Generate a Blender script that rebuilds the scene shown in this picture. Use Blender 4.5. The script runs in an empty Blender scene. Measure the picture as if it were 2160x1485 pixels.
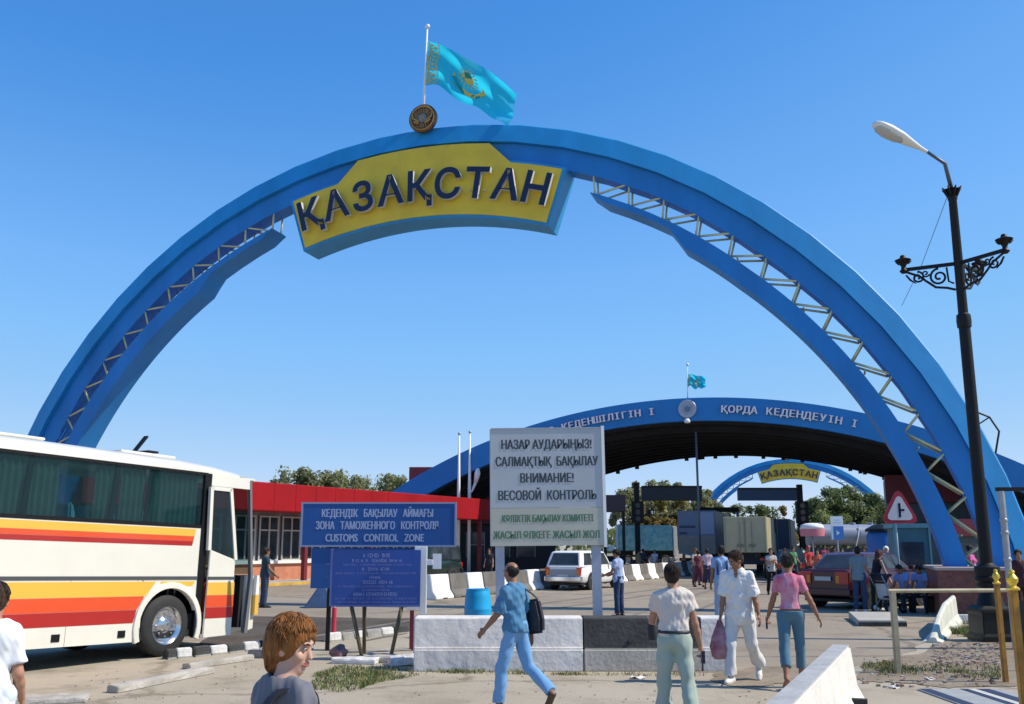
import bpy, math, random
import numpy as np
from mathutils import Vector, Matrix, Euler

SC = bpy.context.scene
COL = SC.collection
rnd = random.Random(7)
# ------------------------------------------------------------------ camera, sky, sun, exposure
EYE = 1.85
PITCH = math.atan((1150 - 742.5) / 2050.0)
cam_data = bpy.data.cameras.new('camera')
cam_data.sensor_width = 36.0
cam_data.lens = 2050.0 / 2160.0 * 36.0
cam_data.clip_start = 0.1
cam_data.clip_end = 6000
cam = bpy.data.objects.new('camera', cam_data)
COL.objects.link(cam)
cam.location = (0, 0, EYE)
cam.rotation_euler = (math.pi / 2 + PITCH, 0, 0)
SC.camera = cam

SUN_EL = math.radians(47)
SUN_AZ = math.radians(97)            # clockwise from +Y: the sun stands to the right
world = bpy.data.worlds.new('World')
SC.world = world
world.use_nodes = True
wn = world.node_tree
bg = wn.nodes['Background']
sky = wn.nodes.new('ShaderNodeTexSky')
sky.sky_type = 'NISHITA'
sky.sun_disc = False
sky.sun_elevation = SUN_EL
sky.sun_rotation = SUN_AZ
sky.altitude = 600
sky.air_density = 1.0
sky.dust_density = 0.0
sky.ozone_density = 10
def lin(c): return ((c / 255 + 0.055) / 1.055) ** 2.4
sc1 = wn.nodes.new('ShaderNodeVectorMath'); sc1.operation = 'SCALE'; sc1.inputs['Scale'].default_value = 0.1
cur = wn.nodes.new('ShaderNodeRGBCurve')
sc2 = wn.nodes.new('ShaderNodeVectorMath'); sc2.operation = 'SCALE'; sc2.inputs['Scale'].default_value = 10
for ch, pts in ((0, ((0, 0), (93, 76), (105, 104), (116, 121), (131, 135), (172, 174), (215, 204), (255, 216))),
                (1, ((0, 0), (135, 146), (152, 168), (166, 182), (184, 194), (211, 204), (227, 212), (255, 225))),
                (2, ((0, 0), (198, 226), (223, 242), (233, 249), (249, 252), (255, 250)))):
    c_ = cur.mapping.curves[ch]
    for i, (a_, b_) in enumerate(pts):
        x_, y_ = 0.56 * lin(a_), 0.56 * lin(b_)
        if i == 0: c_.points[0].location = (0, 0)
        else: c_.points.new(x_, y_)
    e_ = c_.points[len(c_.points) - 1]; e_.location = (1.0, 0.56 * lin(pts[-1][1]) + 0.01)
    for p_ in c_.points: p_.handle_type = 'VECTOR'
cur.mapping.update()
wn.links.new(sky.outputs[0], sc1.inputs[0]); wn.links.new(sc1.outputs[0], cur.inputs['Color'])
wn.links.new(cur.outputs[0], sc2.inputs[0]); wn.links.new(sc2.outputs[0], bg.inputs[0])
bg.inputs[1].default_value = 0.15
sun_data = bpy.data.lights.new('sun', 'SUN')
sun_data.energy = 4.2
sun_data.angle = math.radians(0.53)
sun_data.color = (1.0, 0.915, 0.76)
sun = bpy.data.objects.new('sun', sun_data)
COL.objects.link(sun)
sv = Vector((math.sin(SUN_AZ) * math.cos(SUN_EL), math.cos(SUN_AZ) * math.cos(SUN_EL), math.sin(SUN_EL)))
sun.rotation_euler = sv.to_track_quat('Z', 'Y').to_euler()
sun.location = (30, 0, 40)
SC.view_settings.view_transform = 'Standard'
SC.view_settings.look = 'None'
SC.view_settings.exposure = 0.25
SC.view_settings.gamma = 1
SC.render.engine = 'CYCLES'
SC.cycles.max_bounces = 6
SC.cycles.transparent_max_bounces = 12

# ------------------------------------------------------------------ picture point -> place on the ground
CP, SP = math.cos(PITCH), math.sin(PITCH)
def ray(px, py):
    u = (px - 1080) / 2050.0
    v = (742.5 - py) / 2050.0
    return np.array([u, CP - v * SP, SP + v * CP])
def G(px, py, z=0.0):
    r = ray(px, py)
    t = (z - EYE) / r[2]
    return (r[0] * t, r[1] * t)
def AY(px, py, Y):
    r = ray(px, py)
    t = Y / r[1]
    return Vector((r[0] * t, Y, EYE + r[2] * t))

# ------------------------------------------------------------------ materials
MATS = {}
def mat(name, col, rough=0.6, metal=0.0, var=0.0, scale=4.0, bump=0.0, bscale=None, spec=0.5, coat=0.0,
        col2=None, sheen=0.0, stretch=None, detail=6.0):
    if name in MATS:
        return MATS[name]
    m = bpy.data.materials.new(name)
    m.use_nodes = True
    nt = m.node_tree
    p = nt.nodes['Principled BSDF']
    p.inputs['Roughness'].default_value = rough
    p.inputs['Metallic'].default_value = metal
    p.inputs['Specular IOR Level'].default_value = spec
    p.inputs['Coat Weight'].default_value = coat
    p.inputs['Coat Roughness'].default_value = 0.08
    p.inputs['Sheen Weight'].default_value = sheen
    p.inputs['Base Color'].default_value = (*col, 1)
    if var or bump or col2:
        tc = nt.nodes.new('ShaderNodeTexCoord')
        mp = nt.nodes.new('ShaderNodeMapping')
        nt.links.new(tc.outputs['Object'], mp.inputs[0])
        if stretch:
            mp.inputs['Scale'].default_value = stretch
        if var or col2:
            n = nt.nodes.new('ShaderNodeTexNoise')
            n.inputs['Scale'].default_value = scale
            n.inputs['Detail'].default_value = detail
            n.inputs['Roughness'].default_value = 0.65
            nt.links.new(mp.outputs[0], n.inputs['Vector'])
            r = nt.nodes.new('ShaderNodeValToRGB')
            c2 = col2 or tuple(min(1, c * (1 + var)) for c in col)
            c1 = col if col2 else tuple(c * (1 - var) for c in col)
            r.color_ramp.elements[0].position = 0.34
            r.color_ramp.elements[1].position = 0.66
            r.color_ramp.elements[0].color = (*c1, 1)
            r.color_ramp.elements[1].color = (*c2, 1)
            nt.links.new(n.outputs['Fac'], r.inputs[0])
            nt.links.new(r.outputs[0], p.inputs['Base Color'])
        if bump:
            n2 = nt.nodes.new('ShaderNodeTexNoise')
            n2.inputs['Scale'].default_value = bscale or scale * 4
            n2.inputs['Detail'].default_value = 5
            nt.links.new(mp.outputs[0], n2.inputs['Vector'])
            b = nt.nodes.new('ShaderNodeBump')
            b.inputs['Strength'].default_value = bump
            b.inputs['Distance'].default_value = 0.02
            nt.links.new(n2.outputs['Fac'], b.inputs['Height'])
            nt.links.new(b.outputs[0], p.inputs['Normal'])
    MATS[name] = m
    return m

def glass(name, col, alpha, rough=0.04):
    """tinted pane: part of the light passes straight through, the rest is reflected"""
    if name in MATS:
        return MATS[name]
    m = bpy.data.materials.new(name)
    m.use_nodes = True
    nt = m.node_tree
    p = nt.nodes['Principled BSDF']
    p.inputs['Base Color'].default_value = (*col, 1)
    p.inputs['Roughness'].default_value = rough
    p.inputs['Specular IOR Level'].default_value = 0.6
    tr = nt.nodes.new('ShaderNodeBsdfTransparent')
    tr.inputs[0].default_value = (0.72, 0.9, 0.92, 1)
    mx = nt.nodes.new('ShaderNodeMixShader')
    mx.inputs[0].default_value = alpha
    nt.links.new(tr.outputs[0], mx.inputs[1])
    nt.links.new(p.outputs[0], mx.inputs[2])
    nt.links.new(mx.outputs[0], nt.nodes['Material Output'].inputs[0])
    MATS[name] = m
    return m

# ------------------------------------------------------------------ mesh helpers
class MB:
    """collects shapes into ONE mesh object"""
    def __init__(self):
        self.v = []; self.f = []; self.m = []; self.cur = 0
    def mi(self, i):
        self.cur = i; return self
    def add(self, vs, fs):
        o = len(self.v)
        self.v.extend([tuple(p) for p in vs])
        for f in fs:
            self.f.append([o + i for i in f]); self.m.append(self.cur)
        return self
    def box(self, x0, x1, y0, y1, z0, z1, M=None):
        vs = [Vector((x, y, z)) for x in (x0, x1) for y in (y0, y1) for z in (z0, z1)]
        if M is not None:
            vs = [M @ p for p in vs]
        return self.add(vs, [(0, 1, 3, 2), (4, 6, 7, 5), (0, 4, 5, 1), (2, 3, 7, 6), (0, 2, 6, 4), (1, 5, 7, 3)])
    def tube(self, pts, r, n=10, cap=True, closed=False):
        pts = [Vector(p) for p in pts]
        L = len(pts)
        rs = r if isinstance(r, (list, tuple)) else [r] * L
        ref = None
        rings = []
        for i, p in enumerate(pts):
            if closed:
                d = (pts[(i + 1) % L] - pts[i - 1])
            else:
                d = (pts[min(i + 1, L - 1)] - pts[max(i - 1, 0)])
            d.normalize()
            if ref is None:
                ref = d.orthogonal().normalized()
            ref = (ref - d * ref.dot(d))
            if ref.length < 1e-6:
                ref = d.orthogonal()
            ref.normalize()
            b = d.cross(ref)
            rings.append([p + (ref * math.cos(2 * math.pi * k / n) + b * math.sin(2 * math.pi * k / n)) * rs[i] for k in range(n)])
        return self.loft(rings, cap and not closed, wrap=closed)
    def loft(self, rings, cap=True, wrap=False):
        n = len(rings[0]); o = len(self.v)
        for rg in rings:
            self.v.extend([tuple(p) for p in rg])
        L = len(rings)
        for i in range(L if wrap else L - 1):
            a = o + i * n; b = o + ((i + 1) % L) * n
            for k in range(n):
                self.f.append([a + k, a + (k + 1) % n, b + (k + 1) % n, b + k]); self.m.append(self.cur)
        if cap:
            self.f.append([o + k for k in range(n)][::-1]); self.m.append(self.cur)
            self.f.append([o + (L - 1) * n + k for k in range(n)]); self.m.append(self.cur)
        return self
    def lathe(self, prof, c=(0, 0, 0), n=24, M=None, wrap=False):
        rings = []
        for r, z in prof:
            rg = []
            for k in range(n):
                a = 2 * math.pi * (k + 0.5) / n
                p = Vector((r * math.cos(a), r * math.sin(a), z))
                if M is not None:
                    p = M @ p
                rg.append(p + Vector(c))
            rings.append(rg)
        return self.loft(rings, not wrap, wrap)
    def prism(self, poly, fn, d0, d1):
        """poly (a, b) pairs; fn(a, b, d) -> point; solid between depths d0 and d1"""
        n = len(poly)
        return self.loft([[fn(a, b, d0) for a, b in poly], [fn(a, b, d1) for a, b in poly]])
    def grid(self, fn, nu, nv):
        vs = [fn(i / nu, j / nv) for i in range(nu + 1) for j in range(nv + 1)]
        fs = [(i * (nv + 1) + j, (i + 1) * (nv + 1) + j, (i + 1) * (nv + 1) + j + 1, i * (nv + 1) + j + 1)
              for i in range(nu) for j in range(nv)]
        return self.add(vs, fs)
    def text(self, s, size, fn, depth=0.0, bold=0.0, align='CENTER', sx=1.0, mi_side=None, space=1.0):
        """flat or raised lettering; fn(x, y, d) -> point"""
        vs, fs, ns = text_shape(s, size, depth, bold, align, space)
        o = len(self.v)
        self.v.extend([tuple(fn(x * sx, y, z)) for x, y, z in vs])
        for f, nz in zip(fs, ns):
            self.f.append([o + i for i in f])
            self.m.append(self.cur if (mi_side is None or nz > 0.5) else mi_side)
        return self
    def build(self, name, mats, parent=None, smooth=False, angle=None, fix=True, bevel=0.0):
        me = bpy.data.meshes.new(name)
        me.from_pydata(self.v, [], self.f)
        if not isinstance(mats, (list, tuple)):
            mats = [mats]
        for m in mats:
            me.materials.append(m)
        if len(mats) > 1:
            me.polygons.foreach_set('material_index', self.m)
        me.update()
        if fix or bevel:
            import bmesh
            bm = bmesh.new(); bm.from_mesh(me)
            if fix:
                bmesh.ops.recalc_face_normals(bm, faces=bm.faces)
            if bevel:
                es = [e for e in bm.edges if len(e.link_faces) == 2 and e.calc_face_angle(0) > 0.6]
                bmesh.ops.bevel(bm, geom=es, offset=bevel, segments=2, affect='EDGES', clamp_overlap=True)
            bm.to_mesh(me); bm.free()
        if smooth:
            me.polygons.foreach_set('use_smooth', [True] * len(me.polygons))
            if angle:
                try:
                    me.set_sharp_from_angle(angle=math.radians(angle))
                except Exception:
                    pass
        me.update()
        o = bpy.data.objects.new(name, me)
        COL.objects.link(o)
        if parent is not None:
            o.parent = parent
        return o

_TXT = {}
def text_shape(s, size, depth, bold, align, space):
    key = (s, size, depth, bold, align, space)
    if key in _TXT:
        return _TXT[key]
    c = bpy.data.curves.new('lettering', 'FONT')
    c.body = s; c.size = size; c.align_x = align; c.extrude = depth / 2; c.offset = bold
    c.space_character = space; c.resolution_u = 3
    o = bpy.data.objects.new('lettering', c)
    COL.objects.link(o)
    dg = bpy.context.evaluated_depsgraph_get()
    ev = o.evaluated_get(dg)
    me = ev.to_mesh()
    vs = [tuple(v.co) for v in me.vertices]
    fs = [list(p.vertices) for p in me.polygons]
    ns = [p.normal.z for p in me.polygons]
    ev.to_mesh_clear()
    bpy.data.objects.remove(o); bpy.data.curves.remove(c)
    _TXT[key] = (vs, fs, ns)
    return _TXT[key]

def tag(o, label=None, cat=None, group=None, kind=None):
    if label: o['label'] = label
    if cat: o['category'] = cat
    if group: o['group'] = group
    if kind: o['kind'] = kind
    return o
def thing(name, label, cat, loc=(0, 0, 0), rotz=0.0, group=None):
    o = bpy.data.objects.new(name, None)
    COL.objects.link(o)
    o.empty_display_size = 0.3
    o.location = loc; o.rotation_euler = (0, 0, rotz)
    return tag(o, label, cat, group)
def dup(root, loc, rotz, label, group=None):
    r = root.copy(); COL.objects.link(r); r.location = loc; r.rotation_euler = (0, 0, rotz)
    r['label'] = label
    if group: r['group'] = group
    for ch in list(root.children):
        c = ch.copy(); COL.objects.link(c); c.parent = r
        for g in list(ch.children):
            d = g.copy(); COL.objects.link(d); d.parent = c
    return r
def shade_bevel(o, w=0.01, seg=2):
    b = o.modifiers.new('edge', 'BEVEL'); b.width = w; b.segments = seg; b.limit_method = 'ANGLE'; b.angle_limit = math.radians(40)
    return o
def R(d): return math.radians(d)
# ------------------------------------------------------------------ palette
BLUE = mat('arch_blue', (0.014, 0.265, 0.58), 0.55, var=0.13, scale=0.7, stretch=(1, 1, 0.3), bump=0.06, bscale=1.2, detail=9)
BLUE_SHADE = mat('arch_blue_shaded', (0.009, 0.195, 0.54), 0.55, var=0.13, scale=0.7, stretch=(1, 1, 0.3), bump=0.06, bscale=1.2, detail=9)  # same paint as the rim, the recessed beam's shade put into the colour
SIGN_Y = mat('sign_yellow', (0.76, 0.53, 0.035), 0.55, var=0.10, scale=0.9, col2=None)
NAVY = mat('letter_navy', (0.003, 0.012, 0.055), 0.5)
WHITE = mat('white_paint', (0.80, 0.79, 0.76), 0.5, var=0.04, scale=3)
CREAM = mat('cream_pipe', (0.66, 0.60, 0.30), 0.5, var=0.15, scale=2)
RED = mat('fascia_red', (0.33, 0.007, 0.012), 0.6, var=0.12, scale=0.6, stretch=(1, 1, .4), spec=.2)
DKRED = mat('dark_red', (0.17, 0.018, 0.03), 0.5, var=0.12, scale=0.8)
STEEL = mat('grey_steel', (0.36, 0.39, 0.43), 0.4, 0.3, var=0.08, scale=3)
BLACK = mat('black_metal', (0.006, 0.006, 0.007), 0.5, var=0.3, scale=6, bump=0.15, bscale=30, spec=.3)
RUBBER = mat('rubber', (0.022, 0.022, 0.022), 0.75, var=0.2, scale=8)
CHROME = mat('chrome', (0.62, 0.63, 0.66), 0.18, 0.9)
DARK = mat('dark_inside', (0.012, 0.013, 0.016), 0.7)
CONC = mat('concrete', (0.42, 0.40, 0.37), 0.85, var=0.22, scale=2.2, bump=0.5, bscale=22)
CONC_W = mat('whitewash', (0.66, 0.64, 0.63), 0.8, var=0.13, scale=2.6, bump=0.6, bscale=16)
CONC_K = mat('black_wash', (0.055, 0.052, 0.050), 0.8, var=0.35, scale=3.0, bump=0.6, bscale=16)
BRICK = mat('orange_plaster', (0.52, 0.20, 0.11), 0.8, var=0.15, scale=3, bump=0.3)
GRANITE = mat('red_granite', (0.17, 0.055, 0.045), 0.45, var=0.35, scale=14, bump=0.05)
ORANGE = mat('lamp_amber', (0.8, 0.25, 0.02), 0.3)
YEL = mat('post_yellow', (0.62, 0.36, 0.03), 0.4, var=0.2, scale=3)
GOLD = mat('gold_paint', (0.75, 0.52, 0.06), 0.3, 0.35)

# ------------------------------------------------------------------ ground
def ground_mat(name, c1, c2, c3, big, rough=0.9, crack=0.0):
    m = bpy.data.materials.new(name); m.use_nodes = True
    nt = m.node_tree; p = nt.nodes['Principled BSDF']; p.inputs['Roughness'].default_value = rough
    p.inputs['Specular IOR Level'].default_value = 0.25
    tc = nt.nodes.new('ShaderNodeTexCoord')
    def noise(s, d=8, ro=0.6):
        n = nt.nodes.new('ShaderNodeTexNoise'); n.inputs['Scale'].default_value = s; n.inputs['Detail'].default_value = d
        n.inputs['Roughness'].default_value = ro; nt.links.new(tc.outputs['Object'], n.inputs['Vector']); return n
    def ramp(src, a, b, ca, cb):
        r = nt.nodes.new('ShaderNodeValToRGB'); r.color_ramp.elements[0].position = a; r.color_ramp.elements[1].position = b
        r.color_ramp.elements[0].color = (*ca, 1); r.color_ramp.elements[1].color = (*cb, 1); nt.links.new(src, r.inputs[0]); return r
    r1 = ramp(noise(big).outputs['Fac'], 0.38, 0.62, c1, c2)
    r2 = ramp(noise(big * 4.3, 10, 0.7).outputs['Fac'], 0.52, 0.68, (0, 0, 0), (1, 1, 1))
    mx = nt.nodes.new('ShaderNodeMixRGB'); nt.links.new(r2.outputs[0], mx.inputs[0]); nt.links.new(r1.outputs[0], mx.inputs[1])
    mx.inputs[2].default_value = (*c3, 1)
    r3 = ramp(noise(60, 3).outputs['Fac'], 0.3, 0.7, (0.80, 0.80, 0.80), (1.12, 1.12, 1.12))
    mul = nt.nodes.new('ShaderNodeMixRGB'); mul.blend_type = 'MULTIPLY'; mul.inputs[0].default_value = 1
    nt.links.new(mx.outputs[0], mul.inputs[1]); nt.links.new(r3.outputs[0], mul.inputs[2])
    out = mul.outputs[0]
    rs = ramp(noise(0.55, 3, 0.5).outputs['Fac'], 0.60, 0.72, (1, 1, 1), (0.80, 0.78, 0.75))
    ms = nt.nodes.new('ShaderNodeMixRGB'); ms.blend_type = 'MULTIPLY'; ms.inputs[0].default_value = 1
    nt.links.new(out, ms.inputs[1]); nt.links.new(rs.outputs[0], ms.inputs[2]); out = ms.outputs[0]
    rp = ramp(noise(3.1, 2, 0.4).outputs['Fac'], 0.70, 0.76, (1, 1, 1), (0.70, 0.68, 0.66))
    mp_ = nt.nodes.new('ShaderNodeMixRGB'); mp_.blend_type = 'MULTIPLY'; mp_.inputs[0].default_value = 1
    nt.links.new(out, mp_.inputs[1]); nt.links.new(rp.outputs[0], mp_.inputs[2]); out = mp_.outputs[0]
    if crack:
        vo = nt.nodes.new('ShaderNodeTexVoronoi'); vo.feature = 'DISTANCE_TO_EDGE'; vo.inputs['Scale'].default_value = crack
        ad = nt.nodes.new('ShaderNodeMixRGB'); ad.blend_type = 'ADD'; ad.inputs[0].default_value = 0.6
        nn = noise(2.0, 4); nt.links.new(tc.outputs['Object'], ad.inputs[1]); nt.links.new(nn.outputs['Color'], ad.inputs[2])
        nt.links.new(ad.outputs[0], vo.inputs['Vector'])
        rc = ramp(vo.outputs['Distance'], 0.002, 0.012, (0.66, 0.64, 0.62), (1, 1, 1))
        m3 = nt.nodes.new('ShaderNodeMixRGB'); m3.blend_type = 'MULTIPLY'; m3.inputs[0].default_value = 1
        nt.links.new(out, m3.inputs[1]); nt.links.new(rc.outputs[0], m3.inputs[2]); out = m3.outputs[0]
    nt.links.new(out, p.inputs['Base Color'])
    b = nt.nodes.new('ShaderNodeBump'); b.inputs['Strength'].default_value = 0.5; b.inputs['Distance'].default_value = 0.02
    nb = noise(14, 8, 0.7); nt.links.new(nb.outputs['Fac'], b.inputs['Height']); nt.links.new(b.outputs[0], p.inputs['Normal'])
    return m
DUST = ground_mat('dust', (0.395, 0.335, 0.25), (0.45, 0.39, 0.30), (0.31, 0.26, 0.19), 0.22, crack=0.12)
ASPH = ground_mat('asphalt_pale', (0.30, 0.245, 0.18), (0.35, 0.295, 0.225), (0.235, 0.185, 0.135), 0.16, crack=0.10)
SOIL = ground_mat('dark_soil', (0.085, 0.066, 0.048), (0.13, 0.105, 0.08), (0.06, 0.047, 0.036), 0.6)
EARTH = ground_mat('earth', (0.24, 0.185, 0.13), (0.31, 0.25, 0.18), (0.17, 0.13, 0.09), 0.9)

g = MB()
xs = [-900, -200, -60, -20, 0, 20, 60, 200, 900]; ys = [-60, 0, 10, 20, 40, 80, 160, 400, 1800]
g.add([(x, y, 0) for x in xs for y in ys], [(i * 9 + j, (i + 1) * 9 + j, (i + 1) * 9 + j + 1, i * 9 + j + 1) for i in range(8) for j in range(8)])
tag(g.build('ground', DUST), kind='structure')

def sheet(name, poly, z, m, jag=0.12, sub=8):
    """flat sheet with a slightly uneven edge"""
    rr = random.Random(len(name) * 31 + len(poly))
    pts = []
    for i, a in enumerate(poly):
        b = poly[(i + 1) % len(poly)]
        for k in range(sub):
            t = k / sub
            pts.append((a[0] + (b[0] - a[0]) * t + rr.uniform(-jag, jag), a[1] + (b[1] - a[1]) * t + rr.uniform(-jag, jag), z))
    me = MB(); me.add(pts, [list(range(len(pts)))])
    return tag(me.build(name, m, fix=False), kind='structure')
road_poly = [(-60, 24), G(430, 1352), G(560, 1345), G(700, 1345), G(870, 1322), G(900, 1400), G(1500, 1420), G(1640, 1425), G(1890, 1395),
             G(1960, 1352), G(2120, 1330), (60, 22), (90, 320), (-20, 320), (-60, 60)]
sheet('road', road_poly, 0.004, ASPH, 0.10, 6)
sheet('soil_strip', [G(400, 1374), G(470, 1364), G(585, 1366), G(700, 1350), G(885, 1334), G(885, 1305), G(700, 1303), G(530, 1300), G(470, 1318)], 0.008, SOIL, 0.10, 6)
sheet('earth_patch', [G(1818, 1440), G(1890, 1440), G(2000, 1452), G(2160, 1448), G(2160, 1352), G(2050, 1352), G(1980, 1352), G(1935, 1380), G(1820, 1405)], 0.008, EARTH, 0.07, 6)
sheet('dirt_patch', [G(1500, 1436), G(1560, 1452), G(1690, 1440), G(1760, 1420), G(1700, 1402), G(1610, 1408), G(1520, 1416)], 0.008, EARTH, 0.07, 6)  # brown sheet, the shadow around the walkers painted as ground tone

TYRE = mat('tyre_marks', (0.15, 0.128, 0.105), 0.9, col2=(0.24, 0.205, 0.165), scale=1.3)
def track(pts, w, z):
    mb = MB(); rr = random.Random(len(pts) + int(w * 100))
    P = [Vector((x, y, z)) for x, y in pts]; rings = []
    for i in range(len(P) - 1):
        for k in range(8):
            a = P[i].lerp(P[i + 1], k / 8); d = (P[i + 1] - P[i]).normalized(); n = Vector((-d.y, d.x, 0)); ww = w * rr.uniform(.5, 1.1)
            rings.append((a + n * ww * .5, a - n * ww * .5))
    mb.add([p for r_ in rings for p in r_], [(2 * i, 2 * i + 1, 2 * i + 3, 2 * i + 2) for i in range(len(rings) - 1)])
    return mb
t_ = MB()
for dx in (0, 1.5):
    q = track([(1.0 + dx, 19.5), (4.2 + dx, 30), (9.8 + dx, 46), (16 + dx, 64)], .20, .0085); t_.add(q.v, q.f)
    q = track([(-4.4 + dx, 19.9), (-2.6 + dx, 25), (1.8 + dx, 34), (8 + dx, 46)], .24, .0095); t_.add(q.v, q.f)
tag(t_.build('tyre_marks', TYRE, fix=False), kind='structure')

# ------------------------------------------------------------------ the arches
ARC_R0 = -1.98
def arc_pt(r, a, y):
    return Vector((r * math.sin(a), y, ARC_R0 + r * math.cos(a)))
def sweep(mb, sec, a0, a1, n=60):
    """sec(a) -> list of (r, y)"""
    return mb.loft([[arc_pt(r, a, y) for r, y in sec(a)] for a in [a0 + (a1 - a0) * i / n for i in range(n + 1)]])
def grow(a, k):
    d = math.degrees(a)
    return k * max(0.0, min(1.0, (d - 42) / 34.0))
AEND = R(83.2)
def make_arch(label, group):
    root = thing('border_arch', label, 'arch', group=group)
    rim = MB(); sweep(rim, lambda a: [(17.80 + grow(a, .30), -0.02), (18.46 + grow(a, .14), 0.145), (18.50 + grow(a, .14), 0.19), (18.50 + grow(a, .14), 0.90), (17.80 + grow(a, .30), 0.98)], -AEND, AEND, 30)
    rim.build('outer_rim', BLUE, root)
    pl = MB(); sweep(pl, lambda a: [(17.10 + grow(a, .36), 0.16), (17.79 + grow(a, .30), 0.16), (17.79 + grow(a, .30), 0.84), (17.10 + grow(a, .36), 0.84)], -AEND, AEND, 30)
    pl.build('beam', BLUE_SHADE, root)
    for s in (-1, 1):
        rb = MB()
        def sec(a, s=s):
            d = abs(math.degrees(a))
            g_ = grow(abs(a), .34) if s > 0 else 0
            if d < 31.8: lo = 16.48 - (0.03 + 0.17 * min(1, max(0, (d - 21.5) / 2.0)))
            elif d < 34.6: lo = 16.28 - (d - 31.8) / 2.8 * 0.34
            else: lo = 15.94
            return [(lo + g_, 0.0), (16.48 + g_, 0.0), (16.48 + g_, 1.0), (lo + g_, 1.0)]
        angs = [21.5, 22.5, 23.5, 26, 29, 31.79, 33, 34.6] + [34.6 + (83.2 - 34.6) * i / 40 for i in range(1, 41)]
        rb.loft([[arc_pt(r, s * R(d), y) for r, y in sec(s * R(d))] for d in angs])
        rb.build('inner_rib', BLUE_SHADE, root, smooth=True, angle=30)
        la = MB()
        for y in (0.20, 0.80):
            k = 0
            a = 20.9
            while a < 80:
                gt = grow(R(a), .36) if s > 0 else 0
                gb = grow(R(a), .34) if s > 0 else 0
                t0 = arc_pt(17.12 + gt, s * R(a), y); b0 = arc_pt(16.47 + gb, s * R(a + 1.0), y)
                t1 = arc_pt(17.12 + gt, s * R(a + 4.0), y)
                la.tube([t0, b0], 0.036, 6); la.tube([b0, t1], 0.036, 6)
                a += 4.32
        for d in range(22, 80, 9):
            g2 = grow(R(d), .34) if s > 0 else 0
            la.tube([arc_pt(16.60 + g2, s * R(d), 0.20), arc_pt(16.60 + g2, s * R(d), 0.80)], 0.03, 6)
        la.build('lattice', CREAM, root, smooth=True)
    sb = MB()
    n = 24
    A = R(17.9)
    aa = [-A + 2 * A * i / n for i in range(n + 1)]
    sb.loft([[arc_pt(15.0, a, -0.10), arc_pt(17.09, a, -0.10), arc_pt(17.09, a, 1.0), arc_pt(15.0, a, 1.0)] for a in aa])
    box = sb.build('sign_box', BLUE, root, smooth=True, angle=30)
    yf = MB()
    outl = []
    for i in range(25): outl.append((15.09, -R(17.5) + 2 * R(17.5) * i / 24))
    for d in (17.5, 15.2, 13.2, 11.2): outl.append((17.0, R(d)))
    for d in (8.2, 5, 2.5, 0, -2.5, -5, -8.2): outl.append((17.66, R(d)))
    for d in (-11.2, -13.2, -15.2, -17.5): outl.append((17.0, R(d)))
    yf.prism(outl, lambda r, a, d: arc_pt(r, a, d), -0.14, 0.14)
    yf.build('sign_face', SIGN_Y, root)
    lt = MB()
    word = 'ҚАЗАҚСТАН'
    for i, ch in enumerate(word):
        a = R(-15.3 + 30.7 * i / 8)
        up = Vector((math.sin(a), 0, math.cos(a))); rt = Vector((math.cos(a), 0, -math.sin(a)))
        base = arc_pt(15.60, a, -0.36)
        lt.text(ch, 1.46, lambda x, y, d, base=base, up=up, rt=rt: base + rt * x + up * y + Vector((0, -d, 0)), 0.16, 0.035, sx=0.98, mi_side=1)
        for dx in (-0.25, 0.25):
            lt.mi(1).tube([base + rt * dx + up * .3, base + rt * dx + up * .3 + Vector((0, .3, 0))], 0.02, 6); lt.mi(0)
    lt.build('lettering', [NAVY, mat('letter_edge', (.55, .55, .54), .5)], root)
    # round coat of arms on the crown of the arch
    EM = [mat('emblem_brown', (0.16, 0.075, 0.035), 0.35, 0.5, var=0.5, scale=9, bump=0.6, bscale=18), mat('emblem_gold', (0.55, 0.30, 0.08), 0.35, 0.6),
          mat('emblem_blue', (0.10, 0.22, 0.30), 0.4, 0.2)]
    e = MB(); c = Vector((0, -0.10, 16.78))
    M = Matrix.Rotation(R(90), 4, 'X')
    e.lathe([(0, -.10), (.50, -.10), (.53, -.06), (.53, .06), (.48, .09), (.46, .07), (0, .07)], c, 40, M)
    e.mi(1).tube([c + Vector((.44 * math.cos(t), -.08, .44 * math.sin(t))) for t in np.linspace(0, 2 * math.pi, 40, endpoint=False)], .03, 6, closed=True)
    for k in range(22):
        t = 2 * math.pi * k / 22
        d = Vector((math.cos(t), 0, math.sin(t)))
        e.tube([c + d * .2 + Vector((0, -.08, 0)), c + d * .36 + Vector((0, -.07, 0))], .014, 5)
    e.mi(2).lathe([(0, 0), (.17, 0), (.17, .1), (.10, .13), (0, .13)], c, 20, M)
    e.mi(1)
    for t in (.6, 1.2, 1.95, 2.55):
        d = Vector((math.cos(t), 0, math.sin(t))) * .14
        e.tube([c - d + Vector((0, -.13, 0)), c + d + Vector((0, -.13, 0))], .014, 5)
    for s in (-1, 1):
        for k in range(4):
            e.mi(1 if k % 2 else 0).tube([c + Vector((s * .12, -.10, -.24 + .03 * k)), c + Vector((s * (.26 + .03 * k), -.11, -.20 + .07 * k)), c + Vector((s * (.34 + .015 * k), -.1, .0 + .09 * k))], [.04, .035, .01], 6)
    e.build('coat_of_arms', EM, root, smooth=True, angle=35)
    return root
arch = make_arch('large blue lattice arch with yellow name sign spanning the road beyond the bus', 'blue border arches')
arch.location = (-3.137, 32.503, 0); arch.rotation_euler = (0, 0, R(-18))
arch2 = dup(arch, (47.6, 168, 0), R(-18), 'small distant blue arch with yellow sign seen under the canopy')

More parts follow.
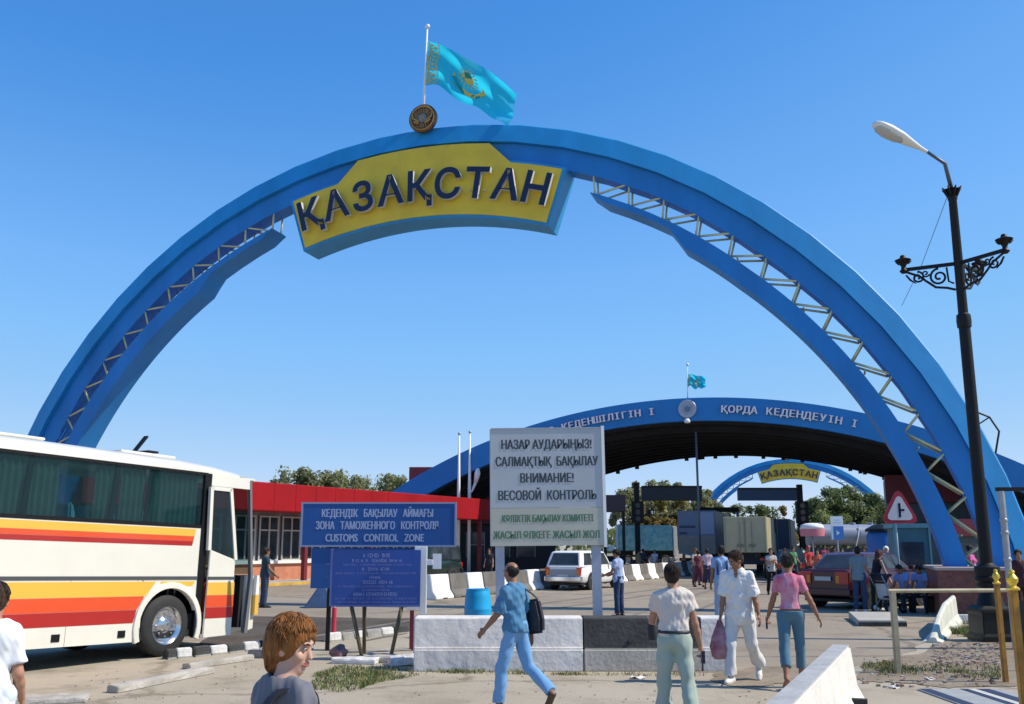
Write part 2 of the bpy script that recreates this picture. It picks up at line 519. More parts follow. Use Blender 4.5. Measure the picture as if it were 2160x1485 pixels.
# flags --------------------------------------------------------------
FLAG = mat('flag_turquoise', (0.01, 0.42, 0.60), 0.6, sheen=0.2)
FGOLD = mat('flag_gold', (0.62, 0.50, 0.10), 0.7)
def flag_material():
    m = FLAG
    p = m.node_tree.nodes['Principled BSDF']
    nt = m.node_tree
    tr = nt.nodes.new('ShaderNodeBsdfTranslucent'); tr.inputs[0].default_value = (0.03, 0.75, 0.95, 1)
    mx = nt.nodes.new('ShaderNodeMixShader'); mx.inputs[0].default_value = 0.62
    nt.links.new(p.outputs[0], mx.inputs[1]); nt.links.new(tr.outputs[0], mx.inputs[2])
    nt.links.new(mx.outputs[0], nt.nodes['Material Output'].inputs[0])
flag_material()
def flag_pole(label, base, h, pole_r, rotz, fl=3.55, fh=1.75, drop=2.3, z_top=None, group=None, tilt=0.03):
    root = thing('flagpole', label, 'flag', base, rotz, group)
    top = Vector((tilt * h, 0, h))
    p = MB(); p.tube([(0, 0, 0), top * .5, top], [pole_r, pole_r * .85, pole_r * .6], 10)
    p.build('pole', WHITE, root, smooth=True)
    s = MB(); s.lathe([(0, -.09), (.05, -.08), (.09, -.03), (.095, .02), (.07, .07), (0, .095)], top + Vector((0, 0, .06)), 14)
    s.build('finial', mat('pale_metal', (.75, .78, .8), .3, .3), root, smooth=True)
    f = MB()
    hz = h - 0.52
    def fn(u, v, off=0.0):
        x = u * fl * (0.96 - 0.02 * v)
        zz = hz - v * fh * (1 - .16 * u) - drop * (u ** 1.25) * 1.0
        y = 0.22 * math.sin(u * 8.0 + v * 3.4) * (0.2 + u) + .11 * math.sin(u * 17 + v * 7) * (0.3 + .7 * v) + .06 * math.sin(v * 11 - u * 7)
        zz += .07 * math.sin(u * 8.5 + 1) * u - .09 * math.sin(u * 14 + v * 3) * v * (1 - u * .5)
        x += .06 * math.sin(v * 7 + u * 3) * u
        return Vector((tilt * zz + 0.03 + x, y + off, zz))
    f.grid(fn, 48, 24)
    fo = f.build('flag', FLAG, root, smooth=True, fix=False)
    d = MB()
    def side(uc, vc, off):
        # sun, rays, steppe eagle and hoist ornament laid on the cloth
        def P(u, v): return fn(u, v, off)
        ru, rv = .062, .125
        ring = [P(uc + ru * math.cos(t), vc - .05 + rv * math.sin(t)) for t in np.linspace(0, 2 * math.pi, 24, endpoint=False)]
        d.add(ring, [list(range(24))])
        for k in range(20):
            t = 2 * math.pi * k / 20
            q = [(1.18, -.05), (1.75, -.03), (1.75, .03), (1.18, .05)]
            d.add([P(uc + ru * r_ * math.cos(t + w), vc - .05 + rv * r_ * math.sin(t + w)) for r_, w in q], [(0, 1, 2, 3)])
        for sg in (-1, 1):
            q = [(0, .28), (.06, .24), (.13, .08), (.15, -.02), (.165, .10), (.12, .27), (.05, .36), (0, .36)]
            d.add([P(uc + sg * a_, vc + b_) for a_, b_ in q], [tuple(range(8))])
        for k in range(9):
            v0 = .03 + k * .105
            d.add([P(.03, v0), P(.075, v0 + .02), P(.03, v0 + .05)], [(0, 1, 2)])
            d.add([P(.085, v0 + .03), P(.115, v0 + .055), P(.085, v0 + .09), P(.06, v0 + .06)], [(0, 1, 2, 3)])
            d.add([P(.03, v0 + .055), P(.06, v0 + .075), P(.03, v0 + .1)], [(0, 1, 2)])
        for u0, u1 in ((.012, .024), (.122, .134)):
            for k in range(10):
                d.add([P(u0, k / 10), P(u1, k / 10), P(u1, (k + 1) / 10), P(u0, (k + 1) / 10)], [(0, 1, 2, 3)])
    side(.50, .46, -0.012); side(.50, .46, 0.012)
    d.build('emblem', FGOLD, fo, fix=False)
    return root
fp = flag_pole('turquoise national flag on a white pole on top of the large arch', (-3.137 - .1, 32.503 + .35, 16.5), 4.05, 0.05, R(-18), group='turquoise flags', drop=2.55, fl=3.6)

# ------------------------------------------------------------------ canopy over the checkpoint
CZ, CR = -28.6, 39.45
def can_pt(r, a, y): return Vector((r * math.sin(a), y, CZ + r * math.cos(a)))
can = thing('checkpoint_canopy', 'wide blue arched canopy with dark underside over the checkpoint lanes', 'canopy', tuple(AY(1450, 862, 60).xy) + (0,), R(-18))
AC = R(43.4)
CANB = mat('canopy_blue', (0.009, 0.20, 0.52), 0.5, var=0.10, scale=0.3, bump=0.03, bscale=1)
f = MB(); n = 64
aa = [-AC + 2 * AC * i / n for i in range(n + 1)]
f.loft([[can_pt(r, a, y) for r, y in ((38.02, 0), (39.45, 0), (39.45, .5), (38.02, .5))] for a in aa])
f.build('fascia', CANB, can, smooth=True, angle=30)
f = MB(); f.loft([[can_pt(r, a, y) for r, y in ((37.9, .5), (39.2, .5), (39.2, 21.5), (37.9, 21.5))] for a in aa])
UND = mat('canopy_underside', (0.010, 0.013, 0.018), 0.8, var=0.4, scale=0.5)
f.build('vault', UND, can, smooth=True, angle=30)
f = MB(); f.loft([[can_pt(r, a, y) for r, y in ((38.02, 21.5), (39.3, 21.5), (39.3, 22), (38.02, 22))] for a in aa])
f.build('rear_fascia', CANB, can, smooth=True, angle=30)
f = MB()
for k in range(1, 11):
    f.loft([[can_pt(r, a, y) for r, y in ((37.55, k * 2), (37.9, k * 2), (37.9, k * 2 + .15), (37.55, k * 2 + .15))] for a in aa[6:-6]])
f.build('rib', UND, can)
f = MB()
for k in range(60):
    a = R(rnd.uniform(-24, 25)); y = 21.8 + rnd.uniform(-.1, .1); p = can_pt(37.9, a, y)
    if rnd.random() < .35:
        f.box(p.x - .15, p.x + .15, p.y - .15, p.y + .15, p.z - .38, p.z + .05)
f.build('light_fitting', DARK, can)
f = MB()
lw = mat('letter_pale', (0.86, 0.82, 0.84), 0.5)
def arc_word(s, a0, step, r, size):
    for i, ch in enumerate(s):
        if ch == ' ': continue
        a = R(a0 + step * i)
        up = Vector((math.sin(a), 0, math.cos(a))); rt = Vector((math.cos(a), 0, -math.sin(a))); b = can_pt(r, a, -.1)
        for dx_, dy_ in ((-.025, 0), (.025, -.004)):
            f.text(ch, size, lambda x, y, d: b + rt * (x + dx_) + up * y + Vector((0, dy_ - d, 0)), 0.12, 0.0, mi_side=1)
arc_word('ҚР КЕДЕНШІЛІГІН І', -13.7, .65, 38.52, .60)
arc_word('ҚОРДА КЕДЕНДЕУІН І', 3.35, .66, 38.50, .60)
f.build('lettering', [lw, mat('letter_side_red', (.5, .3, .34), .5)], can)
e = MB(); M = Matrix.Rotation(R(90), 4, 'X'); c = can_pt(38.75, 0, -.08)
EM0, EM1, EM2 = MATS['emblem_brown'], MATS['emblem_gold'], MATS['emblem_blue']
SILV = mat('emblem_silver', (.42, .44, .5), .35, .5)
e.lathe([(0, -.05), (.55, -.05), (.58, 0), (.55, .05), (.45, .05), (.44, .02), (0, .02)], c, 32, M)
for k in range(18):
    t = 2 * math.pi * k / 18; d = Vector((math.cos(t), 0, math.sin(t)))
    e.tube([c + d * .2 + Vector((0, -.05, 0)), c + d * .36 + Vector((0, -.05, 0))], .02, 5)
e.mi(1).lathe([(0, 0), (.17, 0), (.15, .1), (0, .1)], c, 16, M)
e.build('coat_of_arms', [SILV, EM2], can, smooth=True, angle=40)
f = MB(); f.lathe([(0, -.1), (.16, -.1), (.2, 0), (.12, .16), (0, .18)], can_pt(37.95, 0, -.3), 12)
f.tube([can_pt(37.95, 0, -.3), can_pt(38.1, 0, .1)], .04, 6)
f.build('floodlight', WHITE, can, smooth=True)
# small flag on the canopy
b2 = can.matrix_basis @ can_pt(39.4, 0, .25)
flag_pole('small turquoise flag on a thin pole on the crest of the canopy', tuple(b2), 2.15, 0.035, R(-18), fl=1.15, fh=.85, drop=.35, group='turquoise flags')
# ------------------------------------------------------------------ long red-roofed building on the left
PANE = mat('dark_pane', (0.05, 0.06, 0.07), 0.08, spec=0.5, var=0.5, scale=0.8)
FRAME = mat('frame_white', (0.50, 0.49, 0.47), 0.5)
PLAST = mat('grey_plaster', (0.33, 0.32, 0.31), 0.8, var=0.12, scale=1.5)
a_, b_ = G(532, 1015, 4.78), G(1037, 1054, 4.78)
ang = math.atan2(b_[1] - a_[1], b_[0] - a_[0]); L = math.hypot(b_[0] - a_[0], b_[1] - a_[1])
rb = thing('customs_building', 'long low building with a bright red roof band and white framed windows', 'building', (a_[0], a_[1], 0), ang)
m = MB(); m.box(-9, L, 0, 1.9, 3.46, 4.78); m.box(-9, L - 4.0, 1.9, 11, 4.25, 4.6)
shade_bevel(m.build('roof', RED, rb), .03)
m = MB()
for k in range(14):
    m.box(-9 + k * 1.5, -8.985 + k * 1.5, -0.012, 0.0, 3.46, 4.78)
m.build('roof_seam', mat('seam_red', (.30, .007, .012), .6, spec=.2), rb)
m = MB(); m.box(-9, L - 4.0, 2.0, 11, 0.95, 4.25)
wl = m.build('wall', PLAST, rb)
m = MB(); m.box(-9, L - 3.9, 1.86, 11.1, 0, 0.95)
m.build('plinth', BRICK, rb)
m = MB(); m.box(-9, L - 3.95, 1.72, 2.0, 0.95, 1.10)
m.build('window_sill', WHITE, rb)
k = 0
x = -8.8
while x < L - 5.4:
    w = MB(); w.box(x, x + 1.35, 1.90, 1.96, 1.10, 3.3)
    fr = MB()
    for xx in (x, x + .66, x + 1.29): fr.box(xx, xx + .07, 1.84, 1.90, 1.10, 3.3)
    for zz in (1.10, 2.55, 3.22): fr.box(x + .07, x + .66, 1.845, 1.895, zz, zz + .07); fr.box(x + .73, x + 1.29, 1.845, 1.895, zz, zz + .07)
    wo = w.build('window', PANE, rb); fr.build('frame', FRAME, wo)
    x += 1.62
for x in (-6.5, -1.2, 4.1, 9.4, 14.7, L - 1.0):
    m = MB(); m.box(x, x + .22, .25, .47, 0.14, 3.46); m.build('column', DKRED, rb)
m = MB(); m.box(-9, L, -0.6, 1.86, 0, 0.14); m.build('porch_step', CONC, rb)
m = MB(); m.box(-9, L, -0.66, -0.602, 0, 0.13); m.build('kerb_edge', mat('kerb_yellow', (.55, .33, .04), .7, var=.3, scale=1), rb)
m = MB(); p = Vector((-4.4, .3, 2.95))
m.box(p.x - .12, p.x + .12, p.y - .1, p.y + .1, 2.35, 3.46); m.build('hanging_sign', CREAM, rb)
m = MB(); m.box(L - 3.2, L - 2.3, 2.4, 2.5, 0.4, 3.1); m.build('door', mat('pale_green', (.25, .5, .42), .3), rb)

def hall(name, label, x0, x1, Y, ztop, zband, depth, bandm, wallm, rz=0):
    o = thing(name, label, 'building', (x0, Y, 0), R(rz))
    w = x1 - x0
    m = MB(); m.box(0, w, 0, depth, zband, ztop); shade_bevel(m.build('roof', bandm, o), .03)
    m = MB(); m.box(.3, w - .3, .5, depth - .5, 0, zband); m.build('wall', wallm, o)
    for k in range(int(w // 1.9)):
        xx = .6 + k * 1.9
        if xx + 1.3 > w: break
        q = MB(); q.box(xx, xx + 1.3, .44, .5, 1.0, min(zband - .4, 2.8)); wo = q.build('window', PANE, o)
        q = MB(); q.box(xx - .06, xx, .40, .5, .95, 2.85); q.box(xx + 1.3, xx + 1.36, .40, .5, .95, 2.85); q.box(xx, xx + 1.3, .40, .44, 1.85, 1.92)
        q.build('frame', FRAME, wo)
    return o
Yh = 74
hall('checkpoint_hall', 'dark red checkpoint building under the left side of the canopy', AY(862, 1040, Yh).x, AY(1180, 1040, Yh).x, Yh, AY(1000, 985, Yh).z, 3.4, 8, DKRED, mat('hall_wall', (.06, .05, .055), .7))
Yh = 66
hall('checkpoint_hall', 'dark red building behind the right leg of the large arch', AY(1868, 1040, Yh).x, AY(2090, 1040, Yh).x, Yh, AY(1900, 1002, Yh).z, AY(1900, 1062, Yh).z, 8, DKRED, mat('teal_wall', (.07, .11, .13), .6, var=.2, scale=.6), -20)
Yh = 50
h3 = thing('guard_booth', 'low booth with a round dark red awning seen through the right arch leg', 'booth', (AY(2042, 1100, Yh).x, Yh, 0))
m = MB(); m.box(-1.1, 1.1, 0, 2, 0, 2.3); m.build('wall', MATS['teal_wall'], h3)
m = MB(); m.prism([(-1.3, 2.3), (1.3, 2.3), (1.1, 2.8), (.5, 3.15), (-.5, 3.15), (-1.1, 2.8)], lambda a, b, d: Vector((a, d, b)), -.4, 2.2); m.build('awning', DKRED, h3)
m = MB(); m.box(-.8, .8, -.04, 0, 1.0, 2.0); m.build('window', PANE, h3)

# teal kiosk and blue water tank by the arch leg
ky = 33
kx = AY(1925, 1150, ky).x
kk = thing('kiosk', 'teal metal kiosk with pale corner posts beside the right arch leg', 'kiosk', (kx, ky, 0), R(-10))
TEAL = mat('teal_metal', (.045, .16, .21), .5, var=.12, scale=2)
TEAL2 = mat('teal_trim', (.13, .33, .38), .5)
m = MB(); m.box(-.52, .52, 0, 1.3, 0, 2.42); m.build('wall', TEAL, kk)
m = MB(); m.box(-.62, .62, -.1, 1.4, 2.42, 2.56); m.build('roof', TEAL2, kk)
for sx in (-.58, .52):
    m = MB(); m.box(sx, sx + .06, -.06, 0, 0, 2.42); m.build('corner_post', TEAL2, kk)
m = MB(); m.box(-.35, .35, -.03, 0, 1.05, 1.95); m.build('window', PANE, kk)
m = MB(); m.tube([(-.1, .5, 2.56), (-.1, .5, 3.35)], .07, 8); m.build('chimney', TEAL2, kk, smooth=True)
ty = 38
tk = thing('water_tank', 'blue round water tank behind the triangular warning sign', 'tank', (AY(1862, 1150, ty).x, ty, 0))
TB = mat('tank_blue', (.02, .11, .33), .4, var=.12, scale=2)
m = MB(); m.lathe([(.5, 0), (.58, .02), (.58, .7), (.60, .72), (.60, .78), (.58, .8), (.58, 1.5), (.60, 1.52), (.60, 1.58), (.58, 1.6), (.58, 2.2), (.5, 2.35), (.15, 2.42)], n=28); m.build('shell', TB, tk, smooth=True, angle=40)
m = MB(); m.lathe([(.0, 2.42), (.62, 2.36), (.6, 2.46), (.3, 2.62), (0, 2.66)], n=24); m.build('lid', BLACK, tk, smooth=True, angle=40)

# ------------------------------------------------------------------ gantries under the canopy
def gantry(label, x0, x1, ztop, zbot, Y, polepx, board, post_top=None):
    px_ = AY(polepx, 1100, Y).x
    xa, xb = AY(x0, 1040, Y).x, AY(x1, 1040, Y).x
    o = thing('lane_gantry', label, 'lane sign', (px_, Y, 0), group='lane signs under the canopy')
    zt, zb = AY(1080, ztop, Y).z, AY(1080, zbot, Y).z
    m = MB(); m.box(xa - px_, xb - px_, -.2, .2, zb, zt); shade_bevel(m.build('sign_board', board, o), .03)
    m = MB(); m.box(xa - px_, xb - px_, -.26, -.2, zt - .09, zt + .03); m.build('board_rim', DARK, o)
    m = MB(); m.box(-.17, .17, -.15, .15, 0, zt + .25); m.build('post', BLACK, o)
    m = MB(); m.box(-.4, .4, -.45, -.15, zb - 1.5, zb - .05); m.mi(1)
    for k in range(3):
        m.lathe([(0, 0), (.17, 0), (.17, .06), (0, .06)], (0, -.46, zb - .35 - k * .43), 14, Matrix.Rotation(R(90), 4, 'X'))
    m.build('signal_head', [BLACK, mat('lens', (.05, .03, .02), .2)], o)
    m = MB(); m.box(-.45, .45, -.45, .45, 0, .9); m.build('base', CONC_K, o)
    return o
gantry('dark overhead lane sign board beside the row of white barriers', 1353, 1480, 1026, 1056, 66, 1344, mat('board_dark', (.015, .02, .035), .5))
gantry('blue overhead lane sign board below the distant arch', 1556, 1680, 1030, 1056, 66, 1690, mat('board_blue', (.02, .07, .16), .5))
Yc = 64
kx = AY(1296, 1100, Yc).x
o = thing('toll_booth', 'dark toll booth shelter right of the grey notice board', 'booth', (kx, Yc, 0))
m = MB(); m.box(-.75, .75, 0, 2.5, AY(1, 1078, Yc).z, AY(1, 1044, Yc).z); m.build('roof', mat('maroon_dark', (.05, .022, .035), .5), o)
for xx in (-.7, .52):
    m = MB(); m.box(xx, xx + .18, .1, .3, 0, AY(1, 1078, Yc).z); m.build('post', BLACK, o)
m = MB(); m.box(-.7, .7, .4, 2.3, 0, 1.15); m.build('counter', DARK, o)
m = MB(); m.box(-.5, .0, .35, .4, 1.5, 1.85); m.build('notice', WHITE, o)
m = MB(); Yp = 60.5
hp = thing('light_mast', 'thin dark mast hanging below the canopy crest', 'mast', (AY(1471, 1000, Yp).x, Yp, 0))
m.tube([(0, 0, 0), (0, 0, 8.8)], .07, 8); m.build('pole', mat('mast_grey', (.10, .12, .15), .5), hp, smooth=True)
m = MB(); m.box(-.3, .3, -.2, .2, 0, .25); m.build('base', CONC, hp)
# low blue bar gate behind
o = thing('height_bar', 'blue horizontal height bar under the left foot of the distant arch', 'barrier', (AY(1517, 1080, 70).x, 70, 0))
m = MB(); m.box(-1.5, 1.4, 0, .2, AY(1, 1080, 70).z, AY(1, 1070, 70).z); m.build('bar', BLACK, o)
for xx in (-1.5, 1.25):
    m = MB(); m.box(xx, xx + .15, 0, .2, 0, AY(1, 1080, 70).z); m.build('post', TB, o)

# two tall bare flag masts by the red building
for i, (px, top, lab) in enumerate(((968, 918, 'left of two tall bare white masts behind the red roof'), (990, 913, 'right of two tall bare white masts, with a lamp head, behind the red roof'))):
    Yf = 64
    q = AY(px, 1000, Yf)
    o = thing('bare_mast', lab, 'mast', (q.x, Yf + i * .4, 0), group='bare white masts')
    zt = AY(px, top, Yf).z
    m = MB(); m.tube([(0, 0, 0), (0, 0, zt * .6), (0, 0, zt)], [.12, .11, .05], 10); m.build('pole', WHITE, o, smooth=True)
    m = MB(); m.lathe([(0, 0), (.1, .05), (.1, .15), (0, .2)], (0, 0, zt), 10); m.build('finial', STEEL, o, smooth=True)
    if i:
        m = MB(); m.tube([(0, 0, 5.1), (.2, 0, 5.4), (.4, 0, 5.9)], [.03, .07, .1], 8); m.tube([(.4, 0, 5.9), (.52, 0, 6.5), (.55, 0, 6.9)], [.13, .2, .1], 10); m.build('lamp_head', WHITE, o, smooth=True)
# ------------------------------------------------------------------ trees
BARK = mat('bark', (.12, .09, .065), .9, var=.3, scale=6)
def leaf_mat(name, c, t):
    m = mat(name, c, .6, var=.35, scale=.9)
    nt = m.node_tree
    tr = nt.nodes.new('ShaderNodeBsdfTranslucent'); tr.inputs[0].default_value = (*t, 1)
    mx = nt.nodes.new('ShaderNodeMixShader'); mx.inputs[0].default_value = .5
    nt.links.new(nt.nodes['Principled BSDF'].outputs[0], mx.inputs[1]); nt.links.new(tr.outputs[0], mx.inputs[2])
    nt.links.new(mx.outputs[0], nt.nodes['Material Output'].inputs[0])
    return m
LEAF = [(leaf_mat('leaf_olive', (.27, .27, .14), (.30, .32, .12)), leaf_mat('leaf_olive_light', (.33, .32, .17), (.28, .30, .10))),
        (leaf_mat('leaf_dark', (.13, .165, .075), (.17, .22, .06)), leaf_mat('leaf_mid', (.20, .225, .10), (.24, .28, .08))),
        (leaf_mat('leaf_yellowing', (.17, .16, .04), (.25, .22, .03)), leaf_mat('leaf_autumn', (.22, .15, .045), (.3, .2, .03)))]
def make_tree(h, rx, rz, base, kind, nblob, nleaf, ls, seed):
    """trunk with limbs and a crown of many small leaf faces in uneven clumps; rx crown half-width, base crown bottom"""
    rr = random.Random(seed)
    root = bpy.data.objects.new('tree', None); COL.objects.link(root)
    t = MB()
    def lean(z): return Vector((.25 * math.sin(z * .5 + seed), .2 * math.sin(z * .4 + seed * 2), z))
    t.tube([lean(h * k / 6 * .8) * (1 if k else 0) for k in range(7)], [h * .022 * (1 - k / 8) for k in range(7)], 8)
    blobs = []
    cz = (h + base) / 2
    for k in range(nblob):
        u = rr.uniform(0, 2 * math.pi); w = rr.uniform(-1, 1); q = rr.uniform(.35, .95)
        s = math.sqrt(max(0, 1 - w * w)) * q
        c = Vector((rx * s * math.cos(u), rx * s * math.sin(u), cz + (h - base) / 2 * w * q * .95))
        blobs.append((c, rr.uniform(.24, .42) * rx * (1 - .25 * max(0, w))))
        if k % 3 == 0:
            z0 = rr.uniform(base * .6, cz)
            t.tube([lean(z0), lean(z0) * .4 + c * .6 + Vector((0, 0, .2)), c], [h * .010, h * .006, h * .002], 6)
    t.build('trunk', BARK, root, smooth=True)
    cr = MB()
    for c, r in blobs:
        mi = 1 if rr.random() < .38 else 0
        for i in range(nleaf):
            d = Vector((rr.gauss(0, 1), rr.gauss(0, 1), rr.gauss(0, 1))).normalized()
            p = c + d * r * (rr.random() ** .45) * Vector((1, 1, .8)).length / 1.62
            nrm = (d + Vector((rr.gauss(0, .6), rr.gauss(0, .6), rr.gauss(0, .6) + .3))).normalized()
            a = nrm.orthogonal().normalized(); b = nrm.cross(a)
            th = rr.uniform(0, 6.28); a, b = a * math.cos(th) + b * math.sin(th), b * math.cos(th) - a * math.sin(th)
            s = ls * rr.uniform(.6, 1.3)
            cr.mi(mi if rr.random() < .8 else 1 - mi).add([p - a * s, p - b * s * .55, p + a * s, p + b * s * .55], [(0, 1, 2, 3)])
    cr.build('crown', list(LEAF[kind]), root, fix=False)
    return root
protos = [make_tree(9, 3.4, 3.5, 2.2, 0, 36, 190, .20, 3), make_tree(9, 2.4, 4, 1.2, 2, 32, 190, .20, 11), make_tree(10, 4.2, 4, 1.2, 1, 44, 200, .25, 23), make_tree(9, 2.2, 4, 1.0, 0, 32, 190, .20, 31)]
tree_spots = [  # kind, px, top py, distance, width scale, label
    (0, 632, 984, 88, 1.0, 'broad olive tree rising behind the red roof, nearest the bus'),
    (0, 702, 992, 90, .85, 'rounded olive tree behind the red roof above the customs zone sign'),
    (0, 752, 1000, 92, .7, 'small olive tree behind the red roof, third from the bus'),
    (0, 822, 998, 95, .75, 'pointed olive tree at the left foot of the canopy'),
    (3, 1325, 1030, 112, .9, 'tall green tree right of the grey notice board'),
    (3, 1372, 1012, 120, 1.2, 'tallest green tree behind the dark lane sign'),
    (3, 1415, 1016, 122, 1.1, 'bushy green tree above the right half of the dark lane sign'),
    (1, 1395, 1050, 105, .9, 'yellowing poplar below the dark lane sign'),
    (1, 1440, 1046, 105, 1.0, 'orange tinted autumn tree beside the thin mast'),
    (1, 1352, 1056, 104, .8, 'yellow green poplar left of the dark lane sign'),
    (3, 1470, 1030, 125, 1.1, 'green tree behind the thin mast'),
    (3, 1500, 1048, 130, 1.0, 'green tree at the left foot of the distant arch'),
    (2, 1545, 1062, 140, .9, 'dark green tree behind the beige box truck'),
    (2, 1605, 1062, 140, .9, 'dark green tree below the blue lane sign'),
    (1, 1650, 1066, 130, .8, 'yellow green tree left of the signal post'),
    (2, 1725, 1046, 142, 1.0, 'dark green tree right of the signal post'),
    (2, 1778, 1022, 146, 1.15, 'largest dark green tree inside the distant arch'),
    (2, 1832, 1036, 146, 1.0, 'dark green tree at the right foot of the distant arch'),
    (2, 1880, 1060, 140, .9, 'dark green tree beside the dark red building'),
]
used = set()
ph = [max(v.co.z for v in [c for c in p.children if c.name.startswith('crown')][0].data.vertices) for p in protos]
for i, (k, px, top, Y, ws, lab) in enumerate(tree_spots):
    q = AY(px, 1100, Y); zt = AY(px, top, Y).z
    o = protos[k] if k not in used else dup(protos[k], (0, 0, 0), 0, lab)
    used.add(k)
    o.location = (q.x, Y, 0); o.rotation_euler = (0, 0, i * 1.7)
    o.scale = (ws, ws, zt / (ph[k] - .1))
    tag(o, lab, 'tree', 'trees around the checkpoint')
# far woods: one mass along the horizon
w = MB(); rr = random.Random(5)
for i in range(9000):
    x = rr.uniform(-260, 330); hgt = 5.5 + 1.5 * math.sin(x * .06) + 1.2 * math.sin(x * .17 + 1) + .7 * math.sin(x * .5)
    p = Vector((x, 215 + rr.uniform(0, 14) + abs(x) * .1, rr.uniform(0, 1) ** .7 * hgt))
    n_ = Vector((rr.gauss(0, .6), -1, rr.gauss(.3, .6))).normalized(); a = n_.orthogonal().normalized(); b = n_.cross(a); s = rr.uniform(.5, 1.1)
    w.mi(i % 2).add([p - a * s, p - b * s * .7, p + a * s, p + b * s * .7], [(0, 1, 2, 3)])
tag(w.build('far_woods', list(LEAF[1]), fix=False), 'low dark wood along the horizon', 'woods', kind='stuff')
# ------------------------------------------------------------------ coach
BW = mat('coach_white', (0.76, 0.73, 0.64), 0.28, var=0.03, scale=2, coat=0.5)
S_Y = mat('stripe_yellow', (0.80, 0.47, 0.06), 0.3, coat=.4)
S_O = mat('stripe_orange', (0.75, 0.085, 0.02), 0.3, coat=.4)
S_R = mat('stripe_red', (0.42, 0.02, 0.015), 0.3, coat=.4)
GL = glass('coach_glass', (0.012, 0.035, 0.04), 0.34)
SEAT = mat('seat_blue', (0.30, 0.62, 0.74), 0.8)
bus = thing('coach', 'cream coach with yellow, orange and red stripes and its front door open', 'bus', (-5.82, 17.14, 0))
bus.rotation_euler = (0, R(1.5), R(90 - 29.2))
Wb = 2.5
def fl(a, b, d): return Vector((a, d, b))
m = MB()
arc = [(-.07 + .62 * math.cos(t), .50 + .62 * math.sin(t)) for t in np.linspace(R(200), R(-20), 22)]
def quadz(mb, x0, x1, z00, z01, z10, z11):
    """flat wall piece between x0 and x1; z00-z01 its height at x0, z10-z11 at x1"""
    mb.prism([(x0, z00), (x1, z10), (x1, z11), (x0, z01)], fl, 0.0, .05)
quadz(m, -9.2, arc[0][0], .28, 1.26, .28, 1.26)
xs_ = [arc[0][0]]
for k in range(41):
    pass
def azz(x): return .50 + math.sqrt(max(0, .62 ** 2 - (x + .07) ** 2))
xx = list(np.linspace(-.69, .55, 33))
for k in range(32): quadz(m, xx[k], xx[k + 1], azz(xx[k]), 1.26, azz(xx[k + 1]), 1.26)
quadz(m, arc[0][0], -.69, .28, 1.26, .50, 1.26) if arc[0][0] < -.69 else None
quadz(m, -9.2, .57, 1.26, 2.20, 1.26, 2.20)
m.box(-.692, -.652, 0, .05, .28, .50); m.box(.512, .57, 0, .05, .28, .50)
side = m.build('side_panel', BW, bus)
m = MB()
for x in (-4.6, -3.35, -2.05, -.78): m.box(x, x + .008, -.0025, 0, .29, 1.28)
m.build('seam', mat('seam_grey', (.3, .28, .25), .6), side)
def strip(name, x0, x1, z0, z1, mt, slant=0.0, par=side, y=-.004, zs=0):
    q = MB(); q.prism([(x0, z0), (x1, z0), (x1 + slant, z1), (x0, z1)], fl, y, 0); return q.build(name, mt, par)
strip('stripe', -9.2, .36, 2.015, 2.14, S_Y, .03); strip('stripe', -9.2, .34, 1.93, 2.011, S_O, .02); strip('stripe', -9.2, .32, 1.85, 1.926, S_R, .02)
strip('rub_strip', -9.2, .55, 1.27, 1.325, mat('rub_grey', (.07, .075, .08), .5), 0, side, -.012)
for z0, z1, mt in ((1.005, 1.24, S_Y), (.79, 1.0, S_O), (.58, .785, S_R)):
    xr = -.07 - math.sqrt(max(.0, .74 ** 2 - (z0 - .5) ** 2)) if z0 < 1.0 else -.58
    xr2 = -.07 - math.sqrt(max(.0, .74 ** 2 - (z1 - .5) ** 2)) if z1 < 1.2 else -.40
    strip('stripe', -9.2, xr, z0, z1, mt, xr2 - xr)
strip('stripe', .50, .565, 1.005, 1.24, S_Y)
strip('stripe', -.30, .40, 1.16, 1.24, S_Y, .06)
m = MB()
ra = [(math.cos(t), math.sin(t)) for t in np.linspace(R(200), R(-20), 26)]
m.loft([[Vector((-.07 + r_ * c, y_, .50 + r_ * s_)) for r_, y_ in ((.73, .0), (.725, -.03), (.715, -.035), (.63, -.035), (.62, -.02), (.62, .06), (.73, .02))] for c, s_ in ra])
m.build('arch_trim', BW, side, smooth=True, angle=40)
for x in (-2.28, -1.08, -3.6):
    m = MB(); m.box(x, x + .14, -.012, 0, .36, .47); m.build('side_marker', BLACK, bus)
m = MB(); m.prism([(-9.2, 2.20), (.57, 2.20), (.57, 3.12), (-9.2, 3.12)], fl, .018, .028); m.build('side_window', GL, bus)
m = MB(); m.box(-9.2, .57, -.006, .05, 2.16, 2.22); m.box(-9.2, .57, -.006, .05, 3.10, 3.15); m.build('window_rubber', BLACK, bus)
for x in (-5.5, -2.98, -1.42, -.72):
    m = MB(); m.prism([(x - .02, 2.2), (x + .06, 2.2), (x + .12, 3.12), (x + .04, 3.12)], fl, .03, .08); m.build('window_post', DARK, bus)
m = MB(); m.box(.50, .66, -.012, .06, .28, 3.14); m.build('door_post', BLACK, bus)
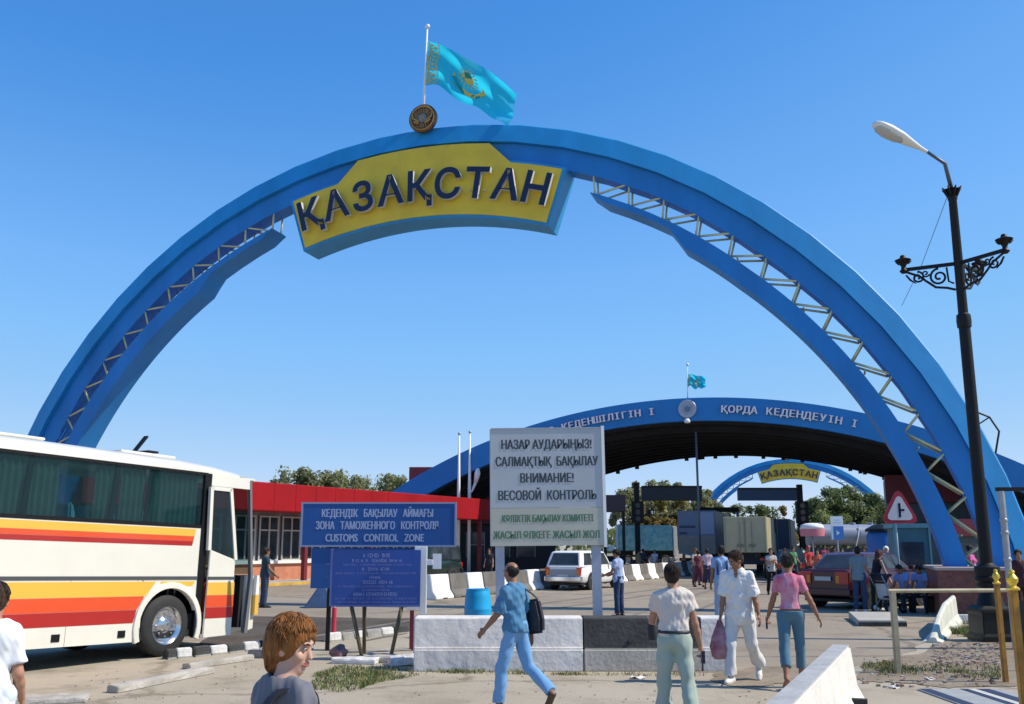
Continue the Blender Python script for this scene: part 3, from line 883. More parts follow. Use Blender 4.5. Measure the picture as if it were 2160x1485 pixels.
# roof: rounded shell
m = MB(); rings = []
for x, dz in ((-9.2, .0), (-3, .0), (-1.2, -.01), (0, -.02), (.8, -.06), (1.35, -.12), (1.62, -.19), (1.76, -.27)):
    rg = [(0.0, 3.14), (.0, 3.20 + dz * .4), (.06, 3.29 + dz * .8), (.25, 3.37 + dz), (.8, 3.41 + dz), (1.7, 3.41 + dz), (2.25, 3.37 + dz), (2.44, 3.29 + dz * .8), (2.5, 3.20 + dz * .4), (2.5, 3.14), (2.42, 3.10), (.08, 3.10)]
    rings.append([Vector((x, y, z)) for y, z in rg])
m.loft(rings); m.build('roof', BW, bus, smooth=True, angle=35)
m = MB(); m.box(-.95, .25, .5, 2.0, 3.38, 3.44); shade_bevel(m.build('roof_unit', BW, bus), .03)
m = MB(); m.box(-3.6, -2.4, .5, 2.0, 3.41, 3.46); shade_bevel(m.build('roof_unit', BW, bus), .03)
m = MB(); m.box(-.34, -.12, .55, 1.1, 3.455, 3.49); Mx = Matrix.Translation((-.42, .8, 3.47)) @ Matrix.Rotation(R(-52), 4, 'Y'); m.box(0, .36, -.05, .05, 0, .03, Mx); m.build('open_hatch', BLACK, bus)
# closed front, far side, rear, floor
m = MB(); m.prism([(-9.2, .28), (1.55, .28), (1.55, 2.2), (-9.2, 2.2)], fl, 2.45, 2.5); m.build('far_side_panel', BW, bus)
m = MB(); m.prism([(-9.2, 2.2), (1.35, 2.2), (1.35, 3.12), (-9.2, 3.12)], fl, 2.46, 2.47); m.build('far_window', GL, bus)
m = MB(); m.box(-9.25, -9.2, 0, 2.5, .28, 3.2); m.build('rear_panel', BW, bus)
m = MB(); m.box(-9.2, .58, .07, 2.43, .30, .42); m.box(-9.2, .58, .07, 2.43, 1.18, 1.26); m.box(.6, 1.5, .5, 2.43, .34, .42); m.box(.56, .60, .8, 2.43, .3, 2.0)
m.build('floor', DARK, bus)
m = MB(); m.prism([(1.80, .30), (2.04, .36), (2.04, 1.12), (1.98, 1.35), (1.78, 1.35)], lambda a, b, d: Vector((a, d, b)), .06, 2.5); m.build('front_panel', BW, bus, bevel=.02)
m = MB(); m.prism([(2.045, .75), (2.045, 1.0), (2.035, 1.0), (2.035, .75)], fl, .1, 2.45); m.build('front_stripe', S_Y, bus)
m = MB(); m.prism([(1.98, 1.36), (1.66, 3.06), (1.63, 3.06), (1.95, 1.36)], fl, .1, 2.45); m.build('windscreen', GL, bus)
m = MB(); m.prism([(1.74, .30), (1.82, .30), (1.87, 1.3), (1.67, 3.1), (1.62, 3.1), (1.81, 1.3)], fl, -.01, .06); m.build('front_post', mat('post_grey', (.16, .17, .18), .3), bus)
m = MB(); m.box(.57, 1.66, -.004, .06, 2.93, 3.14); m.build('door_header', BW, bus)
m = MB(); m.box(.62, 1.74, .06, .45, .33, .40); m.box(.62, 1.6, .28, .6, .40, .66); m.build('step', mat('step_grey', (.12, .12, .12), .6), bus)
m = MB(); m.box(.60, 1.50, .95, .99, .42, 2.95); m.box(1.68, 1.76, .12, 2.4, .40, 1.34); m.build('dark_doorway_sheet', DARK, bus)  # dark sheets added so the open doorway looks unlit inside
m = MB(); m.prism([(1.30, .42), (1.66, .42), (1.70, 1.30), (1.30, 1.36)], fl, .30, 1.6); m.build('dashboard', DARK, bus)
CUR = mat('curtain', (.17, .23, .19), .9, var=.15, scale=6)
for x0_, x1_ in ((-3.5, -2.95), (-2.85, -2.36), (-1.72, -1.32), (-1.22, -.72), (-.60, .45)):
    m = MB(); m.grid(lambda u, v: Vector((x0_ + (x1_ - x0_) * u, .10 + .025 * math.sin(u * (x1_ - x0_) * 55), 2.2 + .9 * v)), int((x1_ - x0_) * 60), 2); m.build('curtain', CUR, bus, smooth=True, fix=False)
m = MB(); m.tube([(1.5, .12, .75), (1.5, .12, 1.35), (1.42, .4, 1.5)], .018, 8); m.build('grab_rail', CHROME, bus)
m = MB(); m.prism([(1.96, .98), (2.05, .98), (2.03, 1.34), (1.97, 1.34)], fl, -.02, .06); m.build('corner_lamp', WHITE, bus)
m = MB(); m.prism([(1.96, .62), (2.05, .62), (2.05, .975), (1.96, .975)], fl, -.02, .06); m.build('corner_panel', S_Y, bus)
# open door leaf, standing proud of the side
dl = MB(); y0, y1 = -.09, -.05
dl.prism([(.66, .27), (1.33, .29), (1.30, 1.62), (.68, 1.79)], fl, y0, y1)
leaf = dl.build('door', BW, bus, bevel=.008)
m = MB(); m.prism([(.68, 1.80), (1.30, 1.63), (1.06, 2.88), (.62, 2.88)], fl, y0 + .012, y1 - .012); m.build('door_glass', GL, leaf)
m = MB()
for a, b in (((.65, 1.78), (.60, 2.9)), ((.60, 2.88), (1.09, 2.88)), ((1.07, 2.9), (1.31, 1.62))):
    d = Vector((b[0] - a[0], 0, b[1] - a[1])).normalized(); nn = Vector((-d.z, 0, d.x)) * .035
    pa, pb = Vector((a[0], 0, a[1])), Vector((b[0], 0, b[1]))
    m.loft([[pa + nn + Vector((0, y0 - .01, 0)), pa - nn + Vector((0, y0 - .01, 0)), pa - nn + Vector((0, y1 + .01, 0)), pa + nn + Vector((0, y1 + .01, 0))], [pb + nn + Vector((0, y0 - .01, 0)), pb - nn + Vector((0, y0 - .01, 0)), pb - nn + Vector((0, y1 + .01, 0)), pb + nn + Vector((0, y1 + .01, 0))]])
m.build('door_frame', BW, leaf)
for z0, z1, mt in ((1.0, 1.22, S_Y), (.79, .995, S_O), (.60, .785, S_R)):
    q = MB(); q.prism([(.665, z0), (1.322, z0), (1.318, z1), (.67, z1)], fl, y0 - .004, y0); q.build('stripe', mt, leaf)
q = MB(); q.box(.67, 1.31, y0 - .01, y0, 1.27, 1.32); q.build('rub_strip', MATS['rub_grey'], leaf)
def wheel(par, x, y, z, r, w, out, rim_m=CHROME, name='wheel', lugs=8):
    m = MB(); M = Matrix.Rotation(R(90), 4, 'X')
    rr_ = r
    m.lathe([(r * .60, -w / 2), (r * .82, -w / 2 - .005), (r * .93, -w / 2 + .015), (r, -w / 2 + .05), (r, w / 2 - .05), (r * .93, w / 2 - .015), (r * .82, w / 2 + .005), (r * .60, w / 2)], (x, y, z), 32, M, wrap=True)
    wo = m.build(name, RUBBER, par, smooth=True, angle=40)
    s = out
    q = MB()
    q.lathe([(0, -s * (w / 2 - .02)), (r * .12, -s * (w / 2 - .02)), (r * .2, -s * (w / 2 - .03)), (r * .3, -s * (w / 2 - .07)), (r * .5, -s * (w / 2 - .05)), (r * .57, -s * (w / 2 - .01)), (r * .62, -s * (w / 2 + .004)), (r * .62, -s * (w / 2 - .06)), (0, -s * (w / 2 - .1))], (x, y, z), 28, M)
    for k in range(lugs):
        t = 2 * math.pi * k / lugs
        q.lathe([(r * .035, -s * (w / 2 - .05)), (r * .035, -s * (w / 2 - .02)), (0, -s * (w / 2 - .015))], (x + r * .36 * math.cos(t), y, z + r * .36 * math.sin(t)), 8, M)
    q.build('rim', rim_m, wo, smooth=True, angle=35)
    return wo
wheel(bus, -.07, .17, .51, .505, .30, -1)
for x in (-.07, -6.4):
    wheel(bus, x, 2.33, .51, .505, .30, 1)
wheel(bus, -6.4, .17, .51, .505, .30, -1)
m = MB(); m.box(-.7, .52, .06, .5, 1.14, 1.17); m.box(-.72, -.66, .06, .5, .3, 1.17); m.build('wheel_housing', DARK, bus)
def seat(x, y):
    q = MB()
    q.prism([(0, 1.55), (.1, 1.55), (.02, 2.28), (-.04, 2.46), (-.12, 2.46), (-.10, 2.25)], lambda a, b, d: Vector((x + a, d, b)), y, y + .42)
    q.box(x, x + .5, y, y + .42, 1.55, 1.68)
    return q.build('seat', SEAT, bus, bevel=.03)
for i, x in enumerate((-7.4, -6.6, -5.8, -5.0, -4.2, -3.4, -2.7, -1.98, -1.22, -.62)):
    seat(x, .16); seat(x, .62); seat(x, 1.45); seat(x, 1.9)

# ------------------------------------------------------------------ cars
def car(name, label, cat, loc, rotz, paint, Lc=4.4, Wc=1.7, zlo=.24, prof=None, cab=None, wr=.31, wx=(.85, 3.35), dark=False, pane=None, tail=None, plate_h=.55, group=None, rim_m=None):
    """x runs from the rear bumper (0) to the nose (Lc)"""
    o = thing(name, label, cat, loc, rotz, group)
    hw = Wc / 2
    m = MB(); rings = []
    for x, zt in prof:
        e = min(x, Lc - x); k = hw - (.10 * max(0, 1 - e / .35) ** 2)
        zl = zlo + .10 * max(0, 1 - e / .3)
        rings.append([Vector((x, s * y, z)) for s, y, z in [(-1, k - .09, zl), (-1, k - .01, zl + .10), (-1, k, (zl + zt) / 2), (-1, k - .02, zt - .14), (-1, k - .07, zt - .03), (-1, k - .22, zt)] + [(1, k - .22, zt), (1, k - .07, zt - .03), (1, k - .02, zt - .14), (1, k, (zl + zt) / 2), (1, k - .01, zl + .10), (1, k - .09, zl)]])
    m.loft(rings); m.build('body', paint, o, smooth=True, angle=38)
    b0, b1, t0, t1, zb, zt, wb, wt = cab
    def bot(u): return b0 + (b1 - b0) * u
    def frame(z):
        k = (z - zb) / (zt - zb)
        return b0 + (t0 - b0) * k, b1 + (t1 - b1) * k, wb + (wt - wb) * k
    m = MB(); rg = []
    for z, ins in ((zb - .03, 0), (zb + (zt - zb) * .55, -.012), (zt - .05, 0), (zt - .01, .05), (zt + .015, .16)):
        x0, x1, w = frame(min(z, zt)); w -= ins; x0 += ins; x1 -= ins
        c = .10
        rg.append([Vector(p) for p in [(x0, -w + c, z), (x0 + c, -w, z), (x1 - c * 1.5, -w, z), (x1, -w + c, z), (x1, w - c, z), (x1 - c * 1.5, w, z), (x0 + c, w, z), (x0, w - c, z)]])
    m.loft(rg); m.build('cabin', paint, o, smooth=True, angle=30)
    pane = pane or PANE
    def win(nm, pts):
        q = MB(); q.add(pts, [tuple(range(len(pts)))]); w = q.build(nm, pane, o, fix=False)
        sol = w.modifiers.new('thick', 'SOLIDIFY'); sol.thickness = .012; sol.offset = 0
    za, zc = zb + .04, zt - .075
    ax0, ax1, aw = frame(za); cx0, cx1, cw = frame(zc)
    pr = .012
    win('rear_window', [(ax0 - pr, -aw + .14, za), (ax0 - pr, aw - .14, za), (cx0 - pr, cw - .16, zc), (cx0 - pr, -cw + .16, zc)])
    win('windscreen', [(ax1 + pr, -aw + .12, za), (ax1 + pr, aw - .12, za), (cx1 + pr, cw - .14, zc), (cx1 + pr, -cw + .14, zc)])
    for s in (-1, 1):
        n_ = 3 if (cx1 - cx0) > 2.0 else 2
        for k in range(n_):
            u0, u1 = k / n_, (k + 1) / n_
            lo0 = ax0 + .2 + (ax1 - .25 - ax0 - .2) * u0 + .03; lo1 = ax0 + .2 + (ax1 - .25 - ax0 - .2) * u1 - .03
            hi0 = cx0 + .16 + (cx1 - .2 - cx0 - .16) * u0 + .03; hi1 = cx0 + .16 + (cx1 - .2 - cx0 - .16) * u1 - .03
            win('side_window', [(lo0, s * (aw + pr), za), (lo1, s * (aw + pr), za), (hi1, s * (cw + pr), zc), (hi0, s * (cw + pr), zc)])
    for nm, x0, x1 in (('rear_bumper', -.07, .10), ('front_bumper', Lc - .1, Lc + .07)):
        m = MB(); m.box(x0, x1, -hw + .03, hw - .03, zlo + .10, zlo + .30); shade_bevel(m.build(nm, tail.get('bump', paint) if tail else paint, o), .03)
    tl = mat('tail_red', (.50, .014, .014), .25, coat=.6)
    tz = prof[0][1]
    th = tail or {}
    for s in (-1, 1):
        y0, y1 = th.get('y', (hw - .45, hw - .09))
        z0, z1 = th.get('z', (tz - .30, tz - .06))
        m = MB(); m.box(-.035, .14, min(s * y0, s * y1), max(s * y0, s * y1), z0, z1); t_ = m.build('tail_light', tl, o)
        m = MB(); m.box(-.042, -.034, min(s * (y0 + .02), s * (y0 + .12)), max(s * (y0 + .02), s * (y0 + .12)), z0 + .03, z1 - .1); m.build('indicator', ORANGE, t_)
        m = MB(); m.box(Lc - .1, Lc + .02, min(s * (hw - .4), s * (hw - .1)), max(s * (hw - .4), s * (hw - .1)), prof[-1][1] - .22, prof[-1][1] - .06); m.build('headlight', CHROME, o)
        m = MB(); m.box(b1 - .45, b1 - .3, min(s * hw, s * (hw + .16)), max(s * hw, s * (hw + .16)), zb, zb + .12); shade_bevel(m.build('mirror', paint, o), .02)
        for x in wx:
            q = MB(); q.lathe([(0, -.02), (wr + .06, -.02), (wr + .06, .02), (0, .02)], (x, s * (hw - .012), wr + .02), 24, Matrix.Rotation(R(90), 4, 'X')); q.build('wheel_arch', DARK, o)
            wheel(o, x, s * (hw - .085), wr, wr, .19, s, rim_m or mat('rim_grey', (.4, .4, .42), .35, .5), lugs=5)
    m = MB(); m.box(-.05, -.03, -.26, .26, plate_h, plate_h + .11); m.build('number_plate', mat('plate', (.5, .5, .48), .4), o)
    m = MB(); m.box(.15, Lc - .15, -hw + .12, hw - .12, zlo - .06, zlo + .02); m.build('underside', DARK, o)
    return o
P_SED = mat('paint_maroon', (.060, .006, .011), .3, coat=.5)
wagx, wagy = G(1183, 1246)
wg = car('estate_car', 'white boxy estate car with grey tailgate beside the white barriers', 'car', (wagx + .1, wagy, 0), R(90 - 27), WHITE, 4.7, 1.75, .28,
         [(0, .98), (.1, 1.02), (1, 1.03), (2.9, 1.02), (3.4, .98), (4.3, .93), (4.6, .86), (4.7, .78)], (.05, 3.45, .36, 2.9, 1.0, 1.60, .82, .70), .33, (1.0, 3.75),
         tail={'y': (.62, .80), 'z': (.62, .95), 'bump': CHROME}, plate_h=.55, rim_m=WHITE)
m = MB(); m.box(-.012, .01, -.60, .60, .50, .86); m.build('tailgate', mat('gate_grey', (.30, .31, .33), .4), wg)
sx, sy = G(1741, 1285)
sd = car('saloon_car', 'dark maroon saloon car with red tail lights standing behind the pushchair couple', 'car', (sx, sy, 0), R(90 - 52), P_SED, 4.5, 1.75, .26,
         [(0, .98), (.08, 1.06), (.7, 1.08), (1.2, 1.06), (3.0, 1.0), (3.6, .95), (4.2, .85), (4.5, .70)], (.55, 3.35, 1.05, 2.65, 1.04, 1.50, .80, .62), .32, (.95, 3.55),
         tail={'y': (.40, .80), 'z': (.68, 1.0), 'bump': P_SED}, plate_h=.76)
sd.scale = (1.06, 1.06, 1.08)
q = G(1672, 1226)
car('dark_car', 'dark grey hatchback behind the woman in the pink top', 'car', (q[0], q[1], 0), R(90 - 18), mat('paint_dark', (.02, .024, .03), .2, coat=1), 4.3, 1.7, .26,
    [(0, .96), (.1, 1.02), (1, 1.03), (2.9, 1.0), (3.6, .92), (4.2, .80), (4.3, .7)], (.1, 3.3, .5, 2.6, 1.0, 1.62, .8, .66), .31, (.85, 3.45), tail={'bump': BLACK})
q = G(1408, 1192)
car('dark_blue_car', 'dark blue car facing away below the blue tarpaulin truck', 'car', (q[0], q[1], 0), R(90 + 150), mat('paint_blue', (.012, .016, .05), .2, coat=1), 4.3, 1.7, .26,
    [(0, .96), (.1, 1.0), (1, 1.02), (2.9, 1.0), (3.6, .92), (4.2, .80), (4.3, .7)], (.5, 3.3, 1.0, 2.6, 1.0, 1.5, .8, .66), .31, (.85, 3.45), tail={'bump': BLACK})
q = G(968, 1226)
jp = car('jeep', 'dark green jeep with a pale spare wheel parked at the end of the red building', 'car', (q[0] - .4, q[1], 0), R(90 + 140), mat('paint_green', (.012, .03, .024), .3, coat=.6), 3.9, 1.7, .40,
    [(0, 1.05), (.05, 1.10), (1, 1.12), (2.5, 1.1), (3.0, 1.08), (3.7, 1.05), (3.9, .95)], (.03, 2.7, .1, 2.35, 1.1, 1.85, .8, .72), .38, (.75, 3.15), tail={'bump': BLACK})
q = MB(); q.lathe([(0, -.08), (.28, -.08), (.34, -.03), (.34, .08), (0, .08)], (3.98, -.35, 1.0), 24, Matrix.Rotation(R(90), 4, 'Y')); q.build('spare_wheel', mat('pale_grey', (.4, .42, .42), .4), jp, smooth=True, angle=40)

# ------------------------------------------------------------------ lorries
def lorry(name, label, px, Y, rotz, w, h, bed, length, boxm, cabm, doors=True, cab=True):
    q = AY(px, 1150, Y)
    o = thing(name, label, 'truck', (q.x, Y, 0), rotz)
    m = MB(); m.box(0, length, -w / 2, w / 2, bed, h); shade_bevel(m.build('cargo_box', boxm, o), .03)
    if doors:
        m = MB()
        for y in (-w / 2 + .04, -.03, .03 - .06 + .04, w / 2 - .10): m.box(-.03, 0, y, y + .06, bed + .05, h - .05)
        for y in (-.35, .31): m.tube([(-.045, y, bed + .1), (-.045, y, h - .1)], .018, 6)
        m.build('door_bar', mat('bar_' + name, tuple(c * .7 for c in boxm.node_tree.nodes['Principled BSDF'].inputs[0].default_value[:3]), .5), o)
    m = MB(); m.box(.1, length + (2.0 if cab else 0), -.45, .45, bed - .25, bed - .003); m.box(-.02, .1, -w / 2 + .05, w / 2 - .05, bed - .45, bed - .25)
    m.build('chassis', BLACK, o)
    for s in (-1, 1):
        for x in (1.0, 2.2, length + .9):
            wheel(o, x, s * (w / 2 - .17), .5, .5, .28, s, STEEL, lugs=6)
        m = MB(); m.box(-.03, .0, s * (w / 2 - .3) - .14, s * (w / 2 - .3) + .14, bed - .42, bed - .30); m.build('tail_light', mat('tail_red', (.4, .02, .02), .3), o)
    if cab:
        m = MB(); m.prism([(length + .15, .7), (length + 2.0, .7), (length + 2.05, 1.5), (length + 1.8, 2.6), (length + .15, 2.7)], fl, -w / 2 + .06, w / 2 - .06); m.build('cab', cabm, o, bevel=.05)
        m = MB(); m.prism([(length + 2.045, 1.6), (length + 2.055, 1.6), (length + 1.86, 2.45), (length + 1.85, 2.45)], fl, -w / 2 + .2, w / 2 - .2); m.build('windscreen', PANE, o)
    return o
BEIGE = mat('box_beige', (.42, .37, .23), .5, var=.08, scale=1.2)
bt = lorry('box_truck', 'beige box truck seen from behind under the distant arch', 1573, 55, R(90 - 19), 2.35, AY(1573, 1090, 55).z, 1.45, 5.5, BEIGE, mat('cab_blue', (.02, .05, .11), .4))
m = MB(); m.box(-.035, .005, -1.175, -1.10, 1.45, 3.46); m.build('edge_stripe', mat('edge_cream', (.70, .62, .30), .5), bt)
m = MB(); 
for y0 in (-.52, .12):
    for k in range(4): m.box(-.05, -.046, y0 + k * .10, y0 + k * .10 + .03, 1.75, 1.93); m.box(-.05, -.046, y0 + k * .10 + .03, y0 + k * .10 + .07, 1.75 + .05 * (k % 3), 1.79 + .05 * (k % 3))
m.build('faded_marks', mat('ink_grey', (.12, .11, .08), .6), bt)
gt = lorry('box_trailer', 'grey blue lorry trailer with a pale notice left of the beige box truck', 1470, 64, R(90 - 19), 2.4, AY(1470, 1077, 64).z, 1.3, 8, mat('trailer_grey', (.15, .19, .27), .5, var=.08, scale=1), mat('cab_grey', (.1, .12, .15), .4), doors=False)
m = MB(); m.box(-.02, 0, -1.2, 1.2, 1.3, 2.45); m.build('lower_door', mat('trailer_beige', (.24, .22, .19), .5, var=.15, scale=1.2), gt)
m = MB(); m.box(-.04, -.021, -1.15, -.1, 2.55, 3.95); m.build('notice', mat('notice_grey', (.27, .32, .42), .5), gt)
m = MB(); m.box(-.03, -.001, .05, 1.1, 2.95, 3.1); m.box(-.03, -.001, .6, 1.1, 2.55, 2.68); m.build('stripe', mat('stripe_navy', (.03, .04, .10), .5), gt)
lorry('box_truck', 'dark blue lorry standing right behind the beige box truck', 1630, 66, R(90 - 19), 2.4, AY(1630, 1095, 66).z, 1.3, 6, mat('box_navy', (.02, .035, .08), .5), mat('cab_blue', (.02, .05, .11), .4))
lorry('box_truck', 'black lorry box between the grey trailer and the beige box truck', 1519, 72, R(90 - 19), 1.9, AY(1516, 1096, 60).z, 1.3, 6, mat('box_black', (.012, .018, .03), .5), mat('cab_blue', (.02, .05, .11), .4))
# tarpaulin truck facing the viewer
q = AY(1425, 1150, 90)
o = thing('tarpaulin_truck', 'truck with a blue patterned tarpaulin and white front corner under the trees', 'truck', (q.x, 90, 0), R(180))
TARP = mat('tarp_blue', (.03, .22, .36), .5, col2=(.16, .36, .46), scale=2.2)
m = MB(); m.box(.25, 5.2, -2.2, .2, 1.35, AY(1425, 1108, 90).z); m.build('tarpaulin', TARP, o, bevel=.06)
m = MB(); m.box(-.15, .22, -2.2, .2, .9, AY(1425, 1110, 90).z); m.build('end_post', WHITE, o, bevel=.05)
m = MB(); m.box(.2, 5.2, -2.0, 0, .8, 1.34); m.build('chassis', BLACK, o)
for x in (1, 2.2, 4.4): wheel(o, x, .05, .5, .5, .28, 1, STEEL)
m = MB(); m.box(3.1, 3.9, .21, .25, 1.0, 1.3); m.build('number_board', WHITE, o)
# tanker
Yt = 90
q = AY(1700, 1150, Yt)
o = thing('tanker', 'silver blue tanker lorry parked behind the crowd', 'truck', (q.x, Yt, 0), R(4))
TK = mat('tank_silver', (.25, .29, .38), .4, .0, var=.08, scale=.7)
m = MB(); M = Matrix.Rotation(R(90), 4, 'Y')
lt_ = AY(1868, 1150, Yt).x - q.x
m.lathe([(0, 0), (.7, .05), (.95, .2), (.95, lt_ * .33), (.97, lt_ * .33), (.97, lt_ * .35), (.95, lt_ * .35), (.95, lt_ * .66), (.97, lt_ * .66), (.97, lt_ * .68), (.95, lt_ * .68), (.95, lt_ - .2), (.7, lt_ - .05), (0, lt_)], (0, 0, AY(1, 1106, Yt).z - .95), 28, M)
m.build('tank', TK, o, smooth=True, angle=40)
m = MB(); m.box(.2, lt_ - .2, -.5, .5, .75, 1.6); m.build('chassis', mat('chassis_blue', (.03, .045, .07), .5), o)
m = MB()
for xx in (.18, .42, .62, .85): m.lathe([(0, 0), (.25, 0), (.25, .18), (0, .2)], (lt_ * xx, 0, AY(1, 1106, Yt).z - .02), 14)
m.build('hatch', TK, o, smooth=True, angle=40)
for x in (.9, 2.1, lt_ - 1.2):
    wheel(o, x, -.85, .5, .5, .28, -1, STEEL)
m = MB(); m.tube([(lt_ * .58, -1.0, 1.6), (lt_ * .62, -1.0, 2.6), (lt_ * .66, -.8, 3.6)], .05, 8); m.build('ladder_rail', WHITE, o)
# ------------------------------------------------------------------ people: one smooth surface per body, garment or head of hair
class Field:
    def __init__(s, lo, hi, h):
        s.h = h; s.lo = np.array(lo, float)
        s.n = np.maximum(4, np.ceil((np.array(hi) - s.lo) / h).astype(int) + 1)
        s.ax = [s.lo[i] + h * np.arange(s.n[i]) for i in range(3)]
        s.d = np.ones(tuple(s.n), np.float32)
    def sub(s, lo, hi):
        i0 = np.maximum(0, np.floor((np.array(lo) - s.lo) / s.h).astype(int)); i1 = np.minimum(s.n, np.ceil((np.array(hi) - s.lo) / s.h).astype(int) + 1)
        if np.any(i1 <= i0): return None, None
        sl = tuple(slice(a, b) for a, b in zip(i0, i1))
        return sl, (s.ax[0][sl[0]][:, None, None], s.ax[1][sl[1]][None, :, None], s.ax[2][sl[2]][None, None, :])
    def put(s, sl, d, k, cut=False):
        o = s.d[sl]
        if cut:
            s.d[sl] = np.maximum(o, -d); return
        if k <= 0:
            s.d[sl] = np.minimum(o, d); return
        hh = np.clip(.5 + .5 * (o - d) / k, 0, 1)
        s.d[sl] = (o * (1 - hh) + d * hh - k * hh * (1 - hh)).astype(np.float32)
    def cone(s, a, b, ra, rb, k=.02, flat=False, sq=None, cut=False):
        a = np.array(a, float); b = np.array(b, float); m = max(ra, rb) + k + 3 * s.h
        sl, P = s.sub(np.minimum(a, b) - m, np.maximum(a, b) + m)
        if sl is None: return
        ba = b - a; L2 = max(1e-9, ba @ ba)
        px, py, pz = P[0] - a[0], P[1] - a[1], P[2] - a[2]
        t = (px * ba[0] + py * ba[1] + pz * ba[2]) / L2; tc = np.clip(t, 0, 1)
        qx, qy, qz = px - tc * ba[0], py - tc * ba[1], pz - tc * ba[2]
        d = np.sqrt(qx * qx + qy * qy + qz * qz) - (ra + (rb - ra) * tc)
        if flat: d = np.maximum(d, (t - 1) * math.sqrt(L2))
        s.put(sl, d, k, cut)
    def ell(s, c, r, Rm=None, k=.03, cut=False):
        c = np.array(c, float); r = np.array(r, float); m = r.max() + k + 3 * s.h
        sl, P = s.sub(c - m, c + m)
        if sl is None: return
        p = [P[0] - c[0], P[1] - c[1], P[2] - c[2]]
        if Rm is not None:
            p = [Rm[0][i] * p[0] + Rm[1][i] * p[1] + Rm[2][i] * p[2] for i in range(3)]
        q0 = np.sqrt((p[0] / r[0]) ** 2 + (p[1] / r[1]) ** 2 + (p[2] / r[2]) ** 2) + 1e-6
        q1 = np.sqrt((p[0] / r[0] ** 2) ** 2 + (p[1] / r[1] ** 2) ** 2 + (p[2] / r[2] ** 2) ** 2) + 1e-6
        s.put(sl, q0 * (q0 - 1) / q1, k, cut)
    def plane(s, p, n):
        """keep the side where (x - p).n < 0"""
        n = np.array(n, float); p = np.array(p, float)
        d = (s.ax[0][:, None, None] - p[0]) * n[0] + (s.ax[1][None, :, None] - p[1]) * n[1] + (s.ax[2][None, None, :] - p[2]) * n[2]
        s.d = np.maximum(s.d, d.astype(np.float32))
    def noise(s, amp, fr, seed=0, st=(1, 1, 1)):
        rr = random.Random(seed); tot = 0
        for i in range(4):
            w = np.array([rr.gauss(0, 1) * st[j] for j in range(3)]); w = w / np.linalg.norm(w) * fr * rr.uniform(.6, 1.6)
            tot = tot + np.sin(s.ax[0][:, None, None] * w[0] + s.ax[1][None, :, None] * w[1] + s.ax[2][None, None, :] * w[2] + rr.uniform(0, 6.28))
        s.d = s.d + (tot * (amp / 2.5)).astype(np.float32)
    def mesh(s):
        d = s.d; d[0] = d[-1] = 1; d[:, 0] = d[:, -1] = 1; d[:, :, 0] = d[:, :, -1] = 1
        ins = d < 0
        n = s.n
        cell = np.zeros(tuple(n - 1), bool)
        acc = np.zeros(tuple(n - 1) + (3,), np.float32); cnt = np.zeros(tuple(n - 1), np.float32)
        def win(arr, ax, off):
            sl = [slice(None)] * 3
            for a in range(3):
                if a != ax: sl[a] = slice(off[a], off[a] + n[a] - 1)
            return arr[tuple(sl)]
        edges = []
        for ax in range(3):
            s0 = [slice(None)] * 3; s1 = [slice(None)] * 3; s0[ax] = slice(0, -1); s1[ax] = slice(1, None)
            a = d[tuple(s0)]; b = d[tuple(s1)]; cr = (a < 0) != (b < 0)
            t = np.where(cr, a / np.where(cr, a - b, 1), 0)
            edges.append(cr)
            oth = [k for k in range(3) if k != ax]
            for u in (0, 1):
                for v in (0, 1):
                    off = [0, 0, 0]; off[oth[0]] = u; off[oth[1]] = v
                    c = win(cr, ax, off); tt = win(t, ax, off)
                    cnt += c
                    acc[..., ax] += np.where(c, tt, 0); acc[..., oth[0]] += c * u; acc[..., oth[1]] += c * v
        cell = cnt > 0
        idx = np.full(tuple(n - 1), -1, np.int64); loc = np.argwhere(cell); idx[cell] = np.arange(len(loc))
        V = (loc + acc[cell] / cnt[cell][:, None]) * s.h + s.lo
        F = []
        for ax in range(3):
            e = np.argwhere(edges[ax]); o1, o2 = [(1, 2), (2, 0), (0, 1)][ax]
            e = e[(e[:, o1] > 0) & (e[:, o2] > 0) & (e[:, o1] < n[o1] - 1) & (e[:, o2] < n[o2] - 1)]
            if not len(e): continue
            def at(du, dv):
                q = e.copy(); q[:, o1] -= du; q[:, o2] -= dv; return idx[q[:, 0], q[:, 1], q[:, 2]]
            quad = np.stack([at(1, 1), at(0, 1), at(0, 0), at(1, 0)], 1)
            fl_ = ~ins[e[:, 0], e[:, 1], e[:, 2]]
            quad[fl_] = quad[fl_][:, ::-1]
            F.append(quad)
        F = np.concatenate(F) if F else np.zeros((0, 4), int)
        return V, F
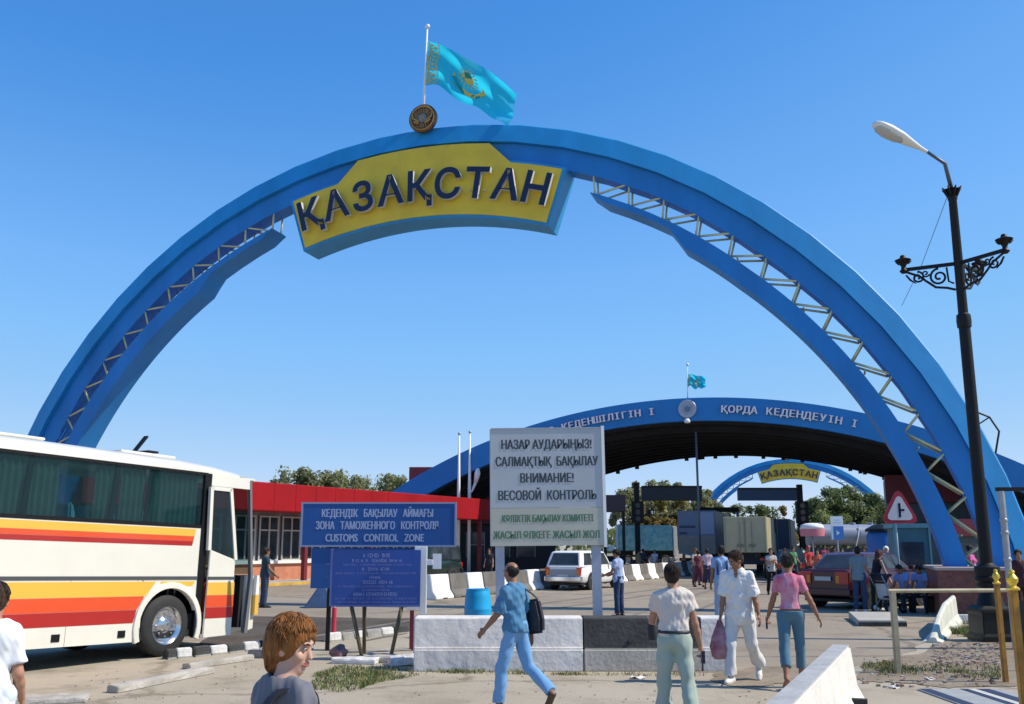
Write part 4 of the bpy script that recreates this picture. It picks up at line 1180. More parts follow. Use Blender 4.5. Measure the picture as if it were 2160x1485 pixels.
    def build(s, name, m, parent, keep_main=True):
        V, F = s.mesh()
        # drop stray bits, then one pass of smoothing
        if len(F):
            E = np.concatenate([F[:, [0, 1]], F[:, [1, 2]], F[:, [2, 3]], F[:, [3, 0]]])
            lab = np.arange(len(V))
            if keep_main:
                for _ in range(400):
                    old = lab.copy()
                    np.minimum.at(lab, E[:, 0], lab[E[:, 1]]); np.minimum.at(lab, E[:, 1], lab[E[:, 0]]); lab = lab[lab]
                    if np.array_equal(old, lab): break
                u, c = np.unique(lab, return_counts=True)
                good = set(u[c >= max(30, .06 * c.max())])
                keep = np.isin(lab, list(good))
                mp = np.cumsum(keep) - 1; V = V[keep]; F = mp[F[keep[F].all(1)]]
            E = np.concatenate([F[:, [0, 1]], F[:, [1, 2]], F[:, [2, 3]], F[:, [3, 0]]])
            for lam in (.5, -.42):
                sm = np.zeros_like(V); ct = np.zeros(len(V))
                np.add.at(sm, E[:, 0], V[E[:, 1]]); np.add.at(sm, E[:, 1], V[E[:, 0]]); np.add.at(ct, E[:, 0], 1); np.add.at(ct, E[:, 1], 1)
                V = V + lam * (sm / np.maximum(ct, 1)[:, None] - V)
        me = bpy.data.meshes.new(name)
        me.from_pydata(V.tolist(), [], F.tolist())
        me.materials.append(m)
        me.polygons.foreach_set('use_smooth', [True] * len(F)); me.update()
        o = bpy.data.objects.new(name, me); COL.objects.link(o); o.parent = parent
        return o

def nz(v): v = np.array(v, float); return v / np.linalg.norm(v)
def rotm(ax, a):
    return np.array(Matrix.Rotation(a, 3, Vector(ax)))
SKIN = mat('skin', (.42, .22, .14), .5, var=.08, scale=14, spec=.35)
SKIN_T = mat('skin_tan', (.30, .145, .085), .5, var=.08, scale=14, spec=.35)
SKIN_L = mat('skin_light', (.56, .33, .24), .5, var=.06, scale=14, spec=.35)
LIP = mat('lip', (.36, .10, .085), .45)
EYE_W = mat('eye', (.36, .33, .30), .35)
EYE_D = mat('iris', (.03, .02, .015), .2)
BROW = mat('brow', (.03, .018, .012), .8)
def hair_mat(name, c): return mat(name, c, .48, var=.6, scale=46, stretch=(1, 1, .10), bump=.9, bscale=110, detail=9, spec=.25)
HB = hair_mat('hair_black', (.012, .010, .009)); HBR = hair_mat('hair_brown', (.045, .024, .014)); HG = hair_mat('hair_ginger', (.25, .098, .026)); HDB = hair_mat('hair_dark_brown', (.026, .015, .011))
CLOTH = {}
def cloth(name, c, var=.035):
    return mat('cloth_' + name, c, .85, var=var, scale=9, bump=.2, bscale=12, sheen=.15, spec=.2, stretch=(1, 1, .55))

def person(label, loc, face, h=1.72, vox=.02, group=None, lean=0, side=0, legs=None, arms=None, head=(0, 0), female=False,
           skin=None, hair=('short', None), top=None, bottom=None, shoes=None, sit=False, belly=0., slim=1.0, fingers='relaxed', detail=False, base_z=0, hips=None):
    """face: heading in degrees the person looks towards, 0 = away from the viewer (+Y), 90 = right (+X), 180 = at the viewer.
    local frame: forward +Y, person's right +X"""
    o = thing('person', label, 'person', (loc[0], loc[1], base_z), -R(face), group)
    k = h / 1.75
    skin = skin or SKIN
    legs = legs or {}; arms = arms or {}
    seed = len(label) * 7 + int(h * 1000)
    J = {}
    pel = np.zeros(3)
    u = nz(rotm((0, 1, 0), R(side)) @ (rotm((1, 0, 0), -R(lean)) @ np.array([0, 0, 1.])))
    fw = nz(np.array([0, 1., 0]) - u * u[1]); rt = np.cross(fw, u)
    low = 9
    hw_ = .088 if not female else .092
    for sd, sg in (('L', -1), ('R', 1)):
        f, ab, kn = (list(legs.get(sd, (0, 3, 2))) + [0])[:3]
        ft = legs.get(sd, (0, 3, 2))[3] if len(legs.get(sd, (0, 3, 2))) > 3 else 0
        hip = np.array([sg * hw_ * k, 0, -.04 * k])
        def dirv(fd, ad): return nz([sg * math.sin(R(ad)), math.sin(R(fd)) * math.cos(R(ad)), -math.cos(R(fd)) * math.cos(R(ad))])
        knee = hip + dirv(f, ab) * .43 * k; ank = knee + dirv(f - kn, ab * .4) * .415 * k
        fa = f - kn - 0 if ft == 'tip' else (ft or 0)
        fd = nz([sg * .14, math.cos(R(fa)), math.sin(R(fa))])
        heel = ank + np.array([0, 0, -.055 * k]) - fd * .05 * k; ball = heel + fd * .17 * k + np.array([0, 0, -.01 * k]); toe = ball + fd * .055 * k
        J[sd] = (hip, knee, ank, heel, ball, toe)
        low = min(low, heel[2] - .035 * k, ball[2] - .025 * k, toe[2] - .025 * k)
    off = np.array([0, 0, -low]) if not sit else np.array([0, 0, .0 - low])
    for sd in 'LR': J[sd] = [p + off for p in J[sd]]
    pel = pel + off
    nb = pel + u * .515 * k; sh_w = (.162 if not female else .143) * k * (1 if slim > .9 else .95)
    hy, hp = head
    hd = nz(rotm((1, 0, 0), -R(lean * .5 + hp * .4)) @ np.array([0, 0, 1.]))
    hc = nb + hd * .148 * k + fw * .025 * k
    Rh = rotm((0, 0, 1), -R(hy)) @ rotm((1, 0, 0), -R(hp + lean * .35))   # columns: right, forward, up of the head
    hr, hf, hu = Rh[:, 0], Rh[:, 1], Rh[:, 2]
    A = {}
    for sd, sg in (('L', -1), ('R', 1)):
        a = arms.get(sd, (4, 8, 12))
        f, ab, el = a[:3]; inn = a[3] if len(a) > 3 else 0
        S = pel + u * .442 * k + rt * sg * sh_w
        B = np.stack([rt, fw, u], 1)
        def dv(fd, ad): return B @ nz([sg * math.sin(R(ad)), math.sin(R(fd)) * math.cos(R(ad)), -math.cos(R(fd)) * math.cos(R(ad))])
        E_ = S + dv(f, ab) * .285 * k; W = E_ + dv(f + el, ab - inn) * .245 * k
        hdv = dv(f + el + 4, ab - inn)
        A[sd] = (S, E_, W, hdv, B, sg)
    allp = [p for sd in 'LR' for p in J[sd]] + [p for sd in 'LR' for p in A[sd][:3]] + [A[sd][2] + A[sd][3] * .2 for sd in 'LR'] + [hc + hu * .15, hc - hu * .15]
    lo = np.min(allp, 0) - .16; hi = np.max(allp, 0) + .16; lo[2] = max(lo[2], -.02)
    def F(): return Field(lo, hi, vox)
    kk = k
    fmin = .0092 * k if vox < .011 else vox * .85
    # ---- body
    b = F()
    tw = .93 * slim
    def torso(fd, g, kb=.05):
        w = 1 if not female else .92
        fd.ell(pel + u * .36 * k, np.array([.158 * w * slim, .108, .19]) * k + g, np.stack([rt, fw, u], 1), kb)
        fd.ell(pel + u * .16 * k + fw * belly * .5, np.array([(.140 if not female else .122) * slim, .100 + belly, .16]) * k + g, np.stack([rt, fw, u], 1), kb)
        fd.ell(pel + u * .02 * k - fw * .01, np.array([(.155 if not female else .168) * slim, .112, .12]) * k + g, np.stack([rt, fw, u], 1), kb)
        for sd in 'LR':
            fd.cone(nb - u * .045 * k, A[sd][0] + u * .004 * k, .046 * k + g, .046 * k + g, kb)
        if female:
            for sg in (-1, 1):
                fd.ell(pel + u * .325 * k + rt * sg * .075 * k + fw * .085 * k, np.array([.062, .055, .06]) * k + g, None, .04)
    torso(b, -.012)
    for sd in 'LR':
        hip, knee, ank, heel, ball, toe = J[sd]
        calf = knee + (ank - knee) * .32 - np.array([0, 1, 0]) * .012 * k
        b.cone(hip, knee, .078 * k * slim, .050 * k, .03); b.cone(knee, calf, .048 * k, .050 * k, .02); b.cone(calf, ank, .050 * k, .034 * k, .02)
        b.cone(ank, heel, .034 * k, .034 * k, .015); b.cone(heel, ball, .034 * k, .034 * k, .015); b.cone(ball, toe, .033 * k, .024 * k, .01)
        S, E_, W, hdv, B, sg = A[sd]
        b.cone(S, E_, .047 * k * slim, .037 * k, .02); b.cone(E_, E_ + (W - E_) * .35, .037 * k, .038 * k, .02); b.cone(E_ + (W - E_) * .35, W, .038 * k, .025 * k, .015)
        # palm, four bent fingers of unequal length and a thumb from the side of the palm
        fwd_axis = nz(B[:, 1] - hdv * (B[:, 1] @ hdv))                 # across the knuckles
        inn_ = nz(np.cross(hdv, fwd_axis)); inn_ = inn_ if inn_ @ (-sg * rt) > 0 else -inn_
        palm = W + hdv * .048 * k
        b.ell(palm, np.array([.017, .040, .052]) * k + (.002 if vox < .011 else vox * .3), np.stack([inn_, fwd_axis, hdv], 1), .012)
        curl = {'relaxed': 26, 'grip': 66}[fingers if isinstance(fingers, str) else fingers.get(sd, 'relaxed')]
        for q, ln in ((-.031, .062), (-.0105, .072), (.0105, .078), (.031, .070)):
            r0 = palm + hdv * .040 * k + fwd_axis * q * k
            d1 = nz(hdv * math.cos(R(curl * .6)) + inn_ * math.sin(R(curl * .6))); d2 = nz(hdv * math.cos(R(curl * 1.7)) + inn_ * math.sin(R(curl * 1.7)))
            m1 = r0 + d1 * ln * .55 * k; m2 = m1 + d2 * ln * .5 * k
            b.cone(r0, m1, fmin, fmin * .95, .004); b.cone(m1, m2, fmin * .95, fmin * .8, .003)
        t0 = palm - hdv * .02 * k + fwd_axis * .030 * k; t1 = t0 + nz(hdv * .6 + fwd_axis * .7 + inn_ * .35) * .042 * k; t2 = t1 + nz(hdv * .9 + fwd_axis * .25 + inn_ * .5) * .032 * k
        b.cone(t0, t1, fmin * 1.15, fmin, .006); b.cone(t1, t2, fmin, fmin * .85, .003)
    b.cone(nb - u * .03 * k, hc - hu * .03 * k, .056 * k * (.9 if female else 1), .052 * k * (.88 if female else 1), .03)
    b.ell(hc + hu * .035 * k - hf * .012 * k, np.array([.074, .094, .085]) * k, Rh, .02)
    b.ell(hc + hf * .022 * k - hu * .045 * k, np.array([.054, .066, .072]) * k, Rh, .03)
    b.ell(hc + hf * .062 * k - hu * .092 * k, np.array([.022, .020, .018]) * k, Rh, .02)       # chin
    for sg in (-1, 1):
        b.ell(hc + hr * sg * .074 * k - hu * .012 * k - hf * .004 * k, np.array([.011, .020, .032]) * k, Rh, .006)
    if vox < .016:
        for sg in (-1, 1):
            b.ell(hc + hr * sg * .030 * k + hf * .094 * k + hu * .006 * k, np.array([.017, .016, .011]) * k, Rh, 0, cut=True)
            b.ell(hc + hr * sg * .040 * k + hf * .062 * k - hu * .028 * k, np.array([.022, .020, .02]) * k, Rh, .015)  # cheek
        b.cone(hc + hf * .082 * k + hu * .012 * k, hc + hf * .100 * k - hu * .030 * k, .008 * k, .0125 * k, .012)
        b.ell(hc + hf * .080 * k + hu * .028 * k, np.array([.046, .014, .010]) * k, Rh, .012)
        b.ell(hc + hf * .081 * k - hu * .061 * k, np.array([.024, .012, .010]) * k, Rh, .008)
    bo = b.build('body', skin, o)
    if vox < .016:
        for sg in (-1, 1):
            q = MB(); q.lathe([(0, -.0095), (.0065, -.007), (.0095, 0), (.0065, .007), (0, .0095)], tuple(hc + hr * sg * .030 * k + hf * .0785 * k + hu * .006 * k), 12); e_ = q.build('eye', EYE_W, bo, smooth=True)
            q = MB(); q.lathe([(0, -.0055), (.0055, 0), (0, .0055)], tuple(hc + hr * sg * .030 * k + hf * .0865 * k + hu * .006 * k), 10); q.build('iris', EYE_D, bo, smooth=True)
            q = MB(); q.tube([hc + hr * sg * .014 * k + hf * .092 * k + hu * .026 * k, hc + hr * sg * .032 * k + hf * .089 * k + hu * .031 * k, hc + hr * sg * .048 * k + hf * .078 * k + hu * .024 * k], [.0035, .0045, .002], 6); q.build('eyebrow', BROW, bo, smooth=True)
        for z_, r_ in ((-.056, .0048), (-.066, .0056)):
            q = MB(); q.tube([hc - hr * .024 * k + hf * .080 * k + hu * z_ * k, hc - hr * .009 * k + hf * .093 * k + hu * (z_ + .0015) * k, hc + hr * .009 * k + hf * .093 * k + hu * (z_ + .0015) * k, hc + hr * .024 * k + hf * .080 * k + hu * z_ * k], [.0015, r_, r_, .0015], 8); q.build('lip', LIP, bo, smooth=True)
    # ---- shirt
    if top:
        st = dict({'m': None, 'sleeve': .55, 'hem': -.10, 'g': .010, 'neck': .066, 'fold': .009}, **top)
        f = F(); g = st['g']
        torso(f, g)
        if st['hem'] < -.03:
            f.cone(pel + u * .08 * k, pel + u * (st['hem'] - .12) * k, .10 * k, .115 * k, .10)
            f.ell(pel + u * st['hem'] * .5 * k, np.array([(.168 if not female else .176) * slim, .125 + belly * .5, .16]) * k + g, np.stack([rt, fw, u], 1), .05)
        for sd in 'LR':
            S, E_, W = A[sd][:3]
            s_ = st['sleeve']
            if s_ > 0:
                if s_ <= 1:
                    f.cone(S, S + (E_ - S) * s_, (.053 if not female else .047) * k + g, (.050 if not female else .043) * k + g + st.get('flare', .004), .03, flat=True)
                else:
                    f.cone(S, E_, .060 * k + g, .047 * k + g, .03); f.cone(E_, E_ + (W - E_) * (s_ - 1), .047 * k + g, .036 * k + g, .02, flat=True)
            else:
                f.ell(S + rt * A[sd][5] * .01, np.array([.05, .075, .075]) * k, None, 0, cut=True)
        f.noise(st['fold'], 30, seed, (1, 1, .45)); f.noise(st['fold'] * .55, 62, seed + 3, (1, 1, .5)); f.noise(st['fold'] * .3, 110, seed + 6, (1, 1, .5))
        f.plane(pel + u * st['hem'] * k, -u)
        f.cone(nb - u * .005 * k + fw * .012 * k, nb + u * .3 * k + fw * .03, st['neck'] * k, .09 * k, 0, cut=True)
        if st.get('vneck'): f.cone(nb + fw * .10 * k - u * .02 * k, nb + fw * .13 * k - u * .15 * k, .045 * k, .008 * k, 0, cut=True)
        f.build(st.get('name', 'shirt'), st['m'], o)
        if st.get('collar'):
            f = F(); f.cone(nb - u * .02 * k, nb + u * .045 * k + fw * .015, .085 * k, .068 * k, 0, flat=True); f.cone(nb - u * .1 * k, nb + u * .2 * k + fw * .02, .066 * k, .056 * k, 0, cut=True)
            f.ell(nb + fw * .10 * k + u * .02 * k, np.array([.03, .06, .06]) * k, None, 0, cut=True)
            f.plane(nb - u * .03 * k, -u)
            f.build('collar', st['m'], o, keep_main=False)
    # ---- trousers or skirt
    if bottom:
        st = dict({'m': None, 'len': 1.92, 'g': .012, 'waist': .085, 'flare': .012, 'fold': .009}, **bottom)
        f = F(); g = st['g']
        f.ell(pel + u * .02 * k - fw * .012, np.array([(.155 if not female else .170) * slim, .116, .125]) * k + g, np.stack([rt, fw, u], 1), .05)
        f.ell(pel + u * .11 * k + fw * belly * .4, np.array([(.140 if not female else .126) * slim, .102 + belly * .8, .12]) * k + g, np.stack([rt, fw, u], 1), .05)
        if st.get('skirt'):
            kn = (J['L'][1] + J['R'][1]) / 2
            for sd in 'LR': f.cone(J[sd][0], J[sd][1] + (J[sd][1] - J[sd][0]) * st['skirt'] * .4, .10 * k, .12 * k, .12)
            f.plane(kn - np.array([0, 0, st['skirt'] * .2 * k]), (0, 0, -1))
        else:
            for sd in 'LR':
                hip, knee, ank = J[sd][:3]; ln = st['len']
                f.cone(hip, knee, .084 * k * slim + g, .058 * k + g, .035)
                if ln > 1:
                    f.cone(knee, knee + (ank - knee) * (ln - 1) * 1.06, .058 * k + g, .046 * k + g + st['flare'], .03, flat=True)
        f.noise(st['fold'], 22, seed + 9, (1, 1, .5)); f.noise(st['fold'] * .35, 48, seed + 5, (1, .6, .8))
        f.plane(pel + u * st['waist'] * k, u)
        f.build('skirt' if st.get('skirt') else 'trousers', st['m'], o)
        if st.get('belt'):
            f = F()
            f.ell(pel + u * .02 * k - fw * .012, np.array([(.155 if not female else .170) * slim, .116, .125]) * k + g + .008, np.stack([rt, fw, u], 1), .05)
            f.ell(pel + u * .11 * k + fw * belly * .4, np.array([(.140 if not female else .126) * slim, .102 + belly * .8, .12]) * k + g + .008, np.stack([rt, fw, u], 1), .05)
            f.plane(pel + u * st['waist'] * k, u); f.plane(pel + u * (st['waist'] - .032) * k, -u)
            f.build('belt', st['belt'], o)
    # ---- shoes
    if shoes:
        for sd in 'LR':
            hip, knee, ank, heel, ball, toe = J[sd]
            f = Field(np.min([heel, ball, toe, ank], 0) - .09, np.max([heel, ball, toe, ank], 0) + .09, min(vox, .012))
            f.cone(heel, ball, .041 * k, .043 * k, .02); f.cone(ball, toe, .043 * k, .031 * k, .015); f.cone(ank - np.array([0, 0, .02]), heel, .042 * k, .042 * k, .02)
            f.plane(ank + np.array([0, 0, .0]), (0, 0, 1))
            f.build('shoe', shoes, o)
    # ---- hair
    hs, hm = hair
    if hm:
        f = Field(hc - .26, hc + .24, min(vox, .012) if vox > .008 else vox)
        top_c = hc + hu * .038 * k - hf * .016 * k
        if hs == 'bald':
            f.ell(top_c - hu * .02 * k, np.array([.081, .099, .085]) * k, Rh, .02)
            f.ell(hc + hu * .12 * k + hf * .01 * k, np.array([.062, .075, .075]) * k, Rh, 0, cut=True)
            f.ell(hc + hf * .10 * k - hu * .02 * k, np.array([.085, .085, .13]) * k, Rh, 0, cut=True)
        else:
            gg = {'short': .010, 'crop': .006, 'bob': .015, 'long': .018, 'tail': .010, 'bun': .012}[hs]
            f.ell(top_c, np.array([.076, .097, .088]) * k + gg, Rh, .02)
            if hs in ('short', 'crop'):
                f.ell(top_c - hu * .045 * k - hf * .03 * k, np.array([.072, .070, .070]) * k + gg * .8, Rh, .03)
            if hs == 'bob':
                f.ell(top_c - hu * .055 * k - hf * .024 * k, np.array([.070, .072, .076]) * k + .005, Rh, .04)
                f.ell(top_c - hu * .125 * k - hf * .050 * k, np.array([.042, .032, .055]) * k + .002, Rh, .04)
            if hs == 'long':
                f.ell(top_c - hu * .08 * k - hf * .030 * k, np.array([.080, .070, .10]) * k + .008, Rh, .04)
                f.ell(top_c - hu * .20 * k - hf * .055 * k, np.array([.070, .040, .11]) * k, Rh, .05)
            if hs == 'tail':
                f.cone(top_c - hf * .10 * k, top_c - hf * .135 * k - hu * .15 * k, .032 * k, .018 * k, .02); f.ell(top_c - hu * .04 * k - hf * .03 * k, np.array([.072, .070, .062]) * k + .006, Rh, .03)
            if hs == 'bun':
                f.ell(top_c - hf * .095 * k + hu * .03 * k, np.array([.045, .04, .042]) * k, Rh, .02); f.ell(top_c - hu * .04 * k - hf * .03 * k, np.array([.072, .070, .062]) * k + .006, Rh, .03)
            fr = .020 if hs != 'bob' else -.004
            if hs == 'bob':
                f.ell(hc + hf * .118 * k - hu * .058 * k, np.array([.092, .108, .120]) * k, Rh, 0, cut=True)
                for sg in (-1, 1): f.ell(hc + hr * sg * .085 * k + hf * .065 * k - hu * .075 * k, np.array([.014, .022, .060]) * k, Rh, 0, cut=True)
            else: f.ell(hc + hf * .112 * k - hu * .032 * k, np.array([.078, .085, .118]) * k, Rh, 0, cut=True)
            if hs in ('short', 'crop', 'tail', 'bun'):
                for sg in (-1, 1): f.ell(hc + hr * sg * .08 * k - hu * .045 * k + hf * .02 * k, np.array([.03, .045, .055]) * k, Rh, 0, cut=True)
        f.noise(.004 if vox > .008 else .0048, 90 if vox > .008 else 150, seed, (1, 1, .22)); f.noise(.003 if hs == 'bob' else .005, 48, seed + 2, (1, 1, .15)); f.noise(.0025, 24, seed + 4)
        ho = f.build('hair', hm, o)
        if vox < .0108 and hs in ('bob', 'short', 'bun'):
            rs_ = random.Random(seed); q = MB(); n_s = 520 if hs == 'bob' else 200
            for _ in range(n_s):
                ph = rs_.uniform(-math.pi, math.pi); af = abs(ph)
                if hs == 'bob': t1 = 66 if af < 1.0 else (80 if af < 1.45 else (104 if af < 1.8 else 132))
                elif hs == 'bun': t1 = 58 if af < .9 else (88 if af < 1.7 else 108)
                else: t1 = 60 if af < .9 else (82 if af < 1.7 else 118)
                a0 = rs_.uniform(4, t1 * .75); a1 = min(t1 * rs_.uniform(.92, 1.06), a0 + rs_.uniform(28, 70)); tw = rs_.gauss(0, .16); lift = rs_.uniform(-.001, .005); pts_ = []
                for i_ in range(7):
                    tt = i_ / 6; th_ = R(a0 + (a1 - a0) * tt); p_ = ph + tw * tt
                    rr3 = np.array([.076, .097, .088]) * k + gg + lift * (.3 + tt) + .0015
                    sth = math.sin(th_) if th_ < 1.57 else (1 - (1 - math.sin(th_)) * .85)
                    pts_.append(Vector(top_c + hr * (math.sin(p_) * sth * rr3[0]) + hf * (math.cos(p_) * sth * rr3[1]) + hu * (math.cos(th_) * rr3[2] * (1 if th_ < 1.57 else 1.22))))
                w_ = rs_.uniform(.0014, .0032) * (1 if hs == 'bob' else 1.2)
                q.tube(pts_, [w_ * .5, w_, w_, w_, w_ * .9, w_ * .7, w_ * .2], 5)
            q.build('hair_strands', hm, ho, smooth=True, fix=False)
    o['joints'] = [float(x) for sd in 'LR' for x in A[sd][2] + A[sd][3] * .09]
    P_ = {'L': Vector(A['L'][2] + A['L'][3] * .10), 'R': Vector(A['R'][2] + A['R'][3] * .10), 'S_L': Vector(A['L'][0]), 'S_R': Vector(A['R'][0]), 'pel': Vector(pel), 'u': Vector(u), 'fw': Vector(fw), 'rt': Vector(rt), 'hc': Vector(hc), 'nb': Vector(nb)}
    PJ[o.name] = P_
    del o['joints']
    return o
PJ = {}
def wpos(o, v):
    return o.matrix_basis @ v
# ------------------------------------------------------------------ plinths of the arch
for s, lab in ((1, 'red granite plinth with a pale cap under the right leg of the large arch'), (-1, 'red granite plinth under the left leg of the large arch, behind the coach')):
    p = thing('arch_plinth', lab, 'plinth', (-3.137, 32.503, 0), R(-18), 'arch plinths')
    x0, x1 = (15.6, 21.4) if s > 0 else (-21.4, -15.2)
    m = MB(); m.box(x0, x1, -1.25, 2.4, 0, 1.19); m.build('block', GRANITE, p)
    m = MB(); m.box(x0 - .06, x1 + .06, -1.31, 2.46, 1.193, 1.27); m.build('cap', mat('cap_stone', (.42, .34, .30), .7, var=.15, scale=2), p, bevel=.012)
m = MB()
for y in (.5,):
    q = [arc_pt(18.60, R(65.6), y), arc_pt(18.98, R(67.0), y), arc_pt(19.02, R(68.4), y), arc_pt(18.62, R(70.2), y)]
    m.tube(q, .028, 6); m.tube([arc_pt(18.60, R(67.2), y), q[1]], .02, 6)
m.build('service_rail', BLACK, arch)

# ------------------------------------------------------------------ concrete blocks in front of the notice board
wy = 15.15
def block(label, x0, x1, mt, low, hgt=.775, jig=0):
    o = thing('concrete_block', label, 'barrier', ((x0 + x1) / 2, wy + jig, 0), 0, 'painted concrete blocks in a row')
    w = (x1 - x0) / 2
    m = MB(); m.prism([(.02, .335), (.04, .345), (.085, hgt - .02), (.11, hgt), (.55, hgt), (.58, hgt - .02), (.62, .335)], lambda a, b, d: Vector((d, a, b)), -w, w); m.build('upper', mt, o, bevel=.015)
    m = MB(); m.prism([(0, 0), (0, .315), (.025, .333), (.62, .333), (.64, .315), (.64, 0)], lambda a, b, d: Vector((d, a, b)), -w, w); m.build('foot', low, o, bevel=.012)
    return o
CW2 = mat('whitewash_rough', (.74, .69, .64), .85, var=.17, scale=1.6, bump=1.0, bscale=6)
CGR = mat('washed_grey', (.50, .455, .39), .85, var=.2, scale=3, bump=.5, bscale=16)
block('whitewashed concrete block with a rough face under the left post of the notice board', -1.47, 1.065, CW2, CW2)
o = block('black painted concrete block with a grey foot between two white ones', 1.085, 2.84, CONC_K, CGR)
m = MB(); m.lathe([(0, 0), (.035, 0), (.03, .03), (0, .035)], (-.2, .055, .42), 12, Matrix.Rotation(R(90), 4, 'X')); m.build('lifting_hook', RUBBER, o)
block('short whitewashed concrete block at the right end of the row, behind the walkers', 2.86, 3.32, CONC_W, CONC_W)

# ------------------------------------------------------------------ notice board
ny = 16.3
nx = AY(1158, 1150, ny).x
nb_ = thing('notice_board', 'tall grey notice board with dark and green lettering on two steel posts', 'notice board', (nx, ny, 0))
GP = mat('board_grey', (.43, .46, .48), .5, var=.05, scale=1.2)
GP2 = mat('board_sand', (.47, .46, .38), .5, var=.06, scale=1.2)
zt, zm, zb = AY(1, 905, ny).z, AY(1, 1071, ny).z, AY(1, 1151, ny).z
hw = .925
Mtilt = Matrix.Rotation(R(-.6), 4, 'Y')
m = MB(); m.box(-hw, hw, -.03, .03, zm, zt, Mtilt); m.build('panel', GP, nb_)
m = MB(); m.box(-hw, hw, -.033, .027, zb, zm - .004, Mtilt); m.build('lower_panel', GP2, nb_)
POST = mat('post_bluegrey', (.34, .38, .47), .35, .2, var=.08, scale=4)
for x in (-.79, .80):
    m = MB(); m.box(x - .075, x + .075, .04, .17, 0, zt - .1, Mtilt); m.build('post', POST, nb_)
m = MB(); m.box(hw, hw + .05, -.045, .045, zb - .03, zt + .04, Mtilt); m.build('sunlit_edge', WHITE, nb_)  # white strip painted in for the board edge that the sun lights
m = MB(); m.box(-hw - .02, -hw, -.04, .04, zb, zt, Mtilt); m.box(-hw, hw, -.04, .04, zt, zt + .02, Mtilt); m.build('frame', STEEL, nb_)
INK = mat('ink_dark', (.045, .06, .075), .6); INKG = mat('ink_green', (.10, .20, .12), .6)
m = MB()
def tl(mb, s, cx, z, size, width, y, bold=0.0, M=Mtilt, mi=0):
    vs, fs, ns = text_shape(s, size, 0, bold, 'CENTER', 1.0)
    w = max(v[0] for v in vs) - min(v[0] for v in vs)
    for dx, dy in ((-.004, 0), (.010, -.0008), (.003, -.0016)):
        mb.mi(mi).text(s, size, lambda a, b, d: M @ Vector((cx + a + dx, y + dy - d, z + b)), 0, bold, sx=width / w)
H_ = zt - zm
tl(m, 'НАЗАР АУДАРЫҢЫЗ!', 0, zt - .335, .215, 1.50, -.034)
tl(m, 'САЛМАҚТЫҚ  БАҚЫЛАУ', 0, zt - .620, .215, 1.70, -.034)
tl(m, 'ВНИМАНИЕ!', 0, zt - .895, .215, .88, -.034)
tl(m, 'ВЕСОВОЙ  КОНТРОЛЬ', 0, zt - 1.18, .215, 1.62, -.034)
m.build('lettering', INK, nb_, fix=False)
m = MB()
tl(m, 'КӨЛІКТІК БАҚЫЛАУ КОМИТЕТІ', 0, zm - .23, .16, 1.50, -.037)
tl(m, 'ЖАСЫЛ ӨЛКЕГЕ ЖАСЫЛ ЖОЛ', -.02, zm - .50, .17, 1.74, -.037)
m.build('green_lettering', INKG, nb_, fix=False)

# ------------------------------------------------------------------ blue signs on the left
SB = mat('sign_blue', (.006, .080, .30), .6, var=.06, scale=1.5)
SB2 = mat('sign_violet_blue', (.014, .064, .29), .6, var=.10, scale=1.5)
LIL = mat('sign_lettering', (.36, .43, .62), .5)
LIL2 = mat('faded_lettering', (.17, .19, .46), .5)
cy = 18.0
cx = AY(798, 1105, cy).x
cs = thing('customs_sign', 'wide blue customs zone sign with three lines of pale lettering and a thin frame', 'sign', (cx, cy, 0))
x0, x1 = AY(639, 1105, cy).x - cx, AY(959, 1105, cy).x - cx; zt, zb = AY(1, 1063, cy).z, AY(1, 1150, cy).z
m = MB(); m.box(x0, x1, -.025, .025, zb, zt); m.build('panel', SB, cs)
m = MB(); m.box(x0 - .035, x0, -.035, .03, zb - .03, zt + .03); m.box(x1, x1 + .035, -.035, .03, zb - .03, zt + .03); m.box(x0, x1, -.034, .03, zt, zt + .03); m.box(x0, x1, -.034, .03, zb - .03, zb)
m.build('frame', mat('frame_bluegrey', (.24, .30, .45), .4), cs)
m = MB(); I4 = Matrix.Identity(4)
tl(m, 'КЕДЕНДІК   БАҚЫЛАУ   АЙМАҒЫ', -.02, zt - .235, .195, 2.02, -.029, 0.0, I4)
tl(m, 'ЗОНА   ТАМОЖЕННОГО   КОНТРОЛЯ', -.02, zt - .455, .195, 2.22, -.029, 0.0, I4)
tl(m, 'CUSTOMS   CONTROL   ZONE', -.06, zt - .675, .195, 1.78, -.029, 0.0, I4)
m.build('lettering', LIL, cs, fix=False)
def scrawl(mb, x0, x1, z, y, hgt, rr, mi=0):
    """rows of small illegible letters"""
    x = x0
    while x < x1:
        w = rr.uniform(.25, .5) * hgt
        if rr.random() < .14: x += hgt * .6; continue
        k = rr.randint(0, 3)
        mb.mi(mi)
        def B(a, b, c, d): mb.add([(x + a * w, y, z + c * hgt), (x + b * w, y, z + c * hgt), (x + b * w, y, z + d * hgt), (x + a * w, y, z + d * hgt)], [(0, 1, 2, 3)])
        B(0, .3, 0, 1)
        if k in (0, 1): B(.3, 1, .8, 1)
        if k in (1, 2): B(.7, 1, 0, .8)
        if k in (2, 3): B(.3, .7, .4, .6)
        if k == 0: B(.3, 1, 0, .2)
        x += w + hgt * .16
lx0, lx1 = AY(656, 1200, cy).x - cx, AY(872, 1200, cy).x - cx; lz0, lz1 = AY(1, 1241, cy).z, zb - .05
m = MB(); m.box(lx0, lx1, .0, .045, lz0, lz1); lp = m.build('lower_panel', SB, cs)
rr = random.Random(4); m = MB()
for i in range(9):
    c = (lx0 + lx1) / 2; ww = rr.uniform(.3, .85) * (lx1 - lx0) / 2
    scrawl(m, c - ww, c + ww, lz1 - .05 - (i + .5) * (lz1 - lz0 - .06) / 9, -.003, .036, rr)
